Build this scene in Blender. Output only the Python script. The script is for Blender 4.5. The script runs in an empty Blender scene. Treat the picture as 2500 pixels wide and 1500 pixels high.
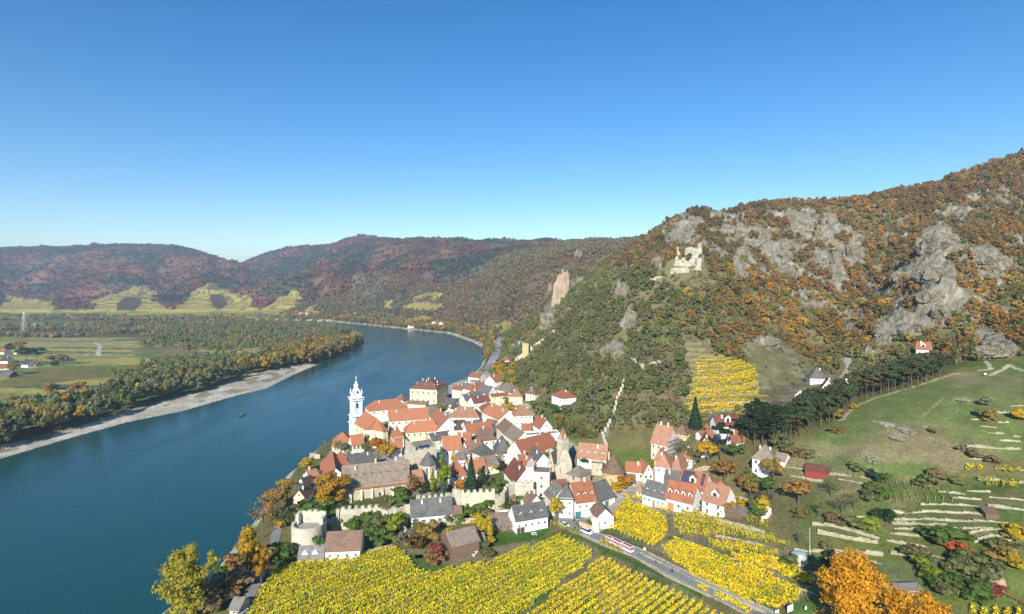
import bpy, math, random
import numpy as np
S = bpy.context.scene
# ---------------------------------------------------------------- camera
H = 115.0; F = 1388.0; CX = 1250.0; HY = 690.0          # metres above the river; focal length and horizon in photo pixels
cam_d = bpy.data.cameras.new('camera'); cam = bpy.data.objects.new('camera', cam_d)
S.collection.objects.link(cam); S.camera = cam
cam.location = (0, 0, H); cam.rotation_euler = (math.radians(90), 0, 0)
cam_d.sensor_width = 36.0; cam_d.lens = 36.0*F/2500.0
cam_d.shift_y = -(750.0-HY)/2500.0
cam_d.clip_start = 1.0; cam_d.clip_end = 30000.0
# ---------------------------------------------------------------- sky and sun
SUN_EL = math.radians(28.0); SUN_AZ = math.radians(15.0)   # light travels towards +Y, 15 degrees to the right
W = bpy.data.worlds.new('World'); S.world = W; W.use_nodes = True
nt = W.node_tree; nt.nodes.clear()
sky = nt.nodes.new('ShaderNodeTexSky'); sky.sky_type = 'NISHITA'; sky.sun_disc = False
sky.sun_elevation = SUN_EL; sky.sun_rotation = math.pi + SUN_AZ
sky.altitude = 250.0; sky.air_density = 1.0; sky.dust_density = 0.0; sky.ozone_density = 2.6
bg = nt.nodes.new('ShaderNodeBackground'); bg.inputs[1].default_value = 0.096
hs = nt.nodes.new('ShaderNodeHueSaturation'); hs.inputs['Saturation'].default_value = 1.36; hs.inputs['Hue'].default_value = 0.502
wo = nt.nodes.new('ShaderNodeOutputWorld')
nt.links.new(sky.outputs[0], hs.inputs['Color']); nt.links.new(hs.outputs[0], bg.inputs[0]); nt.links.new(bg.outputs[0], wo.inputs[0])
sd = bpy.data.lights.new('sun', 'SUN'); sd.energy = 4.9; sd.angle = math.radians(0.5); sd.color = (1.0, 0.95, 0.86)
sun = bpy.data.objects.new('sun', sd); S.collection.objects.link(sun)
from mathutils import Vector
_d = Vector((math.sin(SUN_AZ)*math.cos(SUN_EL), math.cos(SUN_AZ)*math.cos(SUN_EL), -math.sin(SUN_EL)))
sun.rotation_euler = _d.to_track_quat('-Z', 'Y').to_euler(); sun.location = (0, -100, 400)
S.view_settings.view_transform = 'Standard'; S.view_settings.look = 'None'; S.view_settings.gamma = 1.0
S.view_settings.exposure = 0.70
S.cycles.max_bounces = 5; S.cycles.diffuse_bounces = 2; S.cycles.transmission_bounces = 3; S.cycles.transparent_max_bounces = 6
S.cycles.glossy_bounces = 2; S.cycles.use_denoising = True; S.cycles.sample_clamp_indirect = 4.0
# ---------------------------------------------------------------- helpers
CROP = {'A':(780,880,6.1825),'B':(1080,880,6.1825),'C':(700,1080,6.744),'D':(940,1060,6.744),'E':(1200,1030,6.744),
 'G':(1460,1000,6.1825),'H':(680,1180,6.1825),'I':(960,1180,6.1825),'J':(1200,1180,6.1825),'K':(1520,1120,6.1825),
 'L':(380,1240,5.7075),'M':(0,560,2.603),'N':(700,560,3.534),'O':(1300,480,3.533),'Q':(1860,360,2.969),
 'R':(1600,800,2.749),'T':(1400,1160,2.249),'U':(1580,580,12.37),'V':(830,910,9.28),'X':(1950,1300,4.498),
 'Y':(1150,800,11.41),'P':(1500,1360,4.948),'F':(0,800,7.42),'Z':(0,0,0.9892),'1':(0,0,1.0)}
def P(c, x, y):
    a, b, s = CROP[c]; return a+x/s, b+y/s
def PL(c, *xy): return [P(c, xy[i], xy[i+1]) for i in range(0, len(xy), 2)]
def at(px, py, z):                                   # point on the horizontal plane z seen at that pixel
    Y = (H-z)*F/(py-HY); return Vector(((px-CX)/F*Y, Y, z))
def atY(px, py, Y): return Vector(((px-CX)/F*Y, Y, H+Y*(HY-py)/F))
def link(o):
    S.collection.objects.link(o); return o
def mesh(name, v, f, mats=None, mi=None, smooth=False):
    m = bpy.data.meshes.new(name); m.from_pydata([tuple(p) for p in v], [], f)
    for k in (mats or []): m.materials.append(k)
    if mi is not None: m.polygons.foreach_set('material_index', mi)
    if smooth: m.polygons.foreach_set('use_smooth', [True]*len(m.polygons))
    m.update(); return m
def quads_mesh(name, v, mats, k=4, smooth=False):    # v: (n*k,3) numpy, loose k-gons
    n = len(v)//k; m = bpy.data.meshes.new(name)
    m.vertices.add(n*k); m.vertices.foreach_set('co', v.astype(np.float32).ravel())
    m.loops.add(n*k); m.loops.foreach_set('vertex_index', np.arange(n*k, dtype=np.int32))
    m.polygons.add(n); m.polygons.foreach_set('loop_start', np.arange(0, n*k, k, dtype=np.int32))
    for t in mats: m.materials.append(t)
    m.update(); m.validate(); return m
def ob(name, me, parent=None, loc=None, rz=0):
    o = bpy.data.objects.new(name, me); link(o)
    if parent is not None: o.parent = parent
    if loc is not None: o.location = loc
    if rz: o.rotation_euler = (0, 0, rz)
    return o
def tag(o, label=None, cat=None, group=None, kind=None):
    if label: o['label'] = label
    if cat: o['category'] = cat
    if group: o['group'] = group
    if kind: o['kind'] = kind
    return o
def empty(name, loc, rz=0):
    o = bpy.data.objects.new(name, None); o.empty_display_size = 0.5; link(o)
    o.location = loc; o.rotation_euler = (0, 0, rz); return o
def copy_tree(o, parent=None):
    c = o.copy(); S.collection.objects.link(c); c.parent = parent
    for ch in list(o.children): copy_tree(ch, c)
    return c
class MB:                                            # collects boxes and polygons into one mesh
    def __init__(s): s.v = []; s.f = []; s.m = []
    def poly(s, pts, faces, mi=0):
        b = len(s.v); s.v += [tuple(p) for p in pts]; s.f += [tuple(b+i for i in f) for f in faces]; s.m += [mi]*len(faces); return s
    def box(s, x0, y0, z0, x1, y1, z1, mi=0, rz=0, c=(0, 0)):
        p = [(x0,y0,z0),(x1,y0,z0),(x1,y1,z0),(x0,y1,z0),(x0,y0,z1),(x1,y0,z1),(x1,y1,z1),(x0,y1,z1)]
        if rz:
            cs, sn = math.cos(rz), math.sin(rz)
            p = [(c[0]+(x-c[0])*cs-(y-c[1])*sn, c[1]+(x-c[0])*sn+(y-c[1])*cs, z) for x, y, z in p]
        return s.poly(p, [(3,2,1,0),(4,5,6,7),(0,1,5,4),(1,2,6,5),(2,3,7,6),(3,0,4,7)], mi)
    def prism(s, pts, z0, z1, mi=0, top=1.0, c=None):
        n = len(pts)
        if c is None: c = (sum(p[0] for p in pts)/n, sum(p[1] for p in pts)/n)
        p = [(x, y, z0) for x, y in pts]+[(c[0]+(x-c[0])*top, c[1]+(y-c[1])*top, z1) for x, y in pts]
        return s.poly(p, [tuple(range(n-1,-1,-1)), tuple(range(n, 2*n))]+[(i, (i+1)%n, n+(i+1)%n, n+i) for i in range(n)], mi)
    def cyl(s, cx, cy, z0, z1, r0, r1=None, n=12, mi=0, ph=0):
        r1 = r0 if r1 is None else r1
        a = [ph+2*math.pi*i/n for i in range(n)]
        p = [(cx+r0*math.cos(t), cy+r0*math.sin(t), z0) for t in a]+[(cx+r1*math.cos(t), cy+r1*math.sin(t), z1) for t in a]
        return s.poly(p, [tuple(range(n-1,-1,-1)), tuple(range(n, 2*n))]+[(i, (i+1)%n, n+(i+1)%n, n+i) for i in range(n)], mi)
    def tube(s, a, b, r0, r1=None, n=6, mi=0):
        a = Vector(a); b = Vector(b); r1 = r0 if r1 is None else r1; d = (b-a).normalized()
        u = d.orthogonal().normalized(); w = d.cross(u)
        p = [a+(u*math.cos(2*math.pi*i/n)+w*math.sin(2*math.pi*i/n))*r0 for i in range(n)]
        p += [b+(u*math.cos(2*math.pi*i/n)+w*math.sin(2*math.pi*i/n))*r1 for i in range(n)]
        return s.poly(p, [tuple(range(n-1,-1,-1)), tuple(range(n, 2*n))]+[(i, (i+1)%n, n+(i+1)%n, n+i) for i in range(n)], mi)
    def me(s, name, mats): return mesh(name, s.v, s.f, mats if isinstance(mats, (list, tuple)) else [mats], s.m)
    def build(s, name, mats, parent=None, loc=None, rz=0): return ob(name, s.me(name, mats), parent, loc, rz)
# numpy noise
def _h(ix, iy, seed):
    n = (ix.astype(np.int64)*374761393+iy.astype(np.int64)*668265263+seed*974634777) & 0x7fffffff
    n = ((n ^ (n >> 13))*1274126177) & 0x7fffffff
    return ((n ^ (n >> 16)) & 0xffff)/65535.0
def vn(x, y, seed=0):
    ix = np.floor(x); iy = np.floor(y); fx = x-ix; fy = y-iy; fx = fx*fx*(3-2*fx); fy = fy*fy*(3-2*fy)
    a = _h(ix, iy, seed); b = _h(ix+1, iy, seed); c = _h(ix, iy+1, seed); d = _h(ix+1, iy+1, seed)
    return (a*(1-fx)+b*fx)*(1-fy)+(c*(1-fx)+d*fx)*fy
def fbm(x, y, seed=0, o=4):
    s = 0; a = .5; t = 0
    for i in range(o): s = s+a*vn(x, y, seed+i); t += a; a *= .5; x = x*2.03+7.1; y = y*2.03+3.7
    return s/t
def ss(a, b, x): t = np.clip((x-a)/(b-a), 0, 1); return t*t*(3-2*t)
def inpoly(x, y, poly):
    x = np.asarray(x, float); y = np.asarray(y, float); r = np.zeros(x.shape, bool); n = len(poly)
    for i in range(n):
        x0, y0 = poly[i]; x1, y1 = poly[(i+1) % n]
        if y0 == y1: continue
        c = ((y0 > y) != (y1 > y)) & (x < (x1-x0)*(y-y0)/(y1-y0)+x0); r ^= c
    return r
def pdist(x, y, line, closed=False):
    d = np.full(np.shape(x), 1e18); n = len(line)
    for i in range(n if closed else n-1):
        x0, y0 = line[i][:2]; x1, y1 = line[(i+1) % n][:2]; dx = x1-x0; dy = y1-y0; L = dx*dx+dy*dy+1e-9
        t = np.clip(((x-x0)*dx+(y-y0)*dy)/L, 0, 1); d = np.minimum(d, (x-x0-t*dx)**2+(y-y0-t*dy)**2)
    return np.sqrt(d)
# ---------------------------------------------------------------- materials
MAT = {}
def nodes(name):
    m = bpy.data.materials.new(name); m.use_nodes = True; t = m.node_tree; b = t.nodes['Principled BSDF']; return m, t, b
def surf(name, col, rough=.85, var=.25, s1=.35, s2=3.0, bump=0.0, tint=None, tv=.5, rnd=.12, streak=None, spec=.2):
    """weathered matt surface: base colour varied by two noises, patches of a second tint, a shift per object"""
    m, t, b = nodes(name); N = t.nodes; L = t.links
    tc = N.new('ShaderNodeTexCoord'); mp = N.new('ShaderNodeMapping'); L.new(tc.outputs['Object'], mp.inputs[0])
    if streak: mp.inputs['Scale'].default_value = streak
    oi = N.new('ShaderNodeObjectInfo'); ad = N.new('ShaderNodeVectorMath'); ad.operation = 'ADD'
    ml = N.new('ShaderNodeVectorMath'); ml.operation = 'SCALE'; ml.inputs['Scale'].default_value = 50
    L.new(oi.outputs['Random'], ml.inputs[0]); L.new(mp.outputs[0], ad.inputs[0]); L.new(ml.outputs[0], ad.inputs[1])
    n1 = N.new('ShaderNodeTexNoise'); n1.inputs['Scale'].default_value = s1; n1.inputs['Detail'].default_value = 4
    n2 = N.new('ShaderNodeTexNoise'); n2.inputs['Scale'].default_value = s2; n2.inputs['Detail'].default_value = 3
    L.new(ad.outputs[0], n1.inputs[0]); L.new(ad.outputs[0], n2.inputs[0])
    mx = N.new('ShaderNodeMix'); mx.data_type = 'RGBA'
    mx.inputs[6].default_value = (*col, 1); mx.inputs[7].default_value = (*(tint or [c*.6 for c in col]), 1)
    r1 = N.new('ShaderNodeMapRange'); r1.inputs[1].default_value = .42; r1.inputs[2].default_value = .68; r1.inputs[4].default_value = tv
    L.new(n1.outputs[0], r1.inputs[0]); L.new(r1.outputs[0], mx.inputs[0])
    r2 = N.new('ShaderNodeMapRange'); r2.inputs[1].default_value = .25; r2.inputs[2].default_value = .75
    r2.inputs[3].default_value = 1-var; r2.inputs[4].default_value = 1+var; L.new(n2.outputs[0], r2.inputs[0])
    r3 = N.new('ShaderNodeMapRange'); r3.inputs[3].default_value = 1-rnd; r3.inputs[4].default_value = 1+rnd; L.new(oi.outputs['Random'], r3.inputs[0])
    mm = N.new('ShaderNodeMath'); mm.operation = 'MULTIPLY'; L.new(r2.outputs[0], mm.inputs[0]); L.new(r3.outputs[0], mm.inputs[1])
    vm = N.new('ShaderNodeVectorMath'); vm.operation = 'SCALE'; L.new(mx.outputs[2], vm.inputs[0]); L.new(mm.outputs[0], vm.inputs['Scale'])
    L.new(vm.outputs[0], b.inputs['Base Color']); b.inputs['Roughness'].default_value = rough
    b.inputs['Specular IOR Level'].default_value = spec
    if bump:
        bp = N.new('ShaderNodeBump'); bp.inputs['Distance'].default_value = bump; L.new(n2.outputs[0], bp.inputs['Height']); L.new(bp.outputs[0], b.inputs['Normal'])
    MAT[name] = m; return m
def leafmat(name, attr=False, trans=.48, var=.26, hue=.022):
    m, t, b = nodes(name); N = t.nodes; L = t.links
    if attr:
        c = N.new('ShaderNodeAttribute'); c.attribute_name = 'tint'; co = c.outputs['Color']
    else:
        c = N.new('ShaderNodeObjectInfo'); co = c.outputs['Color']
    g = N.new('ShaderNodeNewGeometry')
    hv = N.new('ShaderNodeHueSaturation'); L.new(co, hv.inputs['Color'])
    r = N.new('ShaderNodeMapRange'); r.inputs[3].default_value = 1-var; r.inputs[4].default_value = 1+var; L.new(g.outputs['Random Per Island'], r.inputs[0])
    L.new(r.outputs[0], hv.inputs['Value'])
    mu = N.new('ShaderNodeMath'); mu.operation = 'MULTIPLY'; mu.inputs[1].default_value = 7.31; L.new(g.outputs['Random Per Island'], mu.inputs[0])
    fr = N.new('ShaderNodeMath'); fr.operation = 'FRACT'; L.new(mu.outputs[0], fr.inputs[0])
    r2 = N.new('ShaderNodeMapRange'); r2.inputs[3].default_value = .5-hue*.5; r2.inputs[4].default_value = .5+hue*.5; L.new(fr.outputs[0], r2.inputs[0])
    L.new(r2.outputs[0], hv.inputs['Hue'])
    df = N.new('ShaderNodeBsdfDiffuse'); tr = N.new('ShaderNodeBsdfTranslucent'); ms = N.new('ShaderNodeMixShader'); ms.inputs[0].default_value = trans
    L.new(hv.outputs[0], df.inputs[0]); L.new(hv.outputs[0], tr.inputs[0]); L.new(df.outputs[0], ms.inputs[1]); L.new(tr.outputs[0], ms.inputs[2])
    o = t.nodes['Material Output']; L.new(ms.outputs[0], o.inputs[0]); N.remove(b); MAT[name] = m; return m
leaf_obj = leafmat('foliage_by_tree'); leaf_att = leafmat('foliage_massed', True, var=.2)
bark = surf('bark', (.13,.10,.075), .95, .3, .5, 4)
# ================================================================ TERRAIN
CP = []                                               # control points (u, Y, Z)
def cz(*a):                                           # px, py, Z
    for px, py, z in a: CP.append(((px-CX)/F, (H-z)*F/(py-HY), z))
def cy(*a):                                           # px, py, Y
    for px, py, Y in a: CP.append(((px-CX)/F, Y, H+Y*(HY-py)/F))
def cu(*a):                                           # px, Y, Z
    for px, Y, z in a: CP.append(((px-CX)/F, Y, z))
cz((560,1490,8),(640,1400,9),(740,1375,9),(900,1490,9.5),(900,1370,10),(1100,1380,10),(1100,1490,10),(1300,1490,11),(1300,1340,11),
 (1500,1490,12),(1500,1370,11.5),(1700,1480,12.5),(1840,1490,13),(700,1700,7),(1250,1700,12),(1800,1700,13),(2400,1800,15),(300,1700,3),(-200,1900,3),(3000,1900,20),
 (640,1330,5),(700,1240,6),(780,1150,7),(820,1110,8),(745,1365,7.5),(900,1300,9),(1100,1290,10.5),(1300,1270,12),(1400,1235,12),(900,1230,11),
 (870,1095,9),(960,1110,12),(1100,1100,14),(1250,1110,15),(1350,1190,13.5),(1400,1150,16),(1500,1190,15),(1450,1110,21),
 (1350,1070,19),(1250,1010,16),(1150,965,11),(1060,995,10),(1195,915,8),(1300,975,24),(1370,1005,28),(1310,955,29),(1450,1040,30),(1550,1125,21),
 (1620,1110,24),(1700,1075,31),(1790,1065,34),(1650,1170,19),(1750,1230,17),(1600,1230,14),(1820,1210,20),
 (1550,1330,12.5),(1700,1300,15),(1850,1330,18),(1750,1450,13),(1960,1480,17),(1900,1430,16.5),
 (1870,1165,28),(2000,1165,33),(2000,1250,27),(2000,1330,22),(2100,1200,33),(2200,1450,17),(2200,1350,22),(2200,1250,29),(2200,1180,36),
 (2400,1180,38),(2400,1280,31),(2400,1400,24),(2480,1480,18),(2900,1480,20),(2900,1280,36),(2900,1100,52),
 (1950,1105,39),(2100,1105,43),(2100,1010,51),(2250,1050,50),(2250,950,60),(2400,1050,52),(2400,950,63),(2480,905,68),(2330,905,67),(2200,935,60),(2000,1020,47),(1900,1085,39),
 (2800,1000,62),(1980,940,46),(2050,910,51),(1900,1000,41),(1820,1030,37),(2255,868,66),(2400,850,74),(2420,810,80),(2300,800,82),(2300,740,99),
 (2060,860,57),(1950,850,60),(1780,1010,34),(1780,900,56),(1740,850,67),(1850,950,42),(1850,900,52),(1870,820,71),
 (1550,850,60),(1400,850,46),(1300,900,34),(1290,860,33),(1350,820,47),(1470,1000,37),(1480,950,47),(1600,1000,38),(1640,1045,32),(1600,900,54),
 (1200,870,6),(1220,850,9),(1200,890,7),(1240,905,14))
cu((2150,400,54),(1900,400,43),(2000,500,52))
cy((2300,690,445),(2290,560,545),(2500,690,470),(2500,560,620),(2500,375,850),(2380,420,850),(2300,448,850),(2150,482,860),(2000,497,860),(1850,500,840),(1700,520,800),(1600,565,800),
 (1500,597,840),(1430,600,800),(2100,750,560),(2100,690,600),(2100,600,700),(1950,750,545),(1950,690,590),(1950,600,690),(1700,750,470),(1680,690,520),(1660,672,532),
 (1640,620,550),(1700,570,700),(1600,690,530),(1500,750,560),(1500,690,610),(1550,640,660),(1400,750,680),(1395,700,700),(1380,800,640),(1420,620,765),(2800,400,900),(2800,560,620),(2800,690,440),
 (1250,790,1050),(1300,740,1080),(1330,690,1150),(1370,612,1300),(1150,740,1450),(1200,690,1450),(1250,640,1650),(1300,606,1900),(1200,608,2600),(1050,597,3000),
 (1050,700,1800),(1000,780,1620),(1000,740,1720),(930,680,2000),(930,760,1750),(850,780,1660),(820,740,1900),(850,576,3600),(870,577,3600),(700,607,4200),(790,602,3900),(930,588,3400),(1000,593,3200),(800,650,2600),(900,640,2400),
 (0,613,3800),(150,608,3900),(320,600,4000),(430,608,4100),(560,641,4600),(560,642,3600),(560,668,3000),(480,622,3800),(640,628,3700),(625,650,3100),(420,630,3500),(250,640,3100),(100,640,3100),(-400,600,4000),(0,690,2600),(0,745,2250),(300,697,2450),(220,762,2080),(450,762,2080),
 (500,695,2450),(620,766,1980),(700,740,2130),(560,740,2230),(380,655,3000),(1150,660,2000))
cu((1240,1150,12),(1200,1200,14),(1150,1300,10),(1090,1400,6),(1430,1200,140),(1700,1200,150),(2000,1250,190),(2300,1300,230),(2600,1300,230),(1850,1000,150),(2400,1100,200),(1430,1000,120))
for px in range(-600, 3200, 400): cu((px, 9000, 120))
cz(*[(x, y, 4) for x, y in ((-400,900),(0,900),(300,900),(500,870),(0,1000),(100,1060),(-400,1150),(250,985),(400,960),(700,850),(300,820),(600,810),(800,815),(150,790),(600,785),(0,790),(-400,800),(840,840),(600,900))])
cp = np.array(CP); KX, KY = 2.2, 2.6
def _ff(u, Y): return np.stack([u*KX, np.log(Y)*KY], -1)
A_ = _ff(cp[:, 0], cp[:, 1]); zz = cp[:, 2]
D_ = np.sqrt(((A_[:, None]-A_[None])**2).sum(-1)); n = len(A_)
Mx = np.zeros((n+3, n+3)); Mx[:n, :n] = D_; Mx[:n, n] = 1; Mx[:n, n+1:] = A_; Mx[n, :n] = 1; Mx[n+1:, :n] = A_.T
Mx[:n, :n] += np.eye(n)*-1e-4
wv = np.linalg.solve(Mx, np.concatenate([zz, np.zeros(3)]))
def rbf(u, Y):
    f = _ff(u, Y); out = np.full(u.shape, wv[n])+f[..., 0]*wv[n+1]+f[..., 1]*wv[n+2]
    for i in range(n): out += wv[i]*np.sqrt((f[..., 0]-A_[i, 0])**2+(f[..., 1]-A_[i, 1])**2)
    return out
shore_R = [(300,1580),(395,1500),(506,1426),(529,1394),(566,1345),(625,1270),(700,1162),(736,1136),(757,1112),(783,1092),(840,1065),(930,1020),(1000,975),(1080,950),(1154,920),(1174,896),(1186,870),
 (1178,848),(1150,834),(1096,815),(1034,809),(943,799),(870,792),(796,785),(650,782),(600,783)]
shore_L = [(600,790),(700,793),(800,797),(860,806),(888,825),(888,840),(845,863),(785,886),(714,917),(653,948),(576,967),(442,1005),(307,1032),(154,1075),(0,1121),(-300,1230),(-700,1400),(-900,1580)]
RIV = [(at(x, y, 0).x, at(x, y, 0).y) for x, y in shore_R+shore_L]
RIVR = RIV[:len(shore_R)]
GRAV = [(at(x, y, 1).x, at(x, y, 1).y) for x, y in [(776,888),(714,917),(653,948),(576,967),(442,1005),(307,1032),(154,1075),(0,1121),(-300,1230),(-700,1400),(-760,1380),(-300,1195),(0,1098),(192,1048),(307,1009),(384,986),(515,955),(615,917),(700,900)]]
NU, NV = 920, 860
us = np.linspace(-1.42, 1.42, NU); Ys = np.exp(np.linspace(math.log(60), math.log(9500), NV))
UU, YY = np.meshgrid(us, Ys, indexing='ij'); XX = UU*YY
ZZ = rbf(UU, YY)
hillw = ss(30, 90, ZZ)*ss(400, 700, YY)
far = ss(1500, 2200, YY)*ss(20, 120, ZZ)
ZZ += hillw*(fbm(XX/60, YY/60, 3, 4)-.5)*(7+14*(1-far))
rid = 1-np.abs(2*fbm(XX/420+5, YY/420, 11, 4)-1)
ZZ += far*(rid-.62)*170*ss(0, 1, np.minimum(1, (YY-1500)/1500))*np.clip((HY+75-(HY-(ZZ-H)/YY*F))/60*0+((HY-(ZZ-H)/YY*F)-605)/40, .2, 1)
for pa, Ya, pb, Yb, dp, wd, y0_, y1_ in ((556,5200,640,2350,95,230,2300,6000),(745,4300,735,2300,85,190,2300,3900),(300,3900,200,2250,90,230,2250,3500),(420,3600,400,2300,80,170,2250,3400),(90,3600,40,2300,80,200,2250,3500),(980,3200,900,2200,70,170,2100,3000),(1130,2600,1040,1750,60,120,1700,2500),(1290,1700,1180,1300,35,70,1300,1700)):
    tt = np.clip((YY-Yb)/(Ya-Yb), 0, 1); xc = ((pb+(pa-pb)*tt)-CX)/F*YY+60*np.sin(YY/260); ZZ -= dp*np.exp(-((XX-xc)/wd)**2)*ss(0, 1, (YY-y0_)/250)*ss(0, 1, (y1_-YY)/400)*ss(5, 60, ZZ)
ZZ += far*((fbm(XX/95, YY/95, 222, 4)-.5)*44+(fbm(XX/38, YY/38, 223, 2)-.5)*14)
ZZ += hillw*(1-far)*(fbm(XX/14, YY/14, 8, 3)-.5)*5*ss(450, 600, YY)
ZZ += (fbm(XX/25, YY/25, 21, 3)-.5)*.8
ZZ = np.where(YY < 1500, np.maximum(ZZ, 3.5), np.maximum(ZZ, 4))
RIVL = [(at(x, y, 0).x, at(x, y, 0).y) for x, y in shore_L]
leftside = (pdist(XX, YY, RIVR) > pdist(XX, YY, RIVL))|((UU < -.36) & (YY > 1650))
plain = (UU < -.25) & (YY < 2100) & leftside
ZZ = np.where(plain & (ZZ < 30), np.minimum(ZZ, 4.3+np.maximum(0, ZZ-12)), ZZ)
inr = inpoly(XX, YY, RIV); dr = pdist(XX, YY, RIV, True); ing = inpoly(XX, YY, GRAV)
RIVL = [(at(x, y, 0).x, at(x, y, 0).y) for x, y in shore_L]
leftb = (UU < -.16) & (pdist(XX, YY, RIVR) > pdist(XX, YY, RIVL)+.5)
bankw = np.where(leftb, 14.0, np.where(YY > 900, 14, 9.0)); base = ZZ
ZZ = np.where(inr, -np.minimum(3, dr*.25), np.minimum(base, .2+dr*np.where(leftb, .25, .75)+0*bankw))
ZZ = np.where(ing & ~inr, np.minimum(.15+.05*dr+.25*fbm(XX/9, YY/9, 5), ZZ), ZZ)
def terr(X, Y):
    """height of the ground at world X, Y (same surface as the mesh)"""
    X = np.asarray(X, float); Y = np.maximum(np.asarray(Y, float), 61)
    a = np.clip((X/Y-us[0])/(us[1]-us[0]), 0, NU-1.001); b = np.clip((np.log(Y)-math.log(60))/(math.log(9500/60)/(NV-1)), 0, NV-1.001)
    i = a.astype(int); j = b.astype(int); fa = a-i; fb = b-j
    return (ZZ[i, j]*(1-fa)+ZZ[i+1, j]*fa)*(1-fb)+(ZZ[i, j+1]*(1-fa)+ZZ[i+1, j+1]*fa)*fb
def T(X, Y): return float(terr(X, Y))
def hit(px, py, h=0.0):
    """first point on the ground raised by h metres that is seen at the pixel"""
    u = (px-CX)/F; yy = Ys; z = terr(u*yy, yy)+h; ray = H+yy*(HY-py)/F
    k = np.nonzero(z >= ray)[0]; k = k[k > 0]
    if not len(k): j = NV-1; t = 0
    else:
        j = k[0]; d0 = ray[j-1]-z[j-1]; d1 = ray[j]-z[j]; t = d0/(d0-d1+1e-9)
    Y = yy[j-1]+(yy[j]-yy[j-1])*t
    return Vector((u*Y, Y, H+Y*(HY-py)/F))
def vis_mask():                                      # which terrain vertices are not hidden behind nearer ground
    s = (ZZ-H)/YY; m = np.maximum.accumulate(s, axis=1); return s >= m-0.004
PXX = CX+UU*F; PYY = HY-(ZZ-H)/YY*F                   # pixel of each ground vertex, used once to lay out land cover in plan
def reg(*xy): return inpoly(PXX, PYY, list(xy))
C = np.zeros((NU, NV, 3))
def setc(mask, col, w=1.0):
    mk = (mask*w if not isinstance(w, float) or w != 1.0 else mask.astype(float))[..., None]; C[:] = C*(1-mk)+np.array(col)*mk
n1 = fbm(XX/30, YY/30, 31, 4); n2 = fbm(XX/8, YY/8, 41, 3); n3 = fbm(XX/110, YY/110, 51, 4); n4 = fbm(XX/3, YY/3, 61, 2)
def mixc(a, b, w): return np.array(a)*(1-w[..., None])+np.array(b)*w[..., None]
C[:] = mixc((.10,.125,.03), (.15,.13,.05), ss(.35, .65, n1))
# wooded slope ground
slope = (ZZ > 30) & (YY > 330)
C[slope] = mixc((.13,.13,.055), (.18,.145,.075), ss(.35, .65, n2))[slope]
# far hills: reddish brown beech woods with dark conifer stands
fh = (YY > 950) & (ZZ > 6)
base = mixc((.165,.073,.04), (.125,.085,.046), ss(.35, .62, .6*fbm(XX/90, YY/140, 333, 3)+.4*n2)); base = base*(.25+.4*n4[..., None]+.5*fbm(XX/22, YY/22, 343, 3)[..., None]+.55*ss(.3,.7,fbm(XX/75, YY/110, 344, 3))[..., None])
nbig = fbm(XX/190+3, YY/230, 71, 5)
con = ss(.56, .58, nbig+.05*(n1-.5)+.00022*(ZZ-150))[..., None]; con = con*.82; base = base*(1-con)+np.array((.036,.062,.034))*con*(.6+.8*n2[..., None])
olive = ss(.52, .6, fbm(XX/200, YY/200, 81, 3))*(1-ss(1200, 2300, YY)); base = base*(1-olive[..., None]*.6)+np.array((.1,.085,.04))*olive[..., None]*.6
C[fh] = base[fh]
near_mid = (YY > 950) & (YY < 2100) & (ZZ > 6) & (UU > -.28)
g = ss(.45, .62, fbm(XX/50, ZZ/25+YY/80, 91, 4)); C[near_mid] = (C*(1-g[..., None]*.65)+np.array((.17,.15,.12))*g[..., None]*.65)[near_mid]
# far vineyards on terraces: yellow with dark wall lines following the contour
FV = [PL('M',560,565,562,480,600,445,700,425,760,392,840,365,950,350,985,400,990,450,1040,500,1050,555),
      PL('M',1080,545,1130,480,1220,400,1300,355,1400,335,1480,352,1440,400,1560,440,1600,430,1590,480,1620,512,1500,555,1250,560),
      PL('M',1600,545,1660,500,1750,440,1830,398,1905,410,1895,470,1830,530,1700,552),
      PL('M',0,440,60,445,200,450,330,455,350,490,340,520,200,545,0,540), PL('M',0,418,40,420,40,440,0,440),PL('M',300,560,560,535,1050,530,1600,545,1640,570,300,585),
      PL('N',130,740,180,690,330,625,240,745),PL('N',0,540,110,550,90,650,0,710),PL('N',860,610,975,600,940,690,860,665),PL('N',1090,610,1200,560,1310,540,1280,590,1150,630),
      PL('N',1030,660,1130,640,1330,650,1240,700,1180,700,1030,690),PL('N',1060,770,1200,740,1190,800,1050,795),PL('N',1840,880,1920,830,1980,850,1960,900,1900,980,1860,950),PL('N',1730,840,1860,800,1990,800,1960,840,1800,870)]
vy = np.zeros_like(ZZ, bool)
for p in FV: vy |= inpoly(PXX+26*(fbm(XX/70, YY/120, 77, 3)-.5)*2, PYY+9*(fbm(XX/50, YY/90, 78, 3)-.5)*2, p)
vy &= fh
stripe = ss(.25, .45, np.abs(((ZZ/5.5+.35*n1) % 1)-.5)*2)
vc = mixc((.13,.11,.05), (.32,.27,.06), stripe); vc = vc*(.8+.4*n2[..., None]); C[vy] = vc[vy]
hole = reg(*PL('M',740,470,800,430,900,440,890,490,800,545,740,520))|reg(*PL('M',1330,410,1420,415,1450,480,1400,510,1350,490)); C[hole&fh] = np.array((.07,.05,.035))
C[reg(*PL('M',1330,345,1480,352,1530,370,1400,400,1320,380))&fh] = np.array((.11,.11,.05))
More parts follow.
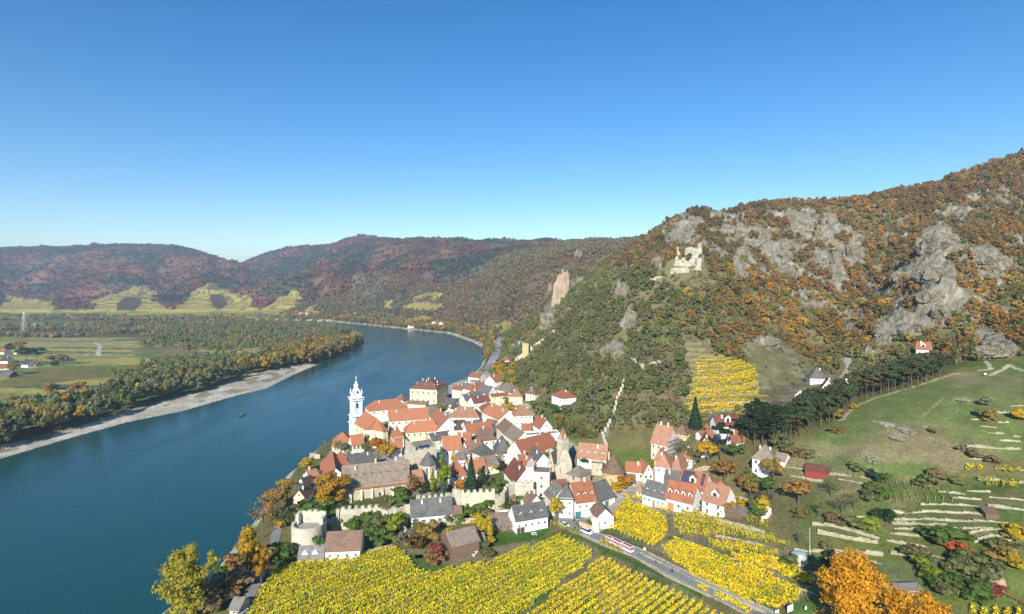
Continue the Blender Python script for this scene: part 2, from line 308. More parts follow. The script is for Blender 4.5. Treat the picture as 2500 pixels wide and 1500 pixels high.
# flood plain on the left bank: strip fields
pl = (UU < -.2) & (ZZ < 8) & (YY < 2150) & leftside
fa = math.radians(8); sx = XX*math.cos(fa)-YY*math.sin(fa); sy = XX*math.sin(fa)+YY*math.cos(fa)
k = np.floor(sy/(26+10*np.sin(np.floor(sx/230)*2.1))+np.floor(sx/230)*.37); hsh = _h(k, np.floor(sx/230), 7)
pal = np.array([(.15,.21,.05),(.27,.26,.06),(.09,.14,.055),(.32,.27,.07),(.17,.20,.07),(.28,.22,.11)])
pc = pal[(hsh*5.99).astype(int)]*(.75+.5*n2[..., None]); row = .82+.36*(np.sin(sy*2*math.pi/7) > 0); pc = pc*row[..., None]
C[pl] = pc[pl]
C[pl & (YY > 1150)] = (mixc((.09,.09,.03), (.13,.10,.04), ss(.4, .6, n1)))[pl & (YY > 1150)]
m = pl & reg(*PL('M',0,665,300,662,380,672,150,700,0,695)); C[m] = (.22,.19,.03)
m = pl & reg(*PL('M',0,960,250,880,900,860,950,900,850,930,500,960,200,990,0,1010)); C[m] = (mixc((.20,.16,.05), (.13,.13,.04), ss(.4,.6,fbm(sx/60, sy/4, 5, 2))))[m]
m = pl & reg(*PL('M',820,790,900,740,1000,745,1200,770,1450,795,1400,820,1000,830)); C[m] = (mixc((.20,.17,.09), (.12,.14,.05), ss(.4,.6,n1)))[m]
m = pl & reg(*PL('M',950,810,1200,800,1220,830,960,832)); C[m] = (.075,.13,.035)
# field tracks
for tr_ in (PL('M',605,718,640,745,620,775,632,805),PL('M',420,700,600,690),PL('M',690,722,870,715),PL('M',300,868,200,880,0,868),PL('M',560,800,450,810)):
    w_ = [(at(x, y, 4).x, at(x, y, 4).y) for x, y in tr_]; C[pl & (pdist(XX, YY, w_) < 3.2)] = (.42,.38,.30)
# gravel banks
gr = (ing & ~inr)|((dr < np.where(leftb, 7, 4)) & ~inr & ((YY > 700)|leftb)); C[gr] = mixc((.50,.45,.36), (.38,.34,.26), ss(.35, .65, fbm(XX/16, YY/16, 17, 4)))[gr]
m = ing & ~inr & (dr > 9) & (fbm(XX/14, YY/22, 19, 3) > .56); C[m] = (.24,.22,.13)
m = leftb & ~inr & ~ing & (dr < 45); C[m] = (.07,.075,.03)
rb = (~inr) & (dr < 6) & ~leftb & (YY < 700); C[rb] = mixc((.36,.33,.27), (.16,.17,.06), ss(.4, .6, n2))[rb]
C[inr] = (.05,.09,.08)
# the open hill meadow
mead = reg(*PL('R',830,900,900,800,1000,740,1200,650,1280,590,1330,520,1500,470,1700,410,1900,340,2050,310,2474,290))|reg(*PL('R',830,880,1000,740,1280,590,1500,470,1900,340,2050,305,2474,280,2474,860,2350,900,2200,900,2050,960,1900,1000,1700,1030,1480,1000,1300,990,1150,960,1000,930,860,930))
mc = mixc((.12,.15,.045), (.20,.165,.085), ss(.42, .66, .55*n1+.45*n3)); mc = mc*(.9+.2*n4[..., None]); C[mead] = mc[mead]
m = mead & reg(*PL('R',1000,880,1300,850,1500,900,1900,920,1900,1000,1480,1000,1000,930)); C[m] = (C*.4+.6*np.array((.08,.14,.03)))[m]
for cxy, r in ((PL('R',1560,650)[0], 9),(PL('R',1650,720)[0], 11),(PL('R',1700,680)[0], 7),(PL('R',1450,890)[0], 9),(PL('R',2050,485)[0], 8),(PL('R',1810,670)[0], 3)):
    q = at(*cxy, 50); q = hit(*cxy); r *= .62; w_ = ss(.9, .2, np.sqrt((XX-q.x)**2+(YY-q.y)**2)/r)*(n4 > .53); C[:] = C*(1-w_[..., None]*.4)+np.array((.36,.33,.26))*w_[..., None]*.4
fv_ = leftside & (YY > 1750) & (ZZ < 14) & (UU < -.4) & ~inr; C[fv_] = (mixc((.16,.16,.045), (.34,.29,.05), ss(.35, .6, fbm(XX/60, YY/25, 23, 3))))[fv_]
# bare grassy spur above the amphitheatre of vines
sp = reg(*PL('R',560,130,700,60,850,90,1050,240,1100,330,1080,380,900,520,780,540,690,400,640,280))&(YY > 300); C[sp] = mixc((.13,.125,.055), (.20,.175,.11), ss(.45, .7, n2))[sp]
amph = reg(*PL('R',190,80,300,85,360,180,640,250,700,400,720,480,830,540,700,620,560,640,280,620,190,560,200,480,230,380))&(YY > 330)
am = mixc((.17,.15,.07), (.30,.25,.12), ss(.5, .8, np.abs(((ZZ/3.0) % 1)-.5)*2)); C[amph] = am[amph]
# gardens, terraces and orchard on the lower right
or_ = reg(*PL('R',860,930,1150,985,1480,1010,1560,1000,1540,1374,850,1374,780,1220,540,1130,560,1000)); C[or_] = mixc((.10,.12,.035), (.14,.13,.055), ss(.38, .6, n1))[or_]
te = reg(*PL('R',1520,1040,1900,1040,2200,1000,2474,1050,2474,1374,1540,1374)); C[te] = mixc((.075,.105,.028), (.125,.115,.05), ss(.38, .62, n2))[te]
lw = reg(*PL('T',1700,480,1880,480,1920,600,1750,600,1640,470)); C[lw] = mixc((.11,.13,.05), (.15,.135,.07), ss(.4,.6,n1))[lw]
m = reg(*PL('T',1210,690,1330,690,1400,765,1180,765)); C[m] = (.08,.15,.03)
m = reg(*PL('T',1310,765,1340,735,1410,720,1440,765)); C[m] = (.38,.17,.05)
# town ground: pale paving and earth; gardens
town = reg(*PL('Z',760,1180,800,1080,960,1000,1000,930,1100,920,1170,890,1230,950,1290,985,1300,1040,1370,1060,1480,1130,1560,1150,1600,1110,1700,1150,1780,1220,1700,1250,1500,1230,1400,1260,1300,1240,1230,1150,1100,1130,1000,1230,800,1180))
C[town] = mixc((.36,.33,.28), (.20,.19,.10), ss(.42, .6, n1))[town]
for p in (PL('C',840,1060,1000,940,1500,880,2000,850,2200,900,1900,1100,1800,1080,1600,1050,900,1100),PL('H',450,420,900,330,880,380,700,600,600,520),PL('I',1050,440,1550,370,1640,330,1860,380,1800,480,1300,500),
          PL('D',1680,560,1950,640,1950,800,1850,850,1700,700),PL('C',380,780,500,640,500,760,330,1140,150,1230,260,1090)):
    m = reg(*p); C[m] = mixc((.075,.13,.025), (.12,.11,.04), ss(.45, .6, n2))[m]
for p in (PL('I',1300,900,1500,760,1800,740,2200,650,2400,700,2150,860,1800,950,1350,1000),PL('I',80,1010,260,940,500,880,640,950,560,1080,500,1260,300,1280,150,1100),PL('T',1,340,1,370,230,480,330,560,700,690,720,640,430,510,230,420),
          PL('J',1600,720,1740,480,1800,400,2000,230,1960,260,1760,480,1740,690,2100,880,2474,1080,2474,1120,2100,920),PL('L',1270,1090,1400,960,1520,880,1570,850,1400,1170,1350,1400,1250,1484,1240,1300,1150,1260)):
    m = reg(*p); C[m] = mixc((.05,.125,.015), (.07,.115,.02), ss(.4, .6, n2))[m]
vg = reg(*PL('Z',600,1484,690,1370,960,1325,1200,1320,1380,1290,1470,1340,1620,1400,1750,1484))|reg(*PL('T',180,320,280,125,520,230,560,230,1200,420,1330,600,1260,700,1100,750,480,430)); m = vg & (YY < 330)
C[m] = mixc((.085,.125,.03), (.20,.165,.09), ss(.42, .66, n2))[m]
m = vg & (fbm(XX/20, YY/20, 15, 2) > .6); C[m] = (C*.6+.4*np.array((.22,.19,.12)))[m]
# crags tinted into the hillside
ROCKP = [PL('Q',1150,620,1270,570,1350,590,1430,690,1470,790,1300,800,1150,780),PL('Q',1500,730,1700,740,1830,920,1750,960,1600,900,1510,800),PL('Q',950,930,1100,850,1300,810,1400,850,1420,1100,1440,1200,1300,1290,1220,1340,1050,1280,1200,1080,1130,1050,1000,990),
 PL('Q',800,1400,860,1270,1000,1180,1100,1230,1100,1380,950,1430),PL('Q',340,830,480,750,500,860,480,1050,560,1090,610,910,560,780,500,880,360,880),PL('Q',610,740,660,650,720,690,745,810,640,820),PL('Q',440,560,500,430,520,540,590,600,500,700,420,700),
 PL('Q',170,450,230,460,370,530,370,640,250,640,170,560),PL('Q',110,740,200,670,270,720,240,780),PL('Q',100,880,190,860,250,950,150,970),PL('O',1140,400,1180,330,1300,200,1430,230,1440,300,1330,410),PL('O',1720,290,1800,240,1860,320,1880,500,1760,540,1740,480,1830,440,1800,360),
 PL('O',1880,270,1960,260,2080,370,2060,400,1900,330),PL('O',2110,440,2250,390,2310,420,2200,510),PL('O',1720,640,1800,610,1860,730,1740,720),PL('O',2130,620,2200,600,2280,720,2150,730),PL('O',1530,440,1580,420,1680,530,1600,550),PL('O',1030,590,1070,500,1130,560,1110,640),
 PL('O',150,950,250,700,380,610,470,740,330,760,300,900,230,960),PL('O',80,1200,110,900,160,720,180,700,150,900,200,1100),PL('O',700,860,740,740,850,800,830,880,760,900),PL('O',730,1150,830,960,900,1060,830,1170),PL('O',580,1400,660,1250,800,1290,780,1400),
 PL('X',2080,520,2130,460,2260,500,2260,590,2150,580),PL('R',2120,60,2250,20,2450,180,2300,210,2150,140),PL('R',700,90,840,95,830,135,700,120),PL('R',1310,200,1420,150,1560,60,1600,90,1450,180),PL('N',2210,740,2300,560,2470,200,2474,560,2400,640,2250,860),PL('Q',1300,1000,1500,1110,1520,1250,1400,1180)]
rk = np.zeros_like(ZZ, bool)
rg_ = 1-np.abs(2*fbm(XX/28+ZZ/40, YY/28, 707, 4)-1)
rk |= reg((1590,560),(1640,530),(1760,520),(2030,510),(2060,560),(2110,640),(2040,720),(1930,690),(1800,660),(1740,600),(1640,610)) & (rg_ > .845)
rk |= reg((2060,560),(2500,440),(2500,760),(2300,800),(2060,840),(1900,760)) & (rg_ > .915)
for p in ROCKP: rk |= inpoly(PXX, PYY, p)
rk &= (ZZ > 22) & (YY < 1000); rkn = rk & (n4+.5*n2 > .52)
C[rkn] = mixc((.29,.265,.21), (.16,.15,.11), ss(.3, .7, n4))[rkn]
m = reg(*PL('O',150,940,250,720,380,620,390,640,330,800,230,950))&(YY > 500)&(YY < 950); C[m] = (.48,.37,.24)
ZZ = np.where(rk, ZZ+(1-np.abs(2*vn(XX/5.5+.35*ZZ, YY/9, 201)-1))*5.0+(n4-.5)*4, ZZ)
# paths on the hill
def paint_path(pts, w, col):
    q = [hit(*p) for p in pts]; C[pdist(XX, YY, [(a.x, a.y) for a in q]) < w] = col
paint_path(PL('R',1250,620,1320,540,1480,470,1700,410,1880,350,2030,305), 1.1, (.34,.28,.18))
paint_path(PL('R',2060,150,2180,190,2240,250,2250,280,2170,285), 1.0, (.40,.35,.26)); paint_path(PL('R',2250,320,2340,280,2370,250,2474,290), 1.0, (.40,.35,.26))
paint_path(PL('R',1290,200,1300,280,1260,330,1250,360), 2.2, (.36,.32,.25)); paint_path(PL('R',1790,600,1900,500,1935,470), .6, (.22,.2,.11))
# ground mesh
vv = np.stack([XX, YY, ZZ], -1).reshape(-1, 3)
i0 = (np.arange(NU-1)[:, None]*NV+np.arange(NV-1)[None]).ravel()
ff = np.stack([i0, i0+NV, i0+NV+1, i0+1], -1)
gm = bpy.data.meshes.new('ground'); gm.vertices.add(len(vv)); gm.vertices.foreach_set('co', vv.astype(np.float32).ravel())
gm.loops.add(ff.size); gm.loops.foreach_set('vertex_index', ff.astype(np.int32).ravel()); gm.polygons.add(len(ff)); gm.polygons.foreach_set('loop_start', np.arange(0, ff.size, 4, dtype=np.int32))
gm.polygons.foreach_set('use_smooth', np.ones(len(ff), bool)); gm.update()
ca = gm.color_attributes.new('cover', 'FLOAT_COLOR', 'POINT'); ca.data.foreach_set('color', np.concatenate([C.reshape(-1, 3), np.ones((NU*NV, 1))], 1).astype(np.float32).ravel())
m, t, b = nodes('land_cover'); N = t.nodes; L = t.links
a = N.new('ShaderNodeAttribute'); a.attribute_name = 'cover'; tc = N.new('ShaderNodeTexCoord')
na = N.new('ShaderNodeTexNoise'); na.inputs['Scale'].default_value = .9; na.inputs['Detail'].default_value = 5; L.new(tc.outputs['Object'], na.inputs[0])
nb = N.new('ShaderNodeTexNoise'); nb.inputs['Scale'].default_value = .11; nb.inputs['Detail'].default_value = 6; nb.inputs['Roughness'].default_value = .75; L.new(tc.outputs['Object'], nb.inputs[0])
ra = N.new('ShaderNodeMapRange'); ra.inputs[1].default_value = .3; ra.inputs[2].default_value = .7; ra.inputs[3].default_value = .72; ra.inputs[4].default_value = 1.28; L.new(na.outputs[0], ra.inputs[0])
rb_ = N.new('ShaderNodeMapRange'); rb_.inputs[1].default_value = .3; rb_.inputs[2].default_value = .7; rb_.inputs[3].default_value = .7; rb_.inputs[4].default_value = 1.3; L.new(nb.outputs[0], rb_.inputs[0])
mu = N.new('ShaderNodeMath'); mu.operation = 'MULTIPLY'; L.new(ra.outputs[0], mu.inputs[0]); L.new(rb_.outputs[0], mu.inputs[1])
sc = N.new('ShaderNodeVectorMath'); sc.operation = 'SCALE'; L.new(a.outputs['Color'], sc.inputs[0]); L.new(mu.outputs[0], sc.inputs['Scale']); L.new(sc.outputs[0], b.inputs['Base Color'])
b.inputs['Roughness'].default_value = 1; b.inputs['Specular IOR Level'].default_value = 0.05
# woods far away read as a rough canopy: bump strength grows with the size of what a pixel covers
bp = N.new('ShaderNodeBump'); bp.inputs['Strength'].default_value = 1; bp.inputs['Distance'].default_value = 5.0; L.new(nb.outputs[0], bp.inputs['Height']); 
ba = N.new('ShaderNodeAttribute'); ba.attribute_name = 'rough'; L.new(ba.outputs['Fac'], bp.inputs['Strength']); L.new(bp.outputs[0], b.inputs['Normal'])
ra_ = gm.attributes.new('rough', 'FLOAT', 'POINT'); ra_.data.foreach_set('value', np.clip(fh*1.0*(~vy)+slope*.25, 0, 1).astype(np.float32).ravel())
gm.materials.append(m); ground = ob('ground', gm); tag(ground, kind='structure')
# ---------------------------------------------------------------- river
m, t, b = nodes('river_water'); N = t.nodes; L = t.links
tc = N.new('ShaderNodeTexCoord'); nz = N.new('ShaderNodeTexNoise'); nz.inputs['Scale'].default_value = .35; nz.inputs['Detail'].default_value = 6; nz.inputs['Roughness'].default_value = .6
mp = N.new('ShaderNodeMapping'); mp.inputs['Scale'].default_value = (1, .6, 1); L.new(tc.outputs['Object'], mp.inputs[0]); L.new(mp.outputs[0], nz.inputs[0])
nl = N.new('ShaderNodeTexNoise'); nl.inputs['Scale'].default_value = .012; nl.inputs['Detail'].default_value = 7; nl.inputs['Roughness'].default_value = .65; mp2 = N.new('ShaderNodeMapping'); mp2.inputs['Rotation'].default_value = (0,0,.25); mp2.inputs['Scale'].default_value = (2.6,.7,1); L.new(tc.outputs['Object'], mp2.inputs[0]); L.new(mp2.outputs[0], nl.inputs[0]); rr_ = N.new('ShaderNodeMapRange'); rr_.inputs[1].default_value = .35; rr_.inputs[2].default_value = .65; rr_.inputs[3].default_value = .10; rr_.inputs[4].default_value = .30; L.new(nl.outputs[0], rr_.inputs[0]); L.new(rr_.outputs[0], b.inputs['Roughness'])
bp = N.new('ShaderNodeBump'); bp.inputs['Strength'].default_value = .5; bp.inputs['Distance'].default_value = .35; L.new(nz.outputs[0], bp.inputs['Height']); L.new(bp.outputs[0], b.inputs['Normal'])
cr = N.new('ShaderNodeMix'); cr.data_type = 'RGBA'; cr.inputs[6].default_value = (.004,.050,.050,1); cr.inputs[7].default_value = (.008,.066,.066,1); L.new(nl.outputs[0], cr.inputs[0]); L.new(cr.outputs[2], b.inputs['Base Color'])
b.inputs['IOR'].default_value = 1.33
mb = MB(); mb.poly([(-1500,40,0),(260,40,0),(260,2600,0),(-2600,2600,0)], [(0,1,2,3)]); river = mb.build('river', m); tag(river, kind='structure')
# ================================================================ BUILDINGS
RC = {'red':(.32,.12,.062),'orange':(.37,.15,.075),'brown':(.20,.125,.085),'slate':(.125,.12,.112),'dark':(.085,.06,.05),'darkred':(.20,.075,.055),
      'tan':(.34,.18,.11),'grey':(.20,.19,.17),'rust':(.30,.12,.06),'taupe':(.23,.18,.135),'maroon':(.16,.075,.055)}
for k_, c_ in RC.items():
    tint = {'red':(.24,.10,.06),'orange':(.30,.13,.075),'rust':(.2,.08,.05),'brown':(.12,.085,.06),'taupe':(.14,.115,.09),'tan':(.24,.13,.08)}.get(k_)
    surf('roof_'+k_, c_, .85, .28, .5, 5.0, bump=.06, tint=tint, tv=.75, rnd=.15)
WC = {'white':(.80,.78,.73),'cream':(.76,.70,.54),'yellow':(.78,.62,.22),'stone':(.50,.43,.31),'pink':(.70,.50,.38),'ochre':(.60,.42,.20),'wood':(.17,.11,.07),'palecream':(.78,.72,.58),'redwood':(.26,.05,.035),'paleyellow':(.78,.69,.42),'rose':(.68,.55,.45),'sandstone':(.70,.58,.38)}
for k_, c_ in WC.items():
    st = k_ in ('stone','ochre')
    surf('wall_'+k_, c_, .9, .16 if st else .06, .4, 2.2 if st else 1.2, bump=.12 if st else 0, tint=[c*(.62 if st else .84) for c in c_], tv=.7 if st else .45, rnd=.04)
surf('rubble_stone', (.56,.50,.38), .95, .25, .25, 2.0, bump=.2, tint=(.36,.33,.25), tv=.8)
surf('chimney_plaster', (.72,.66,.56), .9, .1, 1, 3)
surf('timber_dark', (.09,.065,.05), .9, .2, 1, 6); surf('door_wood', (.30,.14,.06), .7, .15, 1, 6); surf('teal_paint', (.05,.22,.20), .6, .1, 1, 4)
surf('orange_gate', (.50,.22,.06), .6, .1, 1, 4); surf('frame_white', (.75,.75,.72), .6, .05, 1, 4); surf('shutter', (.28,.25,.21), .7, .1, 1, 4)
m, t, b = nodes('window_glass'); b.inputs['Base Color'].default_value = (.035,.045,.055,1); b.inputs['Roughness'].default_value = .12; MAT['glass'] = m
m, t, b = nodes('solar_glass'); b.inputs['Base Color'].default_value = (.02,.045,.10,1); b.inputs['Roughness'].default_value = .2; MAT['solar'] = m
m, t, b = nodes('pale_metal'); b.inputs['Base Color'].default_value = (.55,.6,.65,1); b.inputs['Roughness'].default_value = .4; b.inputs['Metallic'].default_value = .5; MAT['metal'] = m
def me_window(w, h, style='plain'):
    mb = MB(); mb.box(-w/2, -.06, 0, w/2, .02, h, 0)
    t_ = .09
    mb.box(-w/2-t_, -.09, -t_, w/2+t_, -.005, 0, 1).box(-w/2-t_, -.09, h, w/2+t_, -.005, h+t_, 1).box(-w/2-t_, -.085, 0, -w/2, -.005, h, 1).box(w/2, -.085, 0, w/2+t_, -.005, h, 1)
    mb.box(-.03, -.08, 0, .03, -.062, h, 1)
    if style == 'shutter': mb.box(-w/2-.55, -.12, -.05, -w/2-.1, -.065, h+.05, 2).box(w/2+.1, -.12, -.05, w/2+.55, -.065, h+.05, 2)
    return mb.me('window', [MAT['glass'], MAT['frame_white'], MAT['shutter']])
WIN = {'s': me_window(.8, 1.0), 'm': me_window(1.0, 1.5), 'l': me_window(1.2, 2.1), 'x': me_window(1.0, 1.2, 'shutter')}
def me_door(w, h, mat_):
    mb = MB(); mb.box(-w/2, -.07, 0, w/2, .02, h, 0).box(-w/2-.12, -.1, 0, -w/2, .02, h, 1).box(w/2, -.1, 0, w/2+.12, .02, h, 1).box(-w/2-.12, -.1, h, w/2+.12, .02, h+.12, 1)
    return mb.me('door', [mat_, MAT['chimney_plaster']])
DOOR = {'door': me_door(1.1, 2.1, MAT['door_wood']), 'teal': me_door(2.6, 2.8, MAT['teal_paint']), 'orange': me_door(2.9, 3.6, MAT['orange_gate']), 'arch': me_door(1.6, 2.3, MAT['timber_dark'])}
mb = MB(); mb.box(-.38, -.3, -1.6, .38, .3, 1.5).box(-.46, -.38, 1.5, .46, .38, 1.65); CHIM = mb.me('chimney', [MAT['chimney_plaster']])
mb = MB(); mb.box(-.32, -.26, -1.6, .32, .26, 1.2).box(-.38, -.32, 1.2, .38, .32, 1.34); CHIMW = mb.me('chimney', [MAT['wall_white']])
def me_dormer(w, hw, d, roofm, wallm, kind='gable'):
    mb = MB()
    if kind == 'gable':
        r = w*.45; p = [(-w/2,0,0),(w/2,0,0),(w/2,0,hw),(0,0,hw+r),(-w/2,0,hw),(-w/2,d,0),(w/2,d,0),(w/2,d,hw),(0,d,hw+r),(-w/2,d,hw)]
        mb.poly(p, [(0,1,2,3,4),(6,5,9,8,7),(0,4,9,5),(1,6,7,2)], 1)
        o = .15; q = [(-w/2-o,-.2,hw-o*.9),(0,-.2,hw+r+.08),(w/2+o,-.2,hw-o*.9),(-w/2-o,d,hw-o*.9),(0,d,hw+r+.08),(w/2+o,d,hw-o*.9)]
        mb.poly(q, [(0,1,4,3),(1,2,5,4)], 0); q2 = [(x, y, z-.1) for x, y, z in q]; mb.poly(q2, [(3,4,1,0),(4,5,2,1)], 0)
        mb.poly([q[0],q[1],q2[1],q2[0],q[2],q2[2]], [(0,3,2,1),(1,2,5,4)], 0)
    else:                                            # low shed slit
        p = [(-w/2,0,0),(w/2,0,0),(w/2,0,hw),(-w/2,0,hw),(-w/2,d,hw+.25),(w/2,d,hw+.25),(-w/2,d,0),(w/2,d,0)]
        mb.poly(p, [(0,1,2,3),(1,7,5,2),(0,3,4,6)], 1).poly([(-w/2-.1,-.15,hw),(w/2+.1,-.15,hw),(w/2+.1,d,hw+.35),(-w/2-.1,d,hw+.35),(-w/2-.1,-.15,hw+.1),(w/2+.1,-.15,hw+.1),(w/2+.1,d,hw+.45),(-w/2-.1,d,hw+.45)], [(3,2,1,0),(4,5,6,7),(0,1,5,4),(1,2,6,5),(2,3,7,6),(3,0,4,7)], 0)
    mb.box(-w*.25, -.04, .15, w*.25, .0, hw*.92, 2)
    return mb.me('dormer', [MAT[roofm], MAT[wallm], MAT['glass']])
_dc = {}
def dormer_me(*a):
    if a not in _dc: _dc[a] = me_dormer(*a)
    return _dc[a]
def thick(verts, faces, t):
    """roof sheet given thickness t downwards, closed round its border"""
    n = len(verts); v = list(verts)+[(x, y, z-t) for x, y, z in verts]; f = list(faces)+[tuple(n+i for i in reversed(q)) for q in faces]
    ed = {}
    for q in faces:
        for a, b in zip(q, q[1:]+q[:1]): ed[(a, b)] = 1
    for a, b in ed:
        if (b, a) not in ed: f.append((b, a, n+a, n+b))
    return v, f
def roofgeo(L, d, wh, rise, kind, ov=.45, inset=None):
    """top surface of a roof over [0,L]x[0,d]; returns verts, faces, height function"""
    if kind in ('g', 'p'):
        if kind == 'g':
            s = rise/(d/2); z0 = wh-ov*s
            v = [(-ov,-ov,z0),(L+ov,-ov,z0),(L+ov,d/2,wh+rise),(-ov,d/2,wh+rise),(L+ov,d+ov,z0),(-ov,d+ov,z0)]; f = [(0,1,2,3),(3,2,4,5)]
            return v, f, lambda x, y: wh+rise-abs(y-d/2)*s
        s = rise/(L/2); z0 = wh-ov*s
        v = [(-ov,-ov,z0),(L/2,-ov,wh+rise),(L/2,d+ov,wh+rise),(-ov,d+ov,z0),(L+ov,-ov,z0),(L+ov,d+ov,z0)]; f = [(0,1,2,3),(1,4,5,2)]
        return v, f, lambda x, y: wh+rise-abs(x-L/2)*s
    if kind in ('h', 'y', 'q'):                      # hip, pyramid, half-hip on one ... 
        a = min(d, L)/2; s = rise/a; z0 = wh-ov*s
        if L >= d: r0, r1 = (a*(.8 if kind == 'h' else 1), d/2), (L-a*(.8 if kind == 'h' else 1), d/2)
        else: r0, r1 = (L/2, a), (L/2, d-a)
        if kind == 'y': r0 = r1 = (L/2, d/2)
        v = [(-ov,-ov,z0),(L+ov,-ov,z0),(L+ov,d+ov,z0),(-ov,d+ov,z0),(r0[0],r0[1],wh+rise),(r1[0],r1[1],wh+rise)]
        if kind == 'y': v = v[:5]; f = [(0,1,4),(1,2,4),(2,3,4),(3,0,4)]
        elif L >= d: f = [(0,1,5,4),(1,2,5),(2,3,4,5),(3,0,4)]
        else: f = [(0,1,4),(1,2,5,4),(2,3,5),(3,0,4,5)]
        return v, f, lambda x, y: wh+min(min(x, L-x), min(y, d-y))*s if kind != 'y' else wh+rise*(1-max(abs(x-L/2)/(L/2), abs(y-d/2)/(d/2)))
    if kind == 'm':                                  # hipped ring round a flat middle
        a = inset or min(L, d)*.3; s = rise/a; z0 = wh-ov*s
        v = [(-ov,-ov,z0),(L+ov,-ov,z0),(L+ov,d+ov,z0),(-ov,d+ov,z0),(a,a,wh+rise),(L-a,a,wh+rise),(L-a,d-a,wh+rise),(a,d-a,wh+rise)]
        return v, [(0,1,5,4),(1,2,6,5),(2,3,7,6),(3,0,4,7),(4,5,6,7)], lambda x, y: wh+min(rise, min(min(x, L-x), min(y, d-y))*s)
    if kind == 's':                                  # lean-to, high at the back
        s = rise/d; return [(-ov,-ov,wh-ov*s),(L+ov,-ov,wh-ov*s),(L+ov,d+ov,wh+rise+ov*s),(-ov,d+ov,wh+rise+ov*s)], [(0,1,2,3)], lambda x, y: wh+s*y
    return [(-.1,-.1,wh),(L+.1,-.1,wh),(L+.1,d+.1,wh),(-.1,d+.1,wh)], [(0,1,2,3)], lambda x, y: wh
HOUSES = {}
hrng = random.Random(5)
def house(label, crop, x0, y0, x1, y1, d, wh, rise, kind, wall, roof, win=(3, 1, 's'), side=1, chim=1, dorm=None, name='house', cat='house', doors=(), under=5, ov=.45, key=None, cw=False, inset=None, group=None):
    a = P(crop, x0, y0); b = P(crop, x1, y1)
    za = hit(*a, wh).z; zb = hit(*b, wh).z; ze = (za+zb)/2
    A = at(*a, ze) if a[1] > HY+25 else hit(*a, wh); B = at(*b, ze) if b[1] > HY+25 else hit(*b, wh)
    L = math.hypot(B.x-A.x, B.y-A.y); th = math.atan2(B.y-A.y, B.x-A.x); g0 = ze-wh
    ca, sa = math.cos(th), math.sin(th)
    cxy = (A.x+ca*L/2-sa*d/2, A.y+sa*L/2+ca*d/2)
    root = empty(name, (cxy[0], cxy[1], g0), th); ox, oy = -L/2, -d/2
    tag(root, label, cat, group)
    rv, rf, hf = roofgeo(L, d, wh, rise, kind, ov, inset)
    tr = lambda pts: [(x+ox, y+oy, z) for x, y, z in pts]
    mb = MB()
    zb_ = -under
    if kind == 'g': pts = [(0,0,zb_),(L,0,zb_),(L,d,zb_),(0,d,zb_),(0,0,wh),(L,0,wh),(L,d,wh),(0,d,wh),(0,d/2,wh+rise-.02),(L,d/2,wh+rise-.02)]; f = [(0,1,5,4),(1,2,6,9,5),(2,3,7,6),(3,0,4,8,7),(3,2,1,0),(4,5,9,8),(8,9,6,7)]
    elif kind == 'p': pts = [(0,0,zb_),(L,0,zb_),(L,d,zb_),(0,d,zb_),(0,0,wh),(L,0,wh),(L,d,wh),(0,d,wh),(L/2,0,wh+rise-.02),(L/2,d,wh+rise-.02)]; f = [(0,1,5,8,4),(1,2,6,5),(2,3,7,9,6),(3,0,4,7),(3,2,1,0),(4,8,9,7),(8,5,6,9)]
    elif kind == 's': pts = [(0,0,zb_),(L,0,zb_),(L,d,zb_),(0,d,zb_),(0,0,wh-.02),(L,0,wh-.02),(L,d,wh+rise-.02),(0,d,wh+rise-.02)]; f = [(0,1,5,4),(1,2,6,5),(2,3,7,6),(3,0,4,7),(3,2,1,0),(4,5,6,7)]
    else: pts = [(0,0,zb_),(L,0,zb_),(L,d,zb_),(0,d,zb_),(0,0,wh-.02),(L,0,wh-.02),(L,d,wh-.02),(0,d,wh-.02)]; f = [(0,1,5,4),(1,2,6,5),(2,3,7,6),(3,0,4,7),(3,2,1,0),(4,5,6,7)]
    mb.poly(tr([(x, y, z-.12 if z > 0 else z) for x, y, z in pts]), f, 0)
    mb.build('wall', MAT['wall_'+wall] if 'wall_'+wall in MAT else MAT[wall], root)
    if kind == 'f':
        mb = MB(); mb.poly(*[tr(rv), rf], 0) if 0 else None
        v, f = thick(tr(rv), rf, .14); mb.poly(v, f)
        rim = MB(); w_ = .3
        for (a0, b0, a1, b1) in ((-.15,-.15,L+.15,w_),(-.15,d-w_,L+.15,d+.15),(-.15,w_,w_,d-w_),(L-w_,w_,L+.15,d-w_)): rim.box(a0+ox, b0+oy, wh-.3, a1+ox, b1+oy, wh+.7)
        ro = mb.build('roof', MAT['roof_'+roof], root); rim.build('parapet', MAT['wall_'+wall], root)
    else:
        v, f = thick(tr(rv), rf, .22); ro = ob('roof', mesh('roof', v, f, [MAT['roof_'+roof]]), root)
    nw, nf, ws = win; wm = WIN[ws]; whh = {'s':1.0,'m':1.5,'l':2.1,'x':1.2}[ws]
    fl = wh/max(nf, 1)
    for j in range(nf):
        zz_ = wh-fl*(nf-j)+max(.5, (fl-whh)*.5) if nf > 1 or wh < 6 else wh-2.9
        for i in range(nw):
            xx = L*(i+.5)/nw
            if kind != 's' or True: ob('window', wm, root, (xx+ox, oy, zz_))
        ns = side if side >= 0 else 0
        for i in range(ns):
            yy = d*(i+.5)/ns
            # the end that turns towards the viewer
            vis_left = (-ca)*(0-A.x)+(-sa)*(0-A.y) > 0
            o = ob('window', wm, root, (ox if vis_left else ox+L, yy+oy, zz_)); o.rotation_euler = (0, 0, -math.pi/2 if vis_left else math.pi/2)
    if kind == 'p' and rise > 3: ob('window', WIN['s'], root, (0, oy, wh+.5))
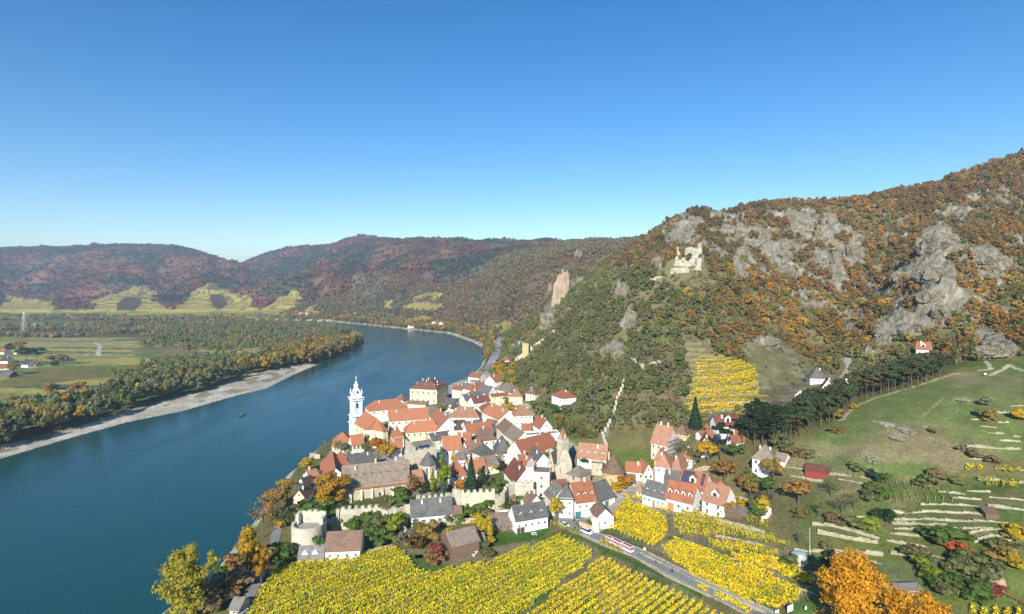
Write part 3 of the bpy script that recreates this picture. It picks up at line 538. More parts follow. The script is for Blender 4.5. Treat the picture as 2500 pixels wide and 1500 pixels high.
    for i, (dn, fx) in enumerate(doors):
        gz = T(A.x+ca*L*fx, A.y+sa*L*fx)-g0; ob('door' if dn in ('door', 'arch') else 'gate', DOOR[dn], root, (L*fx+ox, oy-.02, min(max(gz, -2.5), .3)))
    for i in range(chim):
        fx = (i+.6)/(chim+.2) if chim > 1 else hrng.choice([.3, .68]); x_, y_ = L*fx, d*(.5 if hrng.random() < .5 else .36)
        if kind == 'p': x_, y_ = L*(.5 if i % 2 else .62), d*(.3+.4*i/max(1, chim))
        ob('chimney', CHIMW if cw else CHIM, ro, (x_+ox, y_+oy, hf(x_, y_)))
    if dorm:
        n_, w_, hw_, typ = dorm; wc = wall if 'wall_'+wall in MAT else 'white'
        dm = dormer_me(w_, hw_, 3.0 if typ == 'gable' else 1.6, 'roof_'+roof, 'wall_'+wc, typ)
        for i in range(n_):
            x_ = L*(i+.5)/n_; y_ = d*(.16 if typ == 'gable' else .2); ob('dormer', dm, ro, (x_+ox, y_+oy, hf(x_, y_)-.35))
    rec = dict(root=root, L=L, d=d, wh=wh, th=th, roof=ro, hf=hf, ox=ox, oy=oy, A=A, B=B, rise=rise)
    HOUSES[key or label] = rec; return rec
h = house
# --- the abbey and palace quarter
s_ = h('large cream palace by the river with brown hipped roof and two storeys of windows','A',1365,418,1770,440,27,14,5.5,'m','sandstone','maroon',(5,2,'l'),8,0,(3,1.1,1.0,'gable'),'palace','palace',key='palace',inset=8)
for x_, y_ in ((.15,.3),(.35,.75),(.5,.28),(.62,.7),(.8,.5),(.9,.3),(.45,.55),(.3,.4)):
    ob('chimney', CHIMW, s_['roof'], (s_['L']*x_+s_['ox'], s_['d']*y_+s_['oy'], s_['hf'](s_['L']*x_, s_['d']*y_)+.4))
for k_ in range(5): o_ = ob('dormer', dormer_me(1.1,1.0,3.0,'roof_maroon','wall_cream','gable'), s_['roof'], (s_['L']-2.2+s_['ox'], s_['d']*(k_+.6)/5.2+s_['oy'], s_['wh']+1.1)); o_.rotation_euler = (0,0,math.pi/2)
h('red roofed annex behind the right end of the cream palace','A',2000,430,2130,450,14,8,4,'g','cream','rust',(1,1,'m'),1,2,name='annex')
h('square river pavilion with steep brown pyramid roof behind the abbey','A',1128,582,1262,600,8,7,5,'y','cream','brown',(2,1,'m'),1,0,name='pavilion',cat='pavilion')
h('abbey back wing with plain long orange roof beside the church tower','A',750,762,1330,706,16,9,6,'h','cream','orange',(4,1,'m'),0,1,name='abbey_wing',cat='abbey wing')
h('low brown roofed outbuilding in front of the cream palace','A',1330,652,1600,668,7,4,2.2,'g','palecream','brown',(2,1,'s'),1,0,name='outbuilding',cat='outbuilding')
h('abbey main wing with very long orange roof and row of cream wall windows','A',1060,912,1650,872,15,8,6.5,'g','cream','orange',(6,1,'m'),0,3,name='abbey_wing',cat='abbey wing',key='abbeylong')
h('abbey cross wing with orange roof between white fire walls','A',1640,884,1785,1032,14,9,6.5,'g','white','orange',(2,1,'m'),1,2,name='abbey_wing',cat='abbey wing',key='cross')
h('abbey front wing with yellow wall and white curved gable above the street','A',1300,1085,1830,1045,11,7.5,5.5,'h','paleyellow','orange',(6,1,'m'),0,2,name='abbey_wing',cat='abbey wing',key='abbeyfront')
h('small orange pyramid roofed sacristy right of the yellow church apse','A',1120,1165,1275,1146,11,7,6,'y','cream','orange',(2,1,'s'),1,1,cat='sacristy',name='sacristy')
h('red roofed narrow house with grey skylight left of the stone hotel','A',1060,1330,1240,1322,8,5,4.5,'g','white','red',(2,1,'s'),1,1)
h('cream rectory with broad orange hipped roof left of the church','A',190,1262,495,1242,14,6,5.5,'h','cream','orange',(3,1,'m'),1,0,cat='rectory',name='rectory')
h('cream wing with orange gabled roof and three arched windows under the church','A',500,1278,672,1252,9,6,5,'g','cream','orange',(3,1,'l'),0,0,cat='wing',name='rectory_wing')
r_ = h('massive pale stone hotel block with stepped parapets and solar strip','D',492,290,850,240,17,15,3.0,'g','stone','taupe',(0,1,'s'),0,0,name='stone_hotel',cat='hotel',key='hotel',ov=-.6)
mb = MB(); mb.box(3, 2.0, 0, r_['L']-3, 3.9, .12); v = [(x, y, z+r_['wh']+ (y/ (r_['d']/2))*3.0+.08) for x, y, z in mb.v]; mb.v = [(x+r_['ox'], y+r_['oy'], z) for x, y, z in v]; mb.build('solar_panel', MAT['solar'], r_['root'])
mb = MB()
for i in range(7): mb.box(r_['ox']+i*r_['L']/7, r_['oy']-.3, 8, r_['ox']+(i+1)*r_['L']/7-.02*i, r_['oy']+.5, 15.2+.5*(i % 2)+.15*i)
mb.box(r_['ox']-.3, r_['oy']+.5, 8, r_['ox']+.5, -r_['oy'], 17.3).box(-r_['ox']-.5, r_['oy']+.5, 8, -r_['ox']+.3, -r_['oy'], 17.1)
for i in range(4): mb.box(r_['ox']-1.1, r_['oy']+2+i*4, -3, r_['ox']-.3, r_['oy']+3+i*4, 12)
mb.build('parapet', MAT['rubble_stone'], r_['root'])
# --- north end of the town, by the river
h('white gabled house at the far end of the town, nearest the car park','B',545,264,662,236,14,5,4.5,'p','white','rust',(2,1,'s'),0,2,cw=True)
h('tall white gabled house with rust roof in front of its twin at the town end','B',640,302,795,326,12,7,5,'p','white','rust',(2,1,'s'),0,2,cw=True)
h('flat pale grey roofed building on the river edge','B',415,325,545,330,9,4,1.5,'g','palecream','grey',(2,1,'s'),0,0)
h('dark slate roofed house beside the river behind the palace','B',288,425,430,432,9,7,4.5,'g','white','slate',(2,2,'s'),1,1)
h('low red roofed house wedged under the dark slate roof by the river','B',320,478,440,462,6,4,3,'g','white','red',(2,1,'s'),0,0)
h('red hip roofed house with central chimney and white dormers','B',445,452,715,412,11,6,5,'h','white','red',(4,1,'s'),1,2,(2,1.4,1.1,'gable'))
h('white house with wide brown hipped roof below the red chimneyed one','B',435,522,690,497,9,6,3.5,'h','white','brown',(4,2,'s'),1,1)
h('white gable fronted house with dark roof in the upper town','B',682,505,822,480,11,7,5.5,'p','white','slate',(2,2,'s'),1,0)
h('cream hall with large bulging brown roof at the hill foot','B',815,432,1010,478,13,6,5.5,'h','cream','taupe',(5,1,'s'),0,0)
h('cream villa with low red roof and balconies facing the garden','B',750,548,1000,522,7,7,1.6,'g','paleyellow','rust',(3,2,'s'),0,0)
h('cream wing with orange brown hipped roof at the foot of the vineyard slope','B',1000,535,1206,545,11,7,4.5,'h','paleyellow','tan',(3,2,'s'),1,1)
h('long dark slate roofed street house with yellow front','B',350,602,622,562,9,8,4,'g','cream','slate',(5,2,'s'),1,1)
h('dark red roofed house below the long slate roof','B',480,645,772,602,9,7,4,'g','white','darkred',(4,1,'s'),0,1,cw=True)
h('grey roofed house with skylight right of the cream palace','B',18,652,165,668,10,6,4,'g','cream','slate',(2,1,'s'),1,0)
h('small grey roofed house with white fire wall near the palace','B',228,660,362,662,9,5,3.5,'g','white','slate',(2,1,'s'),1,1)
h('tiny dark roofed outhouse among yellow bushes below the grey house','B',122,722,240,740,6,3.5,2.5,'g','cream','dark',(1,1,'s'),0,0)
h('street corner house with red hipped end and cream front, upper main street','B',556,700,612,778,12,7,4.5,'h','cream','red',(2,2,'s'),1,1)
h('long orange roofed main street building with cream front running towards the viewer','B',596,774,850,890,16,9,5.5,'g','cream','orange',(9,2,'s'),0,3)
h('white and pink house with wide brown red hipped roof above the abbey lane','B',108,852,558,856,13,7,6,'h','white','tan',(6,2,'s'),1,3)
h('cream house with brown hipped roof and roof panels at the garden edge','B',1088,830,1366,816,12,7.5,5.5,'h','palecream','tan',(4,2,'s'),0,3,cw=True)
h('yellow house with brown half hipped roof alone on the slope','B',1256,486,1400,506,9,5.5,4,'h','paleyellow','brown',(3,2,'s'),1,1,(1,1.4,1,'gable'))
v_ = h('white villa with red pyramid roof and tower like chimney on the slope','B',1650,512,1815,568,11,9,4.5,'y','white','red',(3,2,'s'),2,1,key='villa',cw=True)
h('red roofed house with white curved gable below the hillside villa','B',1475,1024,1660,1006,13,6,5,'p','white','red',(3,1,'m'),0,2,cw=True)
h('low red roofed wing left of the white curved gable','B',1215,1048,1345,1046,8,5,3,'g','palecream','red',(2,1,'s'),0,1)
h('pinkish street house with patched brown roof and tall pale front','B',818,996,925,1085,11,9,5,'g','rose','brown',(5,2,'s'),1,2)
h('yellow street house with grey brown roof and decorated front','B',932,1106,1100,1224,11,9,5,'g','cream','taupe',(6,2,'s'),1,1)
h('long white terrace building with flat grey roof below the white gable','B',1240,1150,1590,1122,7,7,.3,'f','white','grey',(2,1,'s'),0,0)
h('white flat roofed block with small windows beside the round spired tower','B',1598,1120,1770,1112,7,7,.3,'f','white','grey',(3,1,'s'),0,0)
h('red roofed L shaped house with cream street front near the belfry','E',510,535,1075,378,12,8,6,'g','cream','red',(6,2,'s'),2,2,(1,1.4,1,'gable'))
h('dark slate gabled house in front of the long red roof','E',522,552,704,694,10,7,5,'g','white','slate',(4,1,'s'),0,1)
h('white gable fronted arm of the dark slate house','E',705,700,782,612,10,6,3,'p','white','slate',(1,1,'s'),0,0)
# --- centre of the town
h('bright orange hip roofed house behind the stone hotel','D',975,264,1264,240,14,8,6,'g','white','orange',(3,1,'s'),1,0)
h('red roofed house with one white dormer in the town centre','D',1196,168,1405,168,11,7,5.5,'g','white','red',(3,1,'s'),1,1,(1,1.6,1.2,'gable'))
h('low brown roofed white house beside the bright orange roof','D',1400,276,1632,216,10,5,4,'g','white','tan',(3,1,'s'),0,1)
h('brown hip roofed cream house with two dark windows in the centre','B',512,1216,820,1182,10,6,4,'h','cream','brown',(3,1,'m'),1,0)
h('small brown tent roofed house with very tall chimney','B',590,1128,762,1112,9,6,5,'y','white','brown',(2,1,'s'),1,1)
h('long red roofed house with brown end above the town centre','B',378,1102,762,1062,10,6,5,'g','white','red',(4,1,'s'),1,2)
h('dark brown roofed house behind the abbey fire wall','B',185,1042,352,1034,9,6,5,'g','cream','dark',(2,1,'s'),0,0)
h('narrow slate roofed lane house in the middle of town','B',360,1012,645,966,7,7,3,'g','white','slate',(3,1,'s'),0,1)
h('slate pyramid roofed house left of the big slate roof','D',1600,352,1816,302,11,5,5,'y','cream','slate',(2,1,'s'),1,0)
h('big slate hip roofed house with tall white chimney','D',1822,302,2090,292,14,6,7,'h','white','slate',(3,1,'s'),1,1,cw=True)
h('low grey brown hall roof behind the cypress garden','D',1625,528,1880,490,14,5,3,'g','cream','taupe',(3,1,'s'),1,0)
h('red roofed garden villa with white bay and balcony among cypresses','D',1130,686,1352,648,11,6,6,'h','white','red',(3,1,'m'),1,1,key='gardenvilla')
h('red roofed wing behind the tall blue green spruce','D',1400,640,1680,600,10,4,5,'g','white','orange',(2,1,'s'),0,0)
h('white gabled house with steep dark red roof sloping down to the town wall','D',1962,604,2135,806,11,7,6.5,'g','white','darkred',(2,1,'s'),1,2)
h('narrow red roofed house behind the steep dark red roof','D',2150,480,2290,560,8,7,5,'g','white','red',(2,1,'s'),0,2)
h('white house with wood shed roof at the church of the stone belfry','B',640,970,760,985,8,6,3,'g','white','brown',(2,1,'s'),0,0)
h('white house with two storey front between the orange roof and slate pyramid','D',1275,330,1400,300,9,6,3.5,'h','white','taupe',(3,1,'s'),0,1)
h('white courtyard house with small grey roof behind the yellow cypress','D',1210,420,1320,408,8,5,2.5,'g','white','taupe',(3,1,'s'),0,0)
h('pale house with slate lean to behind the abbey front wing','A',1700,1210,1960,1165,8,6,3.5,'g','cream','slate',(3,1,'s'),0,1)
# --- convent complex at the left
c_ = h('very long brown tiled convent building with row of slit dormers and buttressed stone wall','C',930,712,2020,588,13,8,7.5,'g','stone','taupe',(7,1,'m'),0,3,(8,1.5,.8,'slit'),'convent','convent',key='convent',doors=(('arch',.55),))
mb = MB()
for i in range(6):
    x_ = c_['ox']+c_['L']*(i+.55)/6.3; mb.poly([(x_,c_['oy']-2.2,-4),(x_+1.1,c_['oy']-2.2,-4),(x_+1.1,c_['oy'],-4),(x_,c_['oy'],-4),(x_,c_['oy']-.9,4.4),(x_+1.1,c_['oy']-.9,4.4),(x_+1.1,c_['oy'],5.2),(x_,c_['oy'],5.2)], [(3,2,1,0),(4,5,6,7),(0,1,5,4),(1,2,6,5),(2,3,7,6),(3,0,4,7)])
mb.build('buttress', MAT['rubble_stone'], c_['root'])
mb = MB()
for i in range(6): mb.box(c_['ox']+c_['L']*(i+.62)/6.3, c_['oy']-.16, 7.0, c_['ox']+c_['L']*(i+1.45)/6.3, c_['oy']-.02, 7.85)
mb.build('glazed_gallery', MAT['metal'], c_['root']); 
mb = MB(); mb.poly([(c_['ox'],c_['oy']-1.3,6.0),(-c_['ox'],c_['oy']-1.3,6.0),(-c_['ox'],c_['oy']-.01,6.7),(c_['ox'],c_['oy']-.01,6.7),(c_['ox'],c_['oy']-1.3,5.8),(-c_['ox'],c_['oy']-1.3,5.8),(-c_['ox'],c_['oy']-.01,6.5),(c_['ox'],c_['oy']-.01,6.5)], [(0,1,2,3),(7,6,5,4),(0,4,5,1),(1,5,6,2),(2,6,7,3),(3,7,4,0)]); mb.build('lower_roof', MAT['roof_tan'], c_['root'])
h('reddish roofed lower end of the convent beside the slate chapel apse','C',2080,640,2250,618,9,5,4,'g','cream','tan',(2,1,'s'),0,0,name='convent_annex',cat='annex')
h('big red roofed house with glazed roof ladder left of the convent','C',556,340,585,640,13,6,6,'g','white','red',(2,1,'s'),0,0,key='redladder')
h('red hip roofed house between the glazed red roof and slate stable','C',860,402,1040,372,12,6,6,'h','white','red',(2,1,'s'),0,1)
h('long slate roofed house with white chimneys behind the convent','C',1032,378,1420,330,9,6,5,'g','white','slate',(3,1,'s'),1,3,cw=True)
h('small brown roofed riverside house under the big red roof','C',395,640,545,600,9,5,4.5,'g','cream','tan',(2,1,'s'),1,1)
h('dark brown roofed riverside house with white chimney','C',320,745,470,700,9,4.5,4,'g','cream','dark',(2,1,'s'),0,1,cw=True)
h('pale yellow gable house with brown roof above the river path','C',105,902,300,905,10,4.5,3.6,'p','paleyellow','brown',(2,1,'s'),0,1)
h('bright yellow riverside house just left of the round bastion','C',-5,1155,160,1180,9,4.5,3.6,'p','yellow','brown',(2,1,'s'),0,1)
# --- along the town wall and by the gate
g_ = h('square pinkish town gate tower with flat roof and dark arched passage','E',690,848,955,862,10,12,.3,'f','rose','grey',(1,3,'m'),0,0,name='gate_tower',cat='gate tower',key='gate')
mb = MB(); mb.box(-2.2+2, g_['oy']-.08, -3.4, 4.2, g_['oy']+.03, .8); mb.build('gateway', MAT['glass'], g_['root'])
mb = MB(); mb.box(g_['ox']-3.6, g_['oy']+.5, -4, g_['ox']+.0, -g_['oy'], 14.2).box(g_['ox']-3.8, g_['oy']+.3, 14.2, g_['ox']+.0, -g_['oy']+.2, 14.7); mb.build('stair_turret', MAT['wall_rose'], g_['root'])
h('small tall cottage with patched brown roof against the town wall','E',512,1262,612,1368,7,4,4,'g','palecream','brown',(1,1,'s'),1,2)
h('low white shed with brown roof under the town wall','E',105,1352,400,1322,6,3,2.6,'g','white','brown',(3,1,'s'),0,0,name='outbuilding',cat='outbuilding')
h('cream house with grey green roof and triangular dormers at the gate','E',872,1158,990,1290,10,7,5,'g','palecream','grey',(4,1,'s'),0,0,(2,1.2,.9,'gable'))
h('rust roofed rear wing of the gate house','E',1050,1090,1262,1070,8,6,2.5,'g','white','rust',(0,1,'s'),0,0)
h('white house with blue grey pyramid roof on the gate square','E',1102,1246,1345,1258,12,9,4.5,'y','white','slate',(2,2,'s'),1,0,key='bluegrey')
h('white house with rust red roof, three dormers and teal gate','E',1400,1322,1730,1278,12,7,6.5,'g','white','rust',(3,1,'s'),0,1,(3,1.3,1.0,'gable'),doors=(('teal',.08),))
h('low barn with wide slate roof and teal door beside the round tower','E',1752,1312,2035,1205,12,4,6,'g','cream','slate',(0,1,'s'),0,0,doors=(('teal',.5),),name='barn',cat='barn')
h('small cream house with brown roof at the entrance to the vineyard road','J',1492,382,1585,514,7.5,5,3.5,'g','cream','brown',(1,1,'s'),1,0,doors=())
h('white house with slate and brown roof, three dormers and arched doors on the lawn','J',372,560,850,482,9,5.5,4.5,'g','white','slate',(5,1,'s'),1,1,(3,1.2,.9,'gable'),doors=(('arch',.08),('arch',.2)))
h('low wooden roofed terrace joined to the white lawn house','J',20,640,372,610,7,2.6,2.2,'s','wood','taupe',(3,1,'m'),0,0,name='covered_terrace',cat='terrace')
h('long white house with dark slate roof and shuttered windows below the wall','I',272,500,890,442,9,5,5.5,'g','white','slate',(5,1,'x'),1,2,doors=(('door',.1),('door',.6)),cw=True)
h('small white annex with slate roof at the left of the long slate roofed house','I',82,528,222,516,6,3.5,2.2,'g','white','slate',(1,1,'x'),0,1,cw=True)
h('small white annex with brown roof at the right of the long slate roofed house','I',905,462,1028,456,6,4,2.5,'g','white','brown',(2,1,'s'),0,0)
h('white barn with plain brown roof and three tiny windows at the vineyard edge','H',706,1014,1228,990,10,4.5,5,'g','white','brown',(4,1,'s'),1,0,(2,.6,.5,'slit'),name='barn',cat='barn',doors=(('door',.06),))
b_ = h('low stone shed with grey roof and two round topped white dormers','H',292,1136,668,1116,8,2,3,'g','palecream','grey',(0,1,'s'),0,0,name='shed',cat='shed',key='domeshed')
for fx in (.25, .66):
    mb = MB(); n_ = 10; pr = [(math.cos(math.pi*i/n_)*1.2, math.sin(math.pi*i/n_)*1.7) for i in range(n_+1)]
    p_ = [(x, 0, z) for x, z in pr]+[(x*.5, 3.2, z*.6+.6) for x, z in pr]; k_ = n_+1
    mb.poly(p_, [tuple(range(k_))]+[(i+1, i, k_+i, k_+i+1) for i in range(n_)]); o_ = mb.build('dormer', MAT['wall_white'], b_['roof'], (b_['L']*fx+b_['ox'], b_['oy']+1.0, 2.4))
h('open sided wooden barn with big grey brown roof above the terrace','I',890,952,1300,856,12,5,3.2,'g','wood','taupe',(0,1,'s'),0,0,name='barn',cat='barn',key='woodbarn')
h('small plank shed with brown roof left of the big wooden barn','I',700,900,790,960,4,2.6,1.6,'g','ochre','dark',(0,1,'s'),0,0,name='shed',cat='shed')
h('tiny lean to shed right of the big wooden barn','I',1290,860,1385,850,4,2.4,1,'s','wood','taupe',(0,1,'s'),0,0,name='shed',cat='shed')
h('tiny grey roofed tool shed against the long town wall','H',1605,560,1710,552,3.5,2.4,.8,'s','wood','slate',(0,1,'s'),0,0,name='shed',cat='shed')
h('flat pale roofed extension behind the covered wooden terrace','J',150,520,330,500,6,3,.3,'f','white','grey',(0,1,'s'),0,0,name='extension',cat='extension')
h('small stone hut with grey roof at the bottom left road','L',1030,1400,1160,1410,6,2.8,2.2,'g','stone','grey',(1,1,'s'),0,0,name='hut',cat='hut')
# --- church of the stone belfry, karner, round tower
h('stone nave remnant with brown gabled roof left of the belfry','E',932,700,1035,716,14,6,6.5,'p','stone','taupe',(1,1,'m'),0,0,name='church_ruin',cat='church ruin')
k_ = h('square stone charnel house with grey brown pyramid roof in the churchyard','E',1245,838,1462,896,9,8,3.5,'y','stone','taupe',(1,1,'l'),1,0,name='charnel_house',cat='chapel')
h('white house with brown roof and four dormers behind the churchyard','E',1415,566,1885,612,10,6,6,'g','white','tan',(4,1,'m'),0,1,(4,1.3,1.0,'gable'))
h('cream stone garden house beside the churchyard wall','E',1645,700,1825,712,5,5.5,1.0,'f','stone','grey',(1,1,'s'),0,0,name='garden_house',cat='garden house')
h('brown roofed lean to tucked behind the round tower','E',1830,700,1925,690,6,3,3,'g','wood','brown',(0,1,'s'),0,0,name='shed',cat='shed')
# --- the quarter right of the round tower
h('long low white house with orange roof right of the round tower','G',415,918,690,946,7,4.5,3.6,'g','white','orange',(3,1,'m'),0,1)
h('white house with arched gable between the orange roof and the big white block','G',692,944,828,936,9,5,4,'p','palecream','orange',(2,1,'m'),0,0)
h('dark roofed shed at the foot of the round tower','G',440,1050,550,1060,5,3,2,'g','cream','brown',(1,1,'s'),0,0,name='shed',cat='shed')
h('tall blank white house with orange hipped roof above the slate roofs','G',862,832,1086,862,12,10,5,'h','white','tan',(2,1,'s'),1,1)
h('white rear wing with pale chimney beside the tall blank white house','G',1090,870,1255,900,12,7,5,'h','white','tan',(1,1,'s'),0,1)
h('yellow house with red tent roof and pool terrace on the hillside','G',850,738,965,758,10,5,4.5,'h','yellow','tan',(2,1,'s'),0,0)
sc_ = h('pink house under scaffolding with large pale red roof','G',800,480,1035,530,13,9,8,'g','pink','tan',(3,2,'m'),2,2,key='scaffold')
h('bright yellow garden pavilion with brown pyramid roof','G',1142,342,1325,372,8,4,4,'y','yellow','brown',(3,1,'s'),1,0,name='pavilion',cat='pavilion')
h('white country house with wine red roof and pointed centre gable','G',1800,246,2160,238,9,6,4.5,'g','white','darkred',(5,1,'m'),0,1,(1,3.2,2.6,'gable'))
h('small red roofed carport left of the white country house','G',1625,262,1730,275,5,2.6,1.2,'g','wood','red',(0,1,'s'),0,0,name='carport',cat='carport')
h('white gable fronted house with red roof behind the golden tree','G',1520,562,1710,580,13,5,5,'p','white','rust',(2,1,'s'),0,1)
h('white steep gabled house between dark pines','G',1932,452,2020,482,9,5,5,'p','white','rust',(1,1,'s'),0,1)
h('red roofed garage row below the white country house','G',1570,400,1760,385,6,3,2,'g','white','rust',(1,1,'s'),0,0,name='garage',cat='garage')
h('small white house with red half hipped roof above the lane','G',1285,695,1400,722,9,6,4,'h','white','tan',(2,1,'s'),1,1)
h('long white house with slate roof and three slim dormers facing the vines','G',672,1258,1010,1350,10,5,5,'g','white','slate',(5,1,'s'),0,1,(3,1.1,.7,'gable'),doors=(('door',.5),))
h('white house with rust roof, four white dormers and orange gate','K',645,572,1050,672,11,5.5,6,'g','white','rust',(3,1,'m'),1,0,(4,1.7,1.5,'gable'),doors=(('orange',.2),('door',.66)))
h('white house with pale red roof and wide dormer at the end of the row','K',1198,608,1530,702,12,6,6,'g','white','tan',(2,2,'m'),2,0,(1,3.4,1.8,'gable'),doors=())
so_ = h('white house carrying a large blue solar array on its rust roof','K',850,402,1225,482,13,5.5,6,'g','white','rust',(4,1,'s'),2,0,(1,3.0,2.4,'gable'),key='solar')
h('slate roofed hall behind the long slate roofed house','K',622,362,828,396,10,6,5,'g','white','slate',(2,1,'s'),0,1)
h('rust roofed rear building right of the solar house','K',1395,482,1625,484,9,4,3.5,'h','white','rust',(1,1,'s'),0,0)
for (x0, x1, y0, y1) in ((.02,.5,.12,.46),(.80,.93,.12,.46)):
    mb = MB(); Lx, dd, wh_, rs = so_['L'], so_['d'], so_['wh'], so_['rise']; nx = 6 if x1-x0 > .3 else 2
    for i in range(nx):
        for j in range(5):
            xa = Lx*(x0+(x1-x0)*i/nx)+.06; xb = Lx*(x0+(x1-x0)*(i+1)/nx)-.06; ya = dd*(y0+(y1-y0)*j/5)+.05; yb = dd*(y0+(y1-y0)*(j+1)/5)-.05; f_ = lambda y: wh_+rs*y/(dd/2)+.1
            mb.poly([(xa+so_['ox'],ya+so_['oy'],f_(ya)),(xb+so_['ox'],ya+so_['oy'],f_(ya)),(xb+so_['ox'],yb+so_['oy'],f_(yb)),(xa+so_['ox'],yb+so_['oy'],f_(yb)),(xa+so_['ox'],ya+so_['oy'],f_(ya)-.06),(xb+so_['ox'],ya+so_['oy'],f_(ya)-.06),(xb+so_['ox'],yb+so_['oy'],f_(yb)-.06),(xa+so_['ox'],yb+so_['oy'],f_(yb)-.06)], [(0,1,2,3),(0,4,5,1),(1,5,6,2),(2,6,7,3),(3,7,4,0)])
    mb.build('solar_panel', MAT['solar'], so_['root'])
h('small cream gatehouse with red tent roof at the vineyard lane','K',205,470,300,482,4,3.5,2.5,'y','cream','tan',(1,1,'s'),0,0,name='gatehouse',cat='gatehouse')
h('slatted pergola roof over the terrace garden right of the row','K',1560,760,1960,880,6,2.4,.6,'s','wood','taupe',(0,1,'s'),0,0,name='pergola',cat='pergola')
h('open shelter with dark flat roof in the orchard garden','K',2030,580,2230,620,4,2.6,.6,'s','wood','dark',(0,1,'s'),0,0,name='shelter',cat='shelter')
h('white villa with taupe curved roof, balcony and tall chimney on the slope','R',650,868,800,892,10,8,5.5,'h','white','taupe',(3,2,'m'),1,2,key='slopevilla',cw=True)
h('low side wing of the slope villa','R',800,880,865,895,7,4,2.5,'g','white','taupe',(1,1,'s'),0,0,name='villa_wing',cat='wing')
h('long dark red wooden shelter at the lower edge of the meadow','R',1005,948,1160,975,5,2.6,1.3,'s','redwood','darkred',(0,1,'s'),0,0,name='shelter',cat='shelter')
h('cream house with grey pyramid roof in the side valley','R',1038,334,1158,338,11,4.5,6,'y','cream','slate',(3,1,'s'),0,1)
h('white house with brown roof in the side valley above the pines','R',1118,402,1200,408,11,5.5,5,'p','white','brown',(2,1,'s'),0,1)
h('white house with slate roof hidden half behind pine tops','R',1025,470,1110,462,9,5,4,'g','white','slate',(1,1,'s'),1,0)
h('cream gabled house with orange roof in the side valley','R',936,498,1000,510,12,5,4,'p','paleyellow','tan',(2,1,'s'),0,1)
h('tiny red roofed hut below the side valley houses','R',940,532,1000,536,5,3,1.5,'g','cream','red',(1,1,'s'),0,0,name='hut',cat='hut')
h('red roof peeking over the pine strip by the amphitheatre vineyard','R',765,598,805,590,6,4,3,'g','white','red',(1,1,'s'),0,0)
h('brown vineyard shed at the end of the blue netted terraces','R',775,512,840,525,6,3,2,'g','wood','dark',(0,1,'s'),0,0,name='shed',cat='shed')
h('lone white house with orange roof high on the wooded slope','R',1750,140,1842,146,9,5,4.5,'g','white','orange',(2,1,'s'),0,1,(1,3.0,1.8,'gable'))
h('orange roofed hut glimpsed beside the valley path','R',1345,345,1420,330,6,3,2,'g','palecream','orange',(1,1,'s'),0,0,name='hut',cat='hut')
h('brown wooden toolshed among the terrace vines','T',2265,205,2335,212,3.5,2.2,.8,'s','wood','brown',(0,1,'s'),0,0,name='toolshed',cat='shed')
h('red roofed restaurant with dark terrace by the riverside car park','Y',800,905,1080,915,14,4,3.5,'h','white','red',(2,1,'s'),0,0)
h('stone watch tower with flat top on the hill wall above the car park','Y',1432,478,1600,478,9,14,.3,'f','ochre','grey',(2,2,'s'),0,0,name='watch_tower',cat='tower',under=3)
h('white vineyard workers house on the far bank road','N',1285,808,1365,800,12,5,4,'g','white','tan',(3,1,'s'),0,1)
h('long white house at the foot of the far vineyard terraces','N',1350,812,1425,802,12,5,3,'g','white','grey',(4,1,'s'),0,1)
h('small white house behind the riverside trees upstream','N',1060,836,1100,834,10,5,3,'g','white','brown',(2,1,'s'),0,0)
h('pale distant farmhouse at the far vineyard foot, left one of the pair','M',1898,534,1918,534,14,6,4,'g','white','tan',(2,1,'s'),0,0)
h('pale distant farmhouse at the far vineyard foot, right one of the pair','M',1938,532,1962,532,14,6,4,'g','white','tan',(2,1,'s'),0,0)
h('white farmhouse with dark roof on the left edge of the plain','F',0,600,140,600,10,4,5,'g','white','dark',(3,1,'s'),0,1)
h('white farmhouse with steep dark roof beside the four yellow poplars','F',385,665,505,668,12,4,6,'g','white','dark',(3,1,'s'),0,1)
h('low white wing left of the steep dark roofed farmhouse','F',230,690,330,672,8,3,2,'g','white','dark',(2,1,'s'),0,0,name='farm_wing',cat='wing')
h('brown roofed barn in the village at the left edge','F',0,735,180,722,12,3,4,'g','palecream','rust',(2,1,'s'),0,0,name='barn',cat='barn')
h('small tan roofed shed right of the steep dark roofed farmhouse','F',545,665,640,668,8,3,3,'g','ochre','brown',(1,1,'s'),0,0,name='shed',cat='shed')
h('dark solar roofed barn at the left edge of the plain','F',-20,870,165,870,12,2.5,4,'g','wood','slate',(0,1,'s'),0,0,name='barn',cat='barn')
h('white village house behind dark conifers on the left plain','F',0,440,70,440,10,4,5,'g','palecream','rust',(2,1,'s'),0,0)
h('small white house half hidden by a yellow tree on the plain','F',255,440,300,440,10,4,3,'g','white','dark',(1,1,'s'),0,0)
h('long white industrial hall far across the plain','M',125,609,305,606,24,4,1,'f','white','grey',(0,1,'s'),0,0,name='industrial_hall',cat='hall')
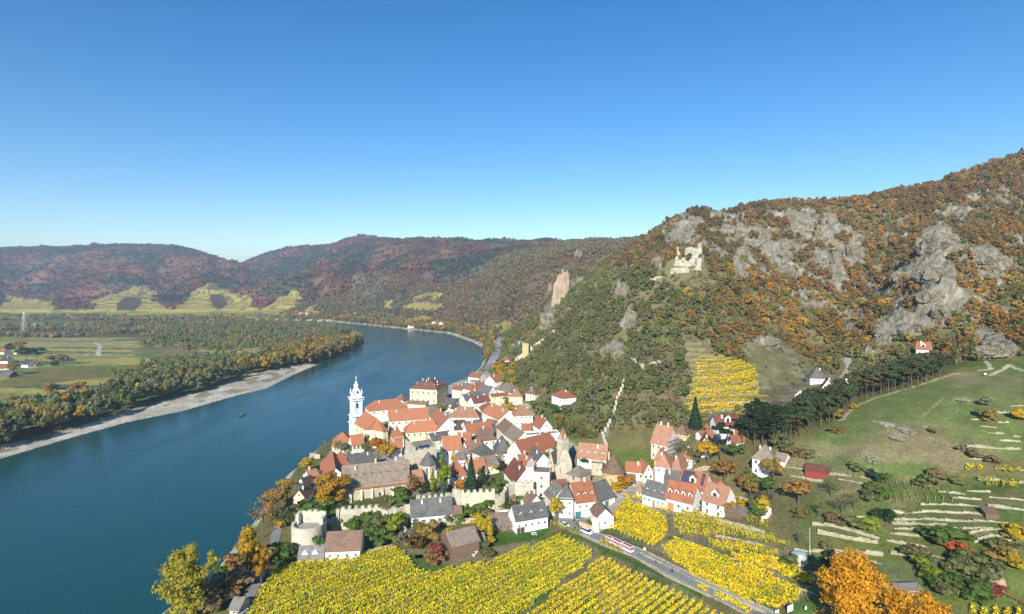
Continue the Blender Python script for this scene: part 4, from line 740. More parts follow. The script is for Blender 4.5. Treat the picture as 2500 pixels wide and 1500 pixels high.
# ================================================================ MONUMENTS, WALLS, ROADS
surf('tower_white', (.80,.82,.86), .6, .05, 1, 3, tint=(.62,.72,.86), tv=.7, rnd=0); surf('tower_blue', (.50,.63,.80), .6, .06, 1, 3, rnd=0); surf('gilded', (.7,.5,.15), .4, .05)
surf('crag', (.24,.21,.16), .95, .4, .16, .9, bump=1.2, tint=(.09,.085,.045), tv=.9, rnd=.12); surf('crag_tan', (.40,.30,.20), .95, .3, .12, .7, bump=1.0, tint=(.24,.20,.15), tv=.85)
surf('dry_stone', (.42,.37,.26), .95, .4, .5, 2.5, bump=.2, tint=(.20,.19,.12), tv=.8); surf('asphalt', (.22,.215,.205), .9, .1, .2, 2, tint=(.17,.165,.155), rnd=0); surf('paving', (.34,.32,.28), .9, .1, .3, 2, rnd=0)
surf('verge', (.42,.39,.31), .95, .2, .5, 3, tint=(.22,.22,.12), tv=.8, rnd=0)
def poly_house(label, pts, zb, ze, ridge, wall, roof, name, cat, ov=.35, t=.2, conn=None):
    """walls over a plan polygon, roof from every eave edge to the nearest ridge point"""
    c = sum((Vector((p[0], p[1], 0)) for p in pts), Vector())/len(pts); g = zb
    root = empty(name, (c.x, c.y, g)); tag(root, label, cat)
    q = [(p[0]-c.x, p[1]-c.y) for p in pts]; n = len(q)
    mb = MB(); mb.prism(q, -5, ze-g); mb.build('wall', MAT['wall_'+wall], root)
    r = [(p[0]-c.x, p[1]-c.y, p[2]-g) for p in ridge]
    qe = [(x*(1+ov/max(1, math.hypot(x, y))), y*(1+ov/max(1, math.hypot(x, y))), ze-g-.1) for x, y in q]
    v = qe+r; near = conn or [min(range(len(r)), key=lambda k: (r[k][0]-x)**2+(r[k][1]-y)**2) for x, y in q]; f = []
    for i in range(n):
        j = (i+1) % n; a, b = near[i], near[j]
        f.append((i, j, n+b, n+a) if a != b else (i, j, n+a))
    vv_, ff_ = thick(v, f, t); ro = ob('roof', mesh('roof', vv_, ff_, [MAT['roof_'+roof]]), root)
    return root, ro, q, r
# --- abbey church nave and choir
zc = 21.5
A_, B_, C1, C2, D1 = [at(*P('A', x, y), zc) for x, y in ((525,950),(690,1047),(790,1044),(960,1078),(1035,1057))]
E1 = A_+(D1-B_)*1.0
R0 = (A_+E1)/2; R1 = (B_+D1)/2+(B_-A_).normalized()*1.0
nave, nro, nq, nr = poly_house('yellow abbey church with long orange roof and rounded choir', [A_,B_,C1,C2,D1,E1], 9, zc, [(R0.x,R0.y,zc+8.5),(R1.x,R1.y,zc+7.5)], 'paleyellow', 'orange', 'abbey_church', 'church', conn=[0,1,1,1,1,0])
for i in range(4):                                   # tall windows along the left flank
    a, b = Vector((*nq[0],0)), Vector((*nq[1],0)); p_ = a.lerp(b, (i+.4)/4.2); o_ = ob('window', WIN['l'], nave, (p_.x, p_.y, 7.2)); o_.scale = (.8,1,1.8); o_.rotation_euler = (0,0,math.atan2(b.y-a.y, b.x-a.x))
for k_, (f_, z_, s_) in ((2,(.3,8,1.0)),(3,(.55,6.5,.9)),(1,(.5,7,.8))):
    a, b = Vector((*nq[k_],0)), Vector((*nq[k_+1],0)); p_ = a.lerp(b, f_); o_ = ob('window', WIN['l'], nave, (p_.x, p_.y, z_)); o_.scale = (.8,1,s_); o_.rotation_euler = (0,0,math.atan2(b.y-a.y, b.x-a.x))
# --- baroque tower
tp = atY(869.5, 1060, 388); tw = empty('church_tower', (tp.x, tp.y, 6), math.radians(33)); tag(tw, 'slender pale blue and white baroque church tower standing above the river', 'church tower')
g_ = lambda y: (115+388*(HY-(910+y/9.28))/F)-6       # height above base for a V-crop row
mb = MB(); hw = 3.1
mb.box(-hw,-hw,-6,hw,hw,g_(1120)).box(-hw+.15,-hw+.15,g_(1120),hw-.15,hw-.15,g_(960)).box(-hw+.45,-hw+.45,g_(960),hw-.45,hw-.45,g_(600))
mb.build('shaft', MAT['tower_blue'], tw)
mb = MB()
for sx_ in (-1,1):
    for sy_ in (-1,1):
        for q_, (z0, z1) in ((hw,(-6,g_(1120))),(hw-.1,(g_(1110),g_(970))),(hw-.4,(g_(950),g_(610)))):
            x_, y_ = sx_*q_, sy_*q_; mb.box(x_-.6, y_-.6, z0, x_+.6, y_+.6, z1); mb.box(x_*.62-.35, y_-.25*0-.28+sy_*.1, z0, x_*.62+.35, y_+.28+sy_*.1, z1); mb.box(x_-.28+sx_*.1, y_*.62-.35, z0, x_+.28+sx_*.1, y_*.62+.35, z1)
mb.build('pilasters', MAT['tower_white'], tw)
mb = MB()
for yz, e in ((1120,1.35),(960,1.15),(605,1.05),(555,1.3)): mb.box(-hw-e,-hw-e,g_(yz)-.3,hw+e,hw+e,g_(yz)+.12).box(-hw-e*.6,-hw-e*.6,g_(yz)-.7,hw+e*.6,hw+e*.6,g_(yz)-.3)
mb.build('cornice', MAT['tower_white'], tw)
mb = MB(); z0 = g_(600); mb.box(-hw+.2,-hw+.2,z0,hw-.2,hw-.2,g_(470)); mb.prism([(-hw+.4,-hw+.4),(hw-.4,-hw+.4),(hw-.4,hw-.4),(-hw+.4,hw-.4)], g_(470), g_(380), top=.62)
mb.build('attic', MAT['tower_white'], tw)
mb = MB(); zs = [380,345,320,295,270,250,240,225,205,190]; rs_ = [2.1,1.6,1.35,1.75,1.6,1.0,.65,.85,.75,.25]
for (ya, ra_), (yb, rb2) in zip(zip(zs, rs_), zip(zs[1:], rs_[1:])): mb.cyl(0,0,g_(ya),g_(yb),ra_,rb2,12)
dome = mb.build('dome', MAT['tower_white'], tw)
mb = MB(); mb.cyl(0,0,g_(192),g_(78),.1,.06,6).cyl(0,0,g_(160),g_(135),.28,.28,8).box(-.8,-.06,g_(112)-.1,.8,.06,g_(112)+.1).cyl(0,0,g_(90),g_(78),.25,.2,6); mb.build('finial', MAT['tower_white'], dome)
mb = MB()
for sx_ in (-1,1):
    for sy_ in (-1,1): mb.cyl(sx_*hw*.93, sy_*hw*.93, g_(470), g_(440), .62, .5, 8).cyl(sx_*hw*.93, sy_*hw*.93, g_(440), g_(385), .45, .28, 8).cyl(sx_*hw*.93, sy_*hw*.93, g_(385), g_(365), .3, .22, 8)
mb.build('statue', MAT['tower_white'], tw)
for r_ in range(4):
    for ya, yb, w_ in ((790,680,1.5),(460,400,1.3),(1040,1000,.8)):
        mb = MB(); hh_ = g_(yb)-g_(ya); n_ = 8; rr = w_/2
        pr = [(-rr,0),(rr,0)]+[(rr*math.cos(math.pi*i/n_), hh_-rr+rr*math.sin(math.pi*i/n_)) for i in range(n_+1)]
        dd_ = hw-.42 if ya == 790 else (hw-.17 if ya == 460 else hw-.12); mb.poly([(x,-dd_-.05,z) for x, z in pr]+[(x,-dd_+.2,z) for x, z in pr], [tuple(range(len(pr)))]+[(i,(i+1)%len(pr),len(pr)+(i+1)%len(pr),len(pr)+i) for i in range(len(pr))])
        o_ = mb.build('window', MAT['glass'], tw, (0,0,g_(ya)), r_*math.pi/2)
mb = MB(); mb.cyl(0,0,0,.15,1.0,1.0,20); o_ = mb.build('clock_face', MAT['tower_white'], tw, (-0.0,-hw-.25,g_(575))); o_.rotation_euler = (math.pi/2,0,0)
o_ = copy_tree(o_, tw); o_.location = (-hw-.25,0,g_(575)); o_.rotation_euler = (math.pi/2,0,-math.pi/2)
# --- gothic chapel apse of the convent
q_ = hit(*P('D',690,835)); ap = [(q_.x+4.4*math.cos(math.pi/8+k_*math.pi/4), q_.y+4+4.4*math.sin(math.pi/8+k_*math.pi/4)) for k_ in range(8)]
ch, cro, cq, cr_ = poly_house('gothic stone chapel apse with slate cone roof and pointed window', ap, q_.z, q_.z+9.8, [(q_.x,q_.y+4,q_.z+16)], 'stone', 'slate', 'chapel', 'chapel')
for k_ in (4, 5, 6):
    a = math.pi/4+k_*math.pi/4; o_ = ob('window', WIN['l'], ch, (4.08*math.cos(a), 4.08*math.sin(a), 3.4)); o_.scale = (.75,1,2.4); o_.rotation_euler = (0,0,a+math.pi/2)
mb = MB()
for k_ in range(8):
    a = math.pi/8+k_*math.pi/4; mb.box(4.2,-.4,-4,5.4,.4,6.5,0,a); 
    for i in range(-8, 0): mb.v[i] = mb.v[i]
mb.build('buttress', MAT['rubble_stone'], ch)
# --- belfry with spire, broken church wall
q_ = hit(*P('E',1180,965)); g0 = q_.z
bf = empty('belfry', (q_.x, q_.y+2, g0), math.radians(38)); tag(bf, 'tall narrow stone belfry with pointed brown roof above the broken church wall', 'belfry')
mb = MB(); mb.box(-2.1,-2.1,-4,2.1,2.1,20.8); mb.build('wall', MAT['wall_stone'], bf)
mb = MB(); mb.cyl(0,0,20.8,26.3,2.7,.05,4,ph=math.pi/4); ro = mb.build('roof', MAT['roof_tan'], bf)
mb = MB()
for k_ in range(4):
    mb2 = MB(); mb2.poly([(-1.5,-2.12,20.3),(1.5,-2.12,20.3),(0,-2.12,23.2),(-1.5,-.8,20.3),(1.5,-.8,20.3),(0,-.6,23.2)], [(0,1,2),(0,2,5,3),(1,4,5,2)]); c_, s_ = math.cos(k_*math.pi/2), math.sin(k_*math.pi/2)
    mb.poly([(x*c_-y*s_, x*s_+y*c_, z) for x, y, z in mb2.v], mb2.f)
mb.build('gable', MAT['wall_stone'], bf)
for k_ in range(4):
    for dx in (-.7,.7):
        a = k_*math.pi/2; o_ = ob('window', WIN['s'], bf, (dx*math.cos(a)+2.1*math.sin(a), dx*math.sin(a)-2.1*math.cos(a), 17.2)); o_.scale = (.6,1,2); o_.rotation_euler = (0,0,a)
def slab(mbd, c, pts, Y, th, mi=0, jit=0, rs=None):
    """upright broken wall traced at its own distance Y with real thickness"""
    f_ = [atY(*P(c, x, y), Y) for x, y in pts]; n = len(f_)
    v = [(p.x, p.y, p.z) for p in f_]+[(p.x, p.y+th, p.z) for p in f_]
    mbd.poly(v, [tuple(reversed(range(n))), tuple(range(n, 2*n))]+[(i, (i+1)%n, n+(i+1)%n, n+i) for i in range(n)], mi)
mb = MB(); Yb = q_.y-1.5
slab(mb, 'E', [(1125,960),(1140,780),(1120,700),(1135,560),(1160,500),(1190,470),(1215,440),(1240,460),(1265,500),(1285,560),(1310,620),(1325,700),(1330,980),(1250,1000)], Yb, 1.6)
slab(mb, 'E', [(1040,1000),(1045,740),(1130,700),(1130,960)], Yb+.2, 3.5)
o_ = mb.build('broken_church_wall', MAT['rubble_stone']); tag(o_, 'jagged broken stone church wall at the foot of the belfry', 'ruin wall')
# --- round tower with cone roof
q_ = hit(*P('E',2040,1145)); R_ = 5.3; cxx, cyy = q_.x, q_.y+R_
rt = empty('round_tower', (cxx, cyy, q_.z)); tag(rt, 'thick round ochre stone tower with brown cone roof beside the vineyard road', 'tower')
mb = MB(); mb.cyl(0,0,-4,8.3,R_+.35,R_-.05,28); mb.build('wall', MAT['wall_ochre'], rt)
mb = MB(); mb.cyl(0,0,8.2,9.2,R_+.75,R_-.25,28).cyl(0,0,9.2,12.5,R_-.25,2.6,28).cyl(0,0,12.5,15.6,2.6,.9,28).cyl(0,0,15.6,16.4,.9,.1,28); ro = mb.build('roof', MAT['roof_brown'], rt)
for a in (-2.2,-1.75,-1.2):
    o_ = ob('dormer', dormer_me(.8,.7,1.6,'roof_brown','wall_white','gable'), ro, ((R_-1.0)*math.cos(a),(R_-1.0)*math.sin(a),9.0)); o_.rotation_euler = (0,0,a+math.pi/2)
for a in (-2.0,-1.0): o_ = ob('window', WIN['s'], rt, ((R_+.1)*math.cos(a),(R_+.1)*math.sin(a),4.8)); o_.rotation_euler = (0,0,a+math.pi/2)
mb = MB(); mb.box(-1.6,-.12,0,1.6,0,1.3); o_ = mb.build('sign_board', MAT['wall_white'], rt, ((R_+.25)*math.cos(-1.35),(R_+.25)*math.sin(-1.35),3.8), -1.35+math.pi/2)
# --- half round bastion
q_ = hit(*P('H',400,1045)); R_ = 6.7; bc = Vector((q_.x-1.0, q_.y+R_, q_.z))
bs = empty('bastion', bc); tag(bs, 'squat half round stone bastion at the river end of the town wall', 'bastion')
mb = MB(); N_ = 26; an = [math.pi*(.93+1.14*i/N_) for i in range(N_+1)]
def ringwall(r0, r1, z0, z1):
    p_ = [(r1*math.cos(a), r1*math.sin(a)) for a in an]+[(r0*math.cos(a), r0*math.sin(a)) for a in reversed(an)]; n = len(p_)
    mb.poly([(x,y,z0) for x, y in p_]+[(x,y,z1) for x, y in p_], [(i,(i+1)%n,n+(i+1)%n,n+i) for i in range(n)]+[(n+i,n+i+1,2*n-2-i,2*n-1-i) for i in range(N_)])
ringwall(R_-1.0, R_, -5, 9.0); mb.build('wall', MAT['rubble_stone'], bs)
mb = MB(); mb.cyl(0,0,-4,7.6,R_-.9,R_-.9,24); mb.build('platform', MAT['paving'], bs)
mb = MB(); mb.box(-5.6,.6,-4,-4.3,4.4,12.2).box(-4.3,3.6,-4,5.9,4.7,12.0).box(4.9,-1.2,-4,6.2,3.6,11.2)
for i in range(4): mb.box(-4.2+i*2.5,3.65,12.0,-2.6+i*2.5,4.65,12.2+.3*(i%3))
mb.build('rear_wall', MAT['rubble_stone'], bs)
# --- walls that follow the ground
wr = random.Random(9)
def wall_line(name, label, cat, pts, th=1.0, merlon=None, mat_='rubble_stone', step=1.3, jit=.25, sink=3, group=None, rough=None):
    tops = [hit(*P(c, x, y), h_) for c, x, y, h_ in pts]; mb = MB(); s_acc = 0
    for a, b in zip(tops, tops[1:]):
        L_ = math.hypot(b.x-a.x, b.y-a.y); n = max(1, int(L_/step)); d_ = Vector((b.x-a.x, b.y-a.y, 0)).normalized(); nn = Vector((-d_.y, d_.x, 0))*th/2
        for i in range(n):
            p = a.lerp(b, i/n); q = a.lerp(b, (i+1)/n); zt = (p.z+q.z)/2+wr.uniform(-jit, jit)+(merlon if merlon and (s_acc % 2 == 0) else 0); s_acc += 1
            zb = min(T(p.x, p.y), T(q.x, q.y))-sink; e = d_*.01
            if rough: zt += rough*(vn(np.array([s_acc*.35]), np.array([len(tops)*3.3]), 5)[0]-.5)
            v = [p-nn, q-nn, q+nn, p+nn]; mb.poly([(w.x, w.y, min(zb, zt-.3)) for w in v]+[(w.x, w.y, zt) for w in v], [(3,2,1,0),(4,5,6,7),(0,1,5,4),(1,2,6,5),(2,3,7,6),(3,0,4,7)])
    o_ = mb.build(name, MAT[mat_]); tag(o_, label, cat, group); return o_
wall_line('town_wall','battlemented rubble stone town wall running from the bastion to the slate house','town wall',[('H',712,625,3.5),('H',800,560,5),('H',890,460,7.5),('H',905,400,8.5),('H',1250,380,8.5),('H',1560,365,8.5)],1.3,1.2,jit=.15)
wall_line('town_wall','broken low stretch of rubble town wall behind the small slate annex','town wall',[('H',1560,380,8),('H',1660,410,7.5),('H',1760,350,8.5),('H',1800,400,7.5),('H',1900,340,8),('H',2080,260,9)],1.3,None,jit=.35)
wall_line('town_wall','battlemented stone wall behind the long slate roofed house','town wall',[('H',2090,230,9.5),('I',440,222,9),('I',620,212,9),('I',800,200,9.3),('I',900,140,10),('I',1010,70,11.5)],1.3,1.2,jit=.15)
wall_line('town_wall','tallest battlemented stretch of town wall in front of the spruces','town wall',[('I',1020,150,9.8),('I',1250,140,9.8),('I',1530,125,9.8)],1.4,1.3,jit=.15)
wall_line('town_wall','weathered stepped stretch of town wall ending at the gate tower','town wall',[('I',1540,190,9),('I',1660,170,8.8),('E',250,1070,9.5),('E',380,1010,10),('E',690,985,10.5)],1.4,.9,jit=.4)
wall_line('churchyard_wall','smooth curved pale wall between charnel house and white gate houses','wall',[('E',1080,1090,4),('E',1300,1110,4),('E',1500,1085,4),('E',1700,1040,4.5),('E',1880,990,5)],.7,None,'wall_stone',2,.03)
wall_line('hill_battlement','toothed stone wall climbing the slope above the slate barn','town wall',[('E',1930,560,3.5),('E',1900,440,4),('G',70,390,4),('G',150,260,4),('G',215,100,4),('G',255,0,4),('1',1507,975,4),('1',1520,945,4),('1',1524,925,4)],1.2,1.6,jit=.2,step=1.8)
wall_line('hill_wall','long ruined stone wall running down the ridge to the watch tower','town wall',[('Y',1620,545,5),('Y',1712,500,5),('O',100,1220,4),('O',170,1160,4),('O',235,1125,4)],1.2,None,jit=.5,rough=1.5)
wall_line('hill_wall','short broken wall below the watch tower towards the river road','town wall',[('Y',1230,860,5),('Y',1320,780,5),('Y',1430,700,5)],1.4,None,jit=.9)
wall_line('hill_wall','stone embankment wall beside the vineyard above the car park','wall',[('Y',1120,500,3.5),('Y',1250,410,3.5),('Y',1450,375,3)],1.2,None,jit=.3)
wall_line('ruined_wall','white broken wall fragment in the scrub, left of the two','ruin wall',[('O',845,1400,3),('O',880,1395,4),('O',900,1450,3.5),('O',970,1450,4)],1.2,None,'wall_stone',jit=1.0)
wall_line('ruined_wall','white broken wall fragment in the scrub, right of the two','ruin wall',[('O',1010,1440,3.5),('O',1060,1420,3),('O',1105,1415,4.5)],1.2,None,'wall_stone',jit=1.2)
wall_line('garden_wall','white garden wall around the terrace right of the house row','garden wall',[('T',910,118,2.2),('T',1000,150,2.2),('T',1085,182,2.2),('T',1060,215,2.2),('T',1035,235,2.2)],.4,None,'wall_white',2,.02)
wall_line('garden_wall','pale stone wall under the gardens at the vineyard top','garden wall',[('T',790,240,2.2),('T',900,262,2.2),('T',1050,305,2)],.5,None,'dry_stone',2,.1)
wall_line('garden_wall','curved whitewashed garden wall under the long slate house','garden wall',[('I',95,630,3.4),('I',180,660,3.4),('I',230,745,3),('I',350,760,3),('I',485,750,3)],.5,None,'wall_stone',1.5,.1)
wall_line('garden_wall','stone retaining wall with hedge under the slate roofed white house','garden wall',[('I',300,600,2.2),('I',600,580,2.2),('I',900,550,2.2),('I',1250,520,2)],.4,None,'dry_stone',2,.1)
wall_line('garden_wall','rough stone wall along the upper edge of the front vineyard','garden wall',[('H',1280,1020,1.6),('H',1500,975,1.6),('H',1720,930,1.6)],.6,None,'dry_stone',1.2,.25)
wall_line('garden_wall','ochre garden wall beside the small cream house on the road','garden wall',[('J',1325,580,1.8),('J',1420,610,1.8),('J',1530,655,1.8)],.4,None,'wall_ochre',2,.05)
wall_line('garden_wall','white quay wall with gate above the river left of the rectory','garden wall',[('C',385,180,3),('C',470,190,3),('C',550,200,2.5)],.5,None,'wall_stone',1.5,.2)
wall_line('garden_wall','pale retaining walls on the bank above the solar house','garden wall',[('G',1450,900,2.5),('G',1600,850,2.2),('G',1800,860,2),('G',2050,880,2)],.5,None,'dry_stone',1.5,.15)
wall_line('roadside_wall','low stone kerb wall along the right side of the vineyard road','wall',[('T',160,322,.6),('T',400,440,.6),('T',560,515,.6),('T',700,585,.6),('T',850,650,.6),('T',1060,750,.6)],.6,None,'dry_stone',1.5,.1)
wall_line('roadside_wall','low stone kerb wall along the left side of the vineyard road','wall',[('T',375,470,.5),('T',500,545,.5),('T',620,600,.6),('T',745,660,.5)],.5,None,'dry_stone',1.5,.1)
TW = [('R',1540,1220,1700,1235,1850,1225,2000,1235,2100,1235,2210,1250),('R',1600,1280,1800,1275,2000,1290,2200,1290,2370,1300),('R',1760,1345,1900,1335,2100,1340,2300,1345,2440,1360),('R',1780,1180,1950,1178,2100,1185,2220,1198),
 ('R',2000,1130,2190,1145),('R',2090,1085,2250,1095),('R',1900,1090,2080,1110),('R',2160,1005,2300,1020,2474,1035),('R',2280,935,2474,950),('R',2200,575,2330,565,2450,555),('R',2300,628,2370,630),('R',2180,655,2290,665),
 ('R',2230,700,2340,703),('R',2400,722,2450,724),('R',2310,748,2450,757),('R',2090,792,2250,800,2450,808),('R',880,930,990,945),('R',905,985,1130,1025),('R',1150,980,1250,985,1460,1012),('R',1230,1010,1440,1055),
 ('T',1310,258,1420,265,1550,300,1680,335),('T',1340,305,1500,335,1670,358),('T',1210,405,1380,408,1530,408,1700,425),('T',1740,415,1870,420,2000,445,2080,465),('T',1350,455,1450,462,1560,455,1690,478),('T',1720,350,1940,385),
 ('T',1740,310,1920,328),('T',2200,365,2280,330,2370,325),('T',2290,390,2400,350,2440,340),('T',1200,520,1340,530),('T',1150,590,1340,650),('T',620,365,700,400,760,410),('T',780,330,920,352,1050,385),('T',880,290,1050,335,1180,375),('T',1530,220,1600,228),('R',2230,1190,2350,1205,2474,1215),('R',2240,1130,2474,1150),('T',1750,260,1900,262,2050,268),('T',1760,285,1900,290),('R',2100,870,2300,880),('R',2120,610,2200,612),('R',2380,520,2474,516),('T',2140,330,2230,300,2330,290)]
TWL = ['between two bare grassy terraces','below a row of trellis posts','along the lower vine terraces','short and low in the grass','at the upper edge of the steps','beside the orchard trees']
for i, t_ in enumerate(TW):
    c_ = t_[0]; xy = t_[1:]; big = (c_ == 'T' and i in (20,21,22,23)); hh_ = 1.2 if big else .62
    where = 'on the open meadow at the right edge' if 9 <= i <= 15 else ('under the slope villa and red shelter' if 16 <= i <= 19 else ('among the yellow vine rows' if 31 <= i <= 33 else ('above the orange plane trees' if 20 <= i <= 30 else 'on the stepped slope at lower right')))
    wall_line('terrace_wall', 'pale dry stone terrace wall '+where, 'terrace wall', [(c_, xy[k_], xy[k_+1], hh_) for k_ in range(0, len(xy), 2)], .38, None, 'dry_stone', 1.2, .22, 1, 'dry stone terrace walls', rough=.9)
# --- roads
def strip(name, pts, w, mat_, lift=.12, close=None):
    q = [hit(*p) for p in pts]; out = []
    for a, b in zip(q, q[1:]):
        n = max(1, int((b-a).length/2.0)); out += [a.lerp(b, i/n) for i in range(n)]
    out.append(q[-1]); v = []; f = []
    for i, p in enumerate(out):
        d_ = (out[min(i+2, len(out)-1)]-out[max(i-2, 0)]); d_.z = 0; d_.normalize(); nn = Vector((-d_.y, d_.x, 0))
        zc_ = T(p.x, p.y)
        for k_ in range(5):
            r = p+nn*(w*(k_/4-.5)); v.append((r.x, r.y, max(T(r.x, r.y), zc_-.25)+lift))
        if i: b_ = (i-1)*5; f += [(b_+k_+5, b_+k_, b_+k_+1, b_+k_+6) for k_ in range(4)]
    o_ = ob(name, mesh(name, v, f, [MAT[mat_]])); tag(o_, kind='structure'); return o_
strip('road_verge', PL('J',1000,560,1180,640,1340,720)+PL('T',60,312,170,362,270,400,360,432,450,478,540,528,700,604,850,676,1000,752,1150,830), 7.6, 'verge', .10)
strip('road', PL('J',1080,560,1200,640,1340,700)+PL('T',60,306,170,356,270,397,350,430,450,480,540,530,700,606,850,680,1000,757,1150,838), 4.6, 'asphalt', .22)
strip('square', PL('J',1150,480,1230,560,1290,650), 11, 'asphalt', .17)
strip('lane', PL('J',760,260,860,400,1000,520,1150,600), 4.0, 'paving', .14)
strip('lane', PL('J',2220,150,2050,230,1880,330,1780,430,1740,540,1660,690,1560,740), 3.6, 'paving', .15)
strip('street', PL('K',60,530,300,625,480,680,640,735,820,790,1000,820,1200,850,1400,860), 6.0, 'asphalt', .16)
strip('main_street', PL('D',2330,760,2250,560,2130,420,2050,330,1960,200,1880,100)+PL('B',560,960,430,820), 5.0, 'paving', .12)
strip('river_road', PL('Y',440,1180,560,1020,650,860,720,700,740,560,720,440,700,330,640,220), 13, 'asphalt', .16)
strip('riverside_path', PL('L',1230,1380,1330,1180,1420,1010,1560,800,1640,520,1700,300,1760,150), 4.0, 'asphalt', .15)
# --- castle ruin
cas = MB()
slab(cas,'U',[(700,940),(800,925),(930,915),(1060,905),(1230,890),(1270,960),(1270,1080),(1240,1262),(1180,1272),(1130,1200),(1060,1190),(1010,1210),(930,1190),(800,1150),(710,1170)],533,3)
slab(cas,'U',[(1500,640),(1560,615),(1630,640),(1640,760),(1625,900),(1635,1065),(1560,1070),(1480,1050),(1440,1060),(1260,1080),(1250,980),(1440,955),(1470,880),(1500,860),(1490,740)],536,4)
slab(cas,'U',[(800,930),(830,800),(860,690),(900,690),(1060,680),(1040,760),(1080,755),(1400,780),(1490,800),(1480,850),(1380,860),(1250,880),(1240,930)],539,3)
slab(cas,'U',[(850,760),(860,600),(900,560),(980,570),(1060,610),(1190,620),(1130,670),(1250,750),(1330,640),(1370,560),(1500,480),(1560,560),(1500,660),(1450,760),(1250,800),(1160,780),(1040,700)],543,3)
slab(cas,'U',[(1140,570),(1150,480),(1160,320),(1225,308),(1232,350),(1250,290),(1350,282),(1380,292),(1400,345),(1430,300),(1550,298),(1560,180),(1590,170),(1612,190),(1622,280),(1662,290),(1650,480),(1560,540),(1480,520),(1380,560),(1200,620)],550,5)
slab(cas,'U',[(885,600),(895,340),(912,300),(930,268),(950,320),(965,430),(1000,455),(1008,545),(990,620)],548,3.5)
slab(cas,'U',[(1090,560),(1100,520),(1150,510),(1200,540),(1180,600),(1100,600)],547,2)
c0 = atY(*P('U',1200,1200), 533); rt_ = empty('castle_ruin', (c0.x, c0.y, c0.z)); tag(rt_, 'roofless pale stone castle ruin on the crag above the town', 'castle ruin')
cas.v = [(x-c0.x, y-c0.y, z-c0.z) for x, y, z in cas.v]; surf('castle_stone', (.46,.425,.335), .95, .3, .25, 1.2, bump=.5, tint=(.27,.25,.19), tv=.8, rnd=0); cas.build('wall', MAT['castle_stone'], rt_)
mb = MB()
for x_, y_, w_, h__ in ((1470,420,22,45),(1360,400,14,40),(700+350,1050,10,14),(1480,320,120,26),(1200,430,12,30)):
    p_ = atY(*P('U', x_, y_), 549.9 if y_ < 600 else 532.9)-c0; s_ = 1/12.37/2.6; mb.box(p_.x-w_*s_/2, p_.y-.05, p_.z-h__*s_/2, p_.x+w_*s_/2, p_.y+.3, p_.z+h__*s_/2)
mb.build('opening', MAT['glass'], rt_)
mb = MB(); slab(mb,'U',[(55,1300),(48,1250),(230,1230),(240,1180),(450,1175),(440,1235),(370,1310),(350,1300),(345,1240),(290,1240),(285,1300)],531,2.5); o_ = mb.build('outer_gate', MAT['castle_stone']); tag(o_, 'small pale arched outwork wall left of the castle ruin', 'ruin wall')
# --- crags as single rocks
surf('meadow_rock', (.36,.33,.25), .95, .4, .7, 2.0, bump=.5, tint=(.13,.15,.05), tv=.9)
def crag(label, c, x, y, w, h_, seed, mat_='crag', d=None, lean=0.0):
    p = hit(*P(c, x, y)); q = Vector(p); Wd = w/CROP[c][2]/F*p.y; Hh = h_/CROP[c][2]/F*p.y; D_ = d or Wd*.7
    import bmesh
    bm = bmesh.new(); bmesh.ops.create_icosphere(bm, subdivisions=5, radius=1); co = np.array([v.co[:] for v in bm.verts])
    tall = np.clip(co[:, 2], -1, 1); ax = np.arctan2(co[:, 1], co[:, 0])
    r_ = 1+.55*(fbm(co[:, 0]*1.7+seed, co[:, 2]*1.0+co[:, 1]*1.3+seed*2, seed, 3)-.5)
    rd = 1-np.abs(2*vn(co[:, 0]*4+co[:, 1]*3+seed*3.1, co[:, 2]*1.2+seed, seed+7)-1); r_ += .34*(rd-.5)+.22*(1-np.abs(2*vn(co[:, 0]*9+co[:, 1]*8+seed, co[:, 2]*3.0+seed, seed+17)-1)-.5)+.10*(vn(co[:, 0]*22+seed, co[:, 2]*15+co[:, 1]*19, seed+4)-.5)
    px_ = np.abs(co[:, 0])**.8*np.sign(co[:, 0]); v = np.stack([px_*r_*Wd/2+lean*Wd*tall*.5, co[:, 1]*r_*D_/2, np.where(tall > 0, tall**.75, tall)*r_*Hh*.9], 1)
    v[:, 2] += (vn(co[:, 0]*6+seed, co[:, 1]*6, seed+3)-.5)*Hh*.4*(tall > .1)
    fs = [tuple(l.index for l in f.verts) for f in bm.faces]; bm.free()
    o_ = ob('crag', mesh('crag', v, fs, [MAT[mat_]]), None, (q.x, q.y+D_*.15, q.z)); tag(o_, label, 'rock'); return o_
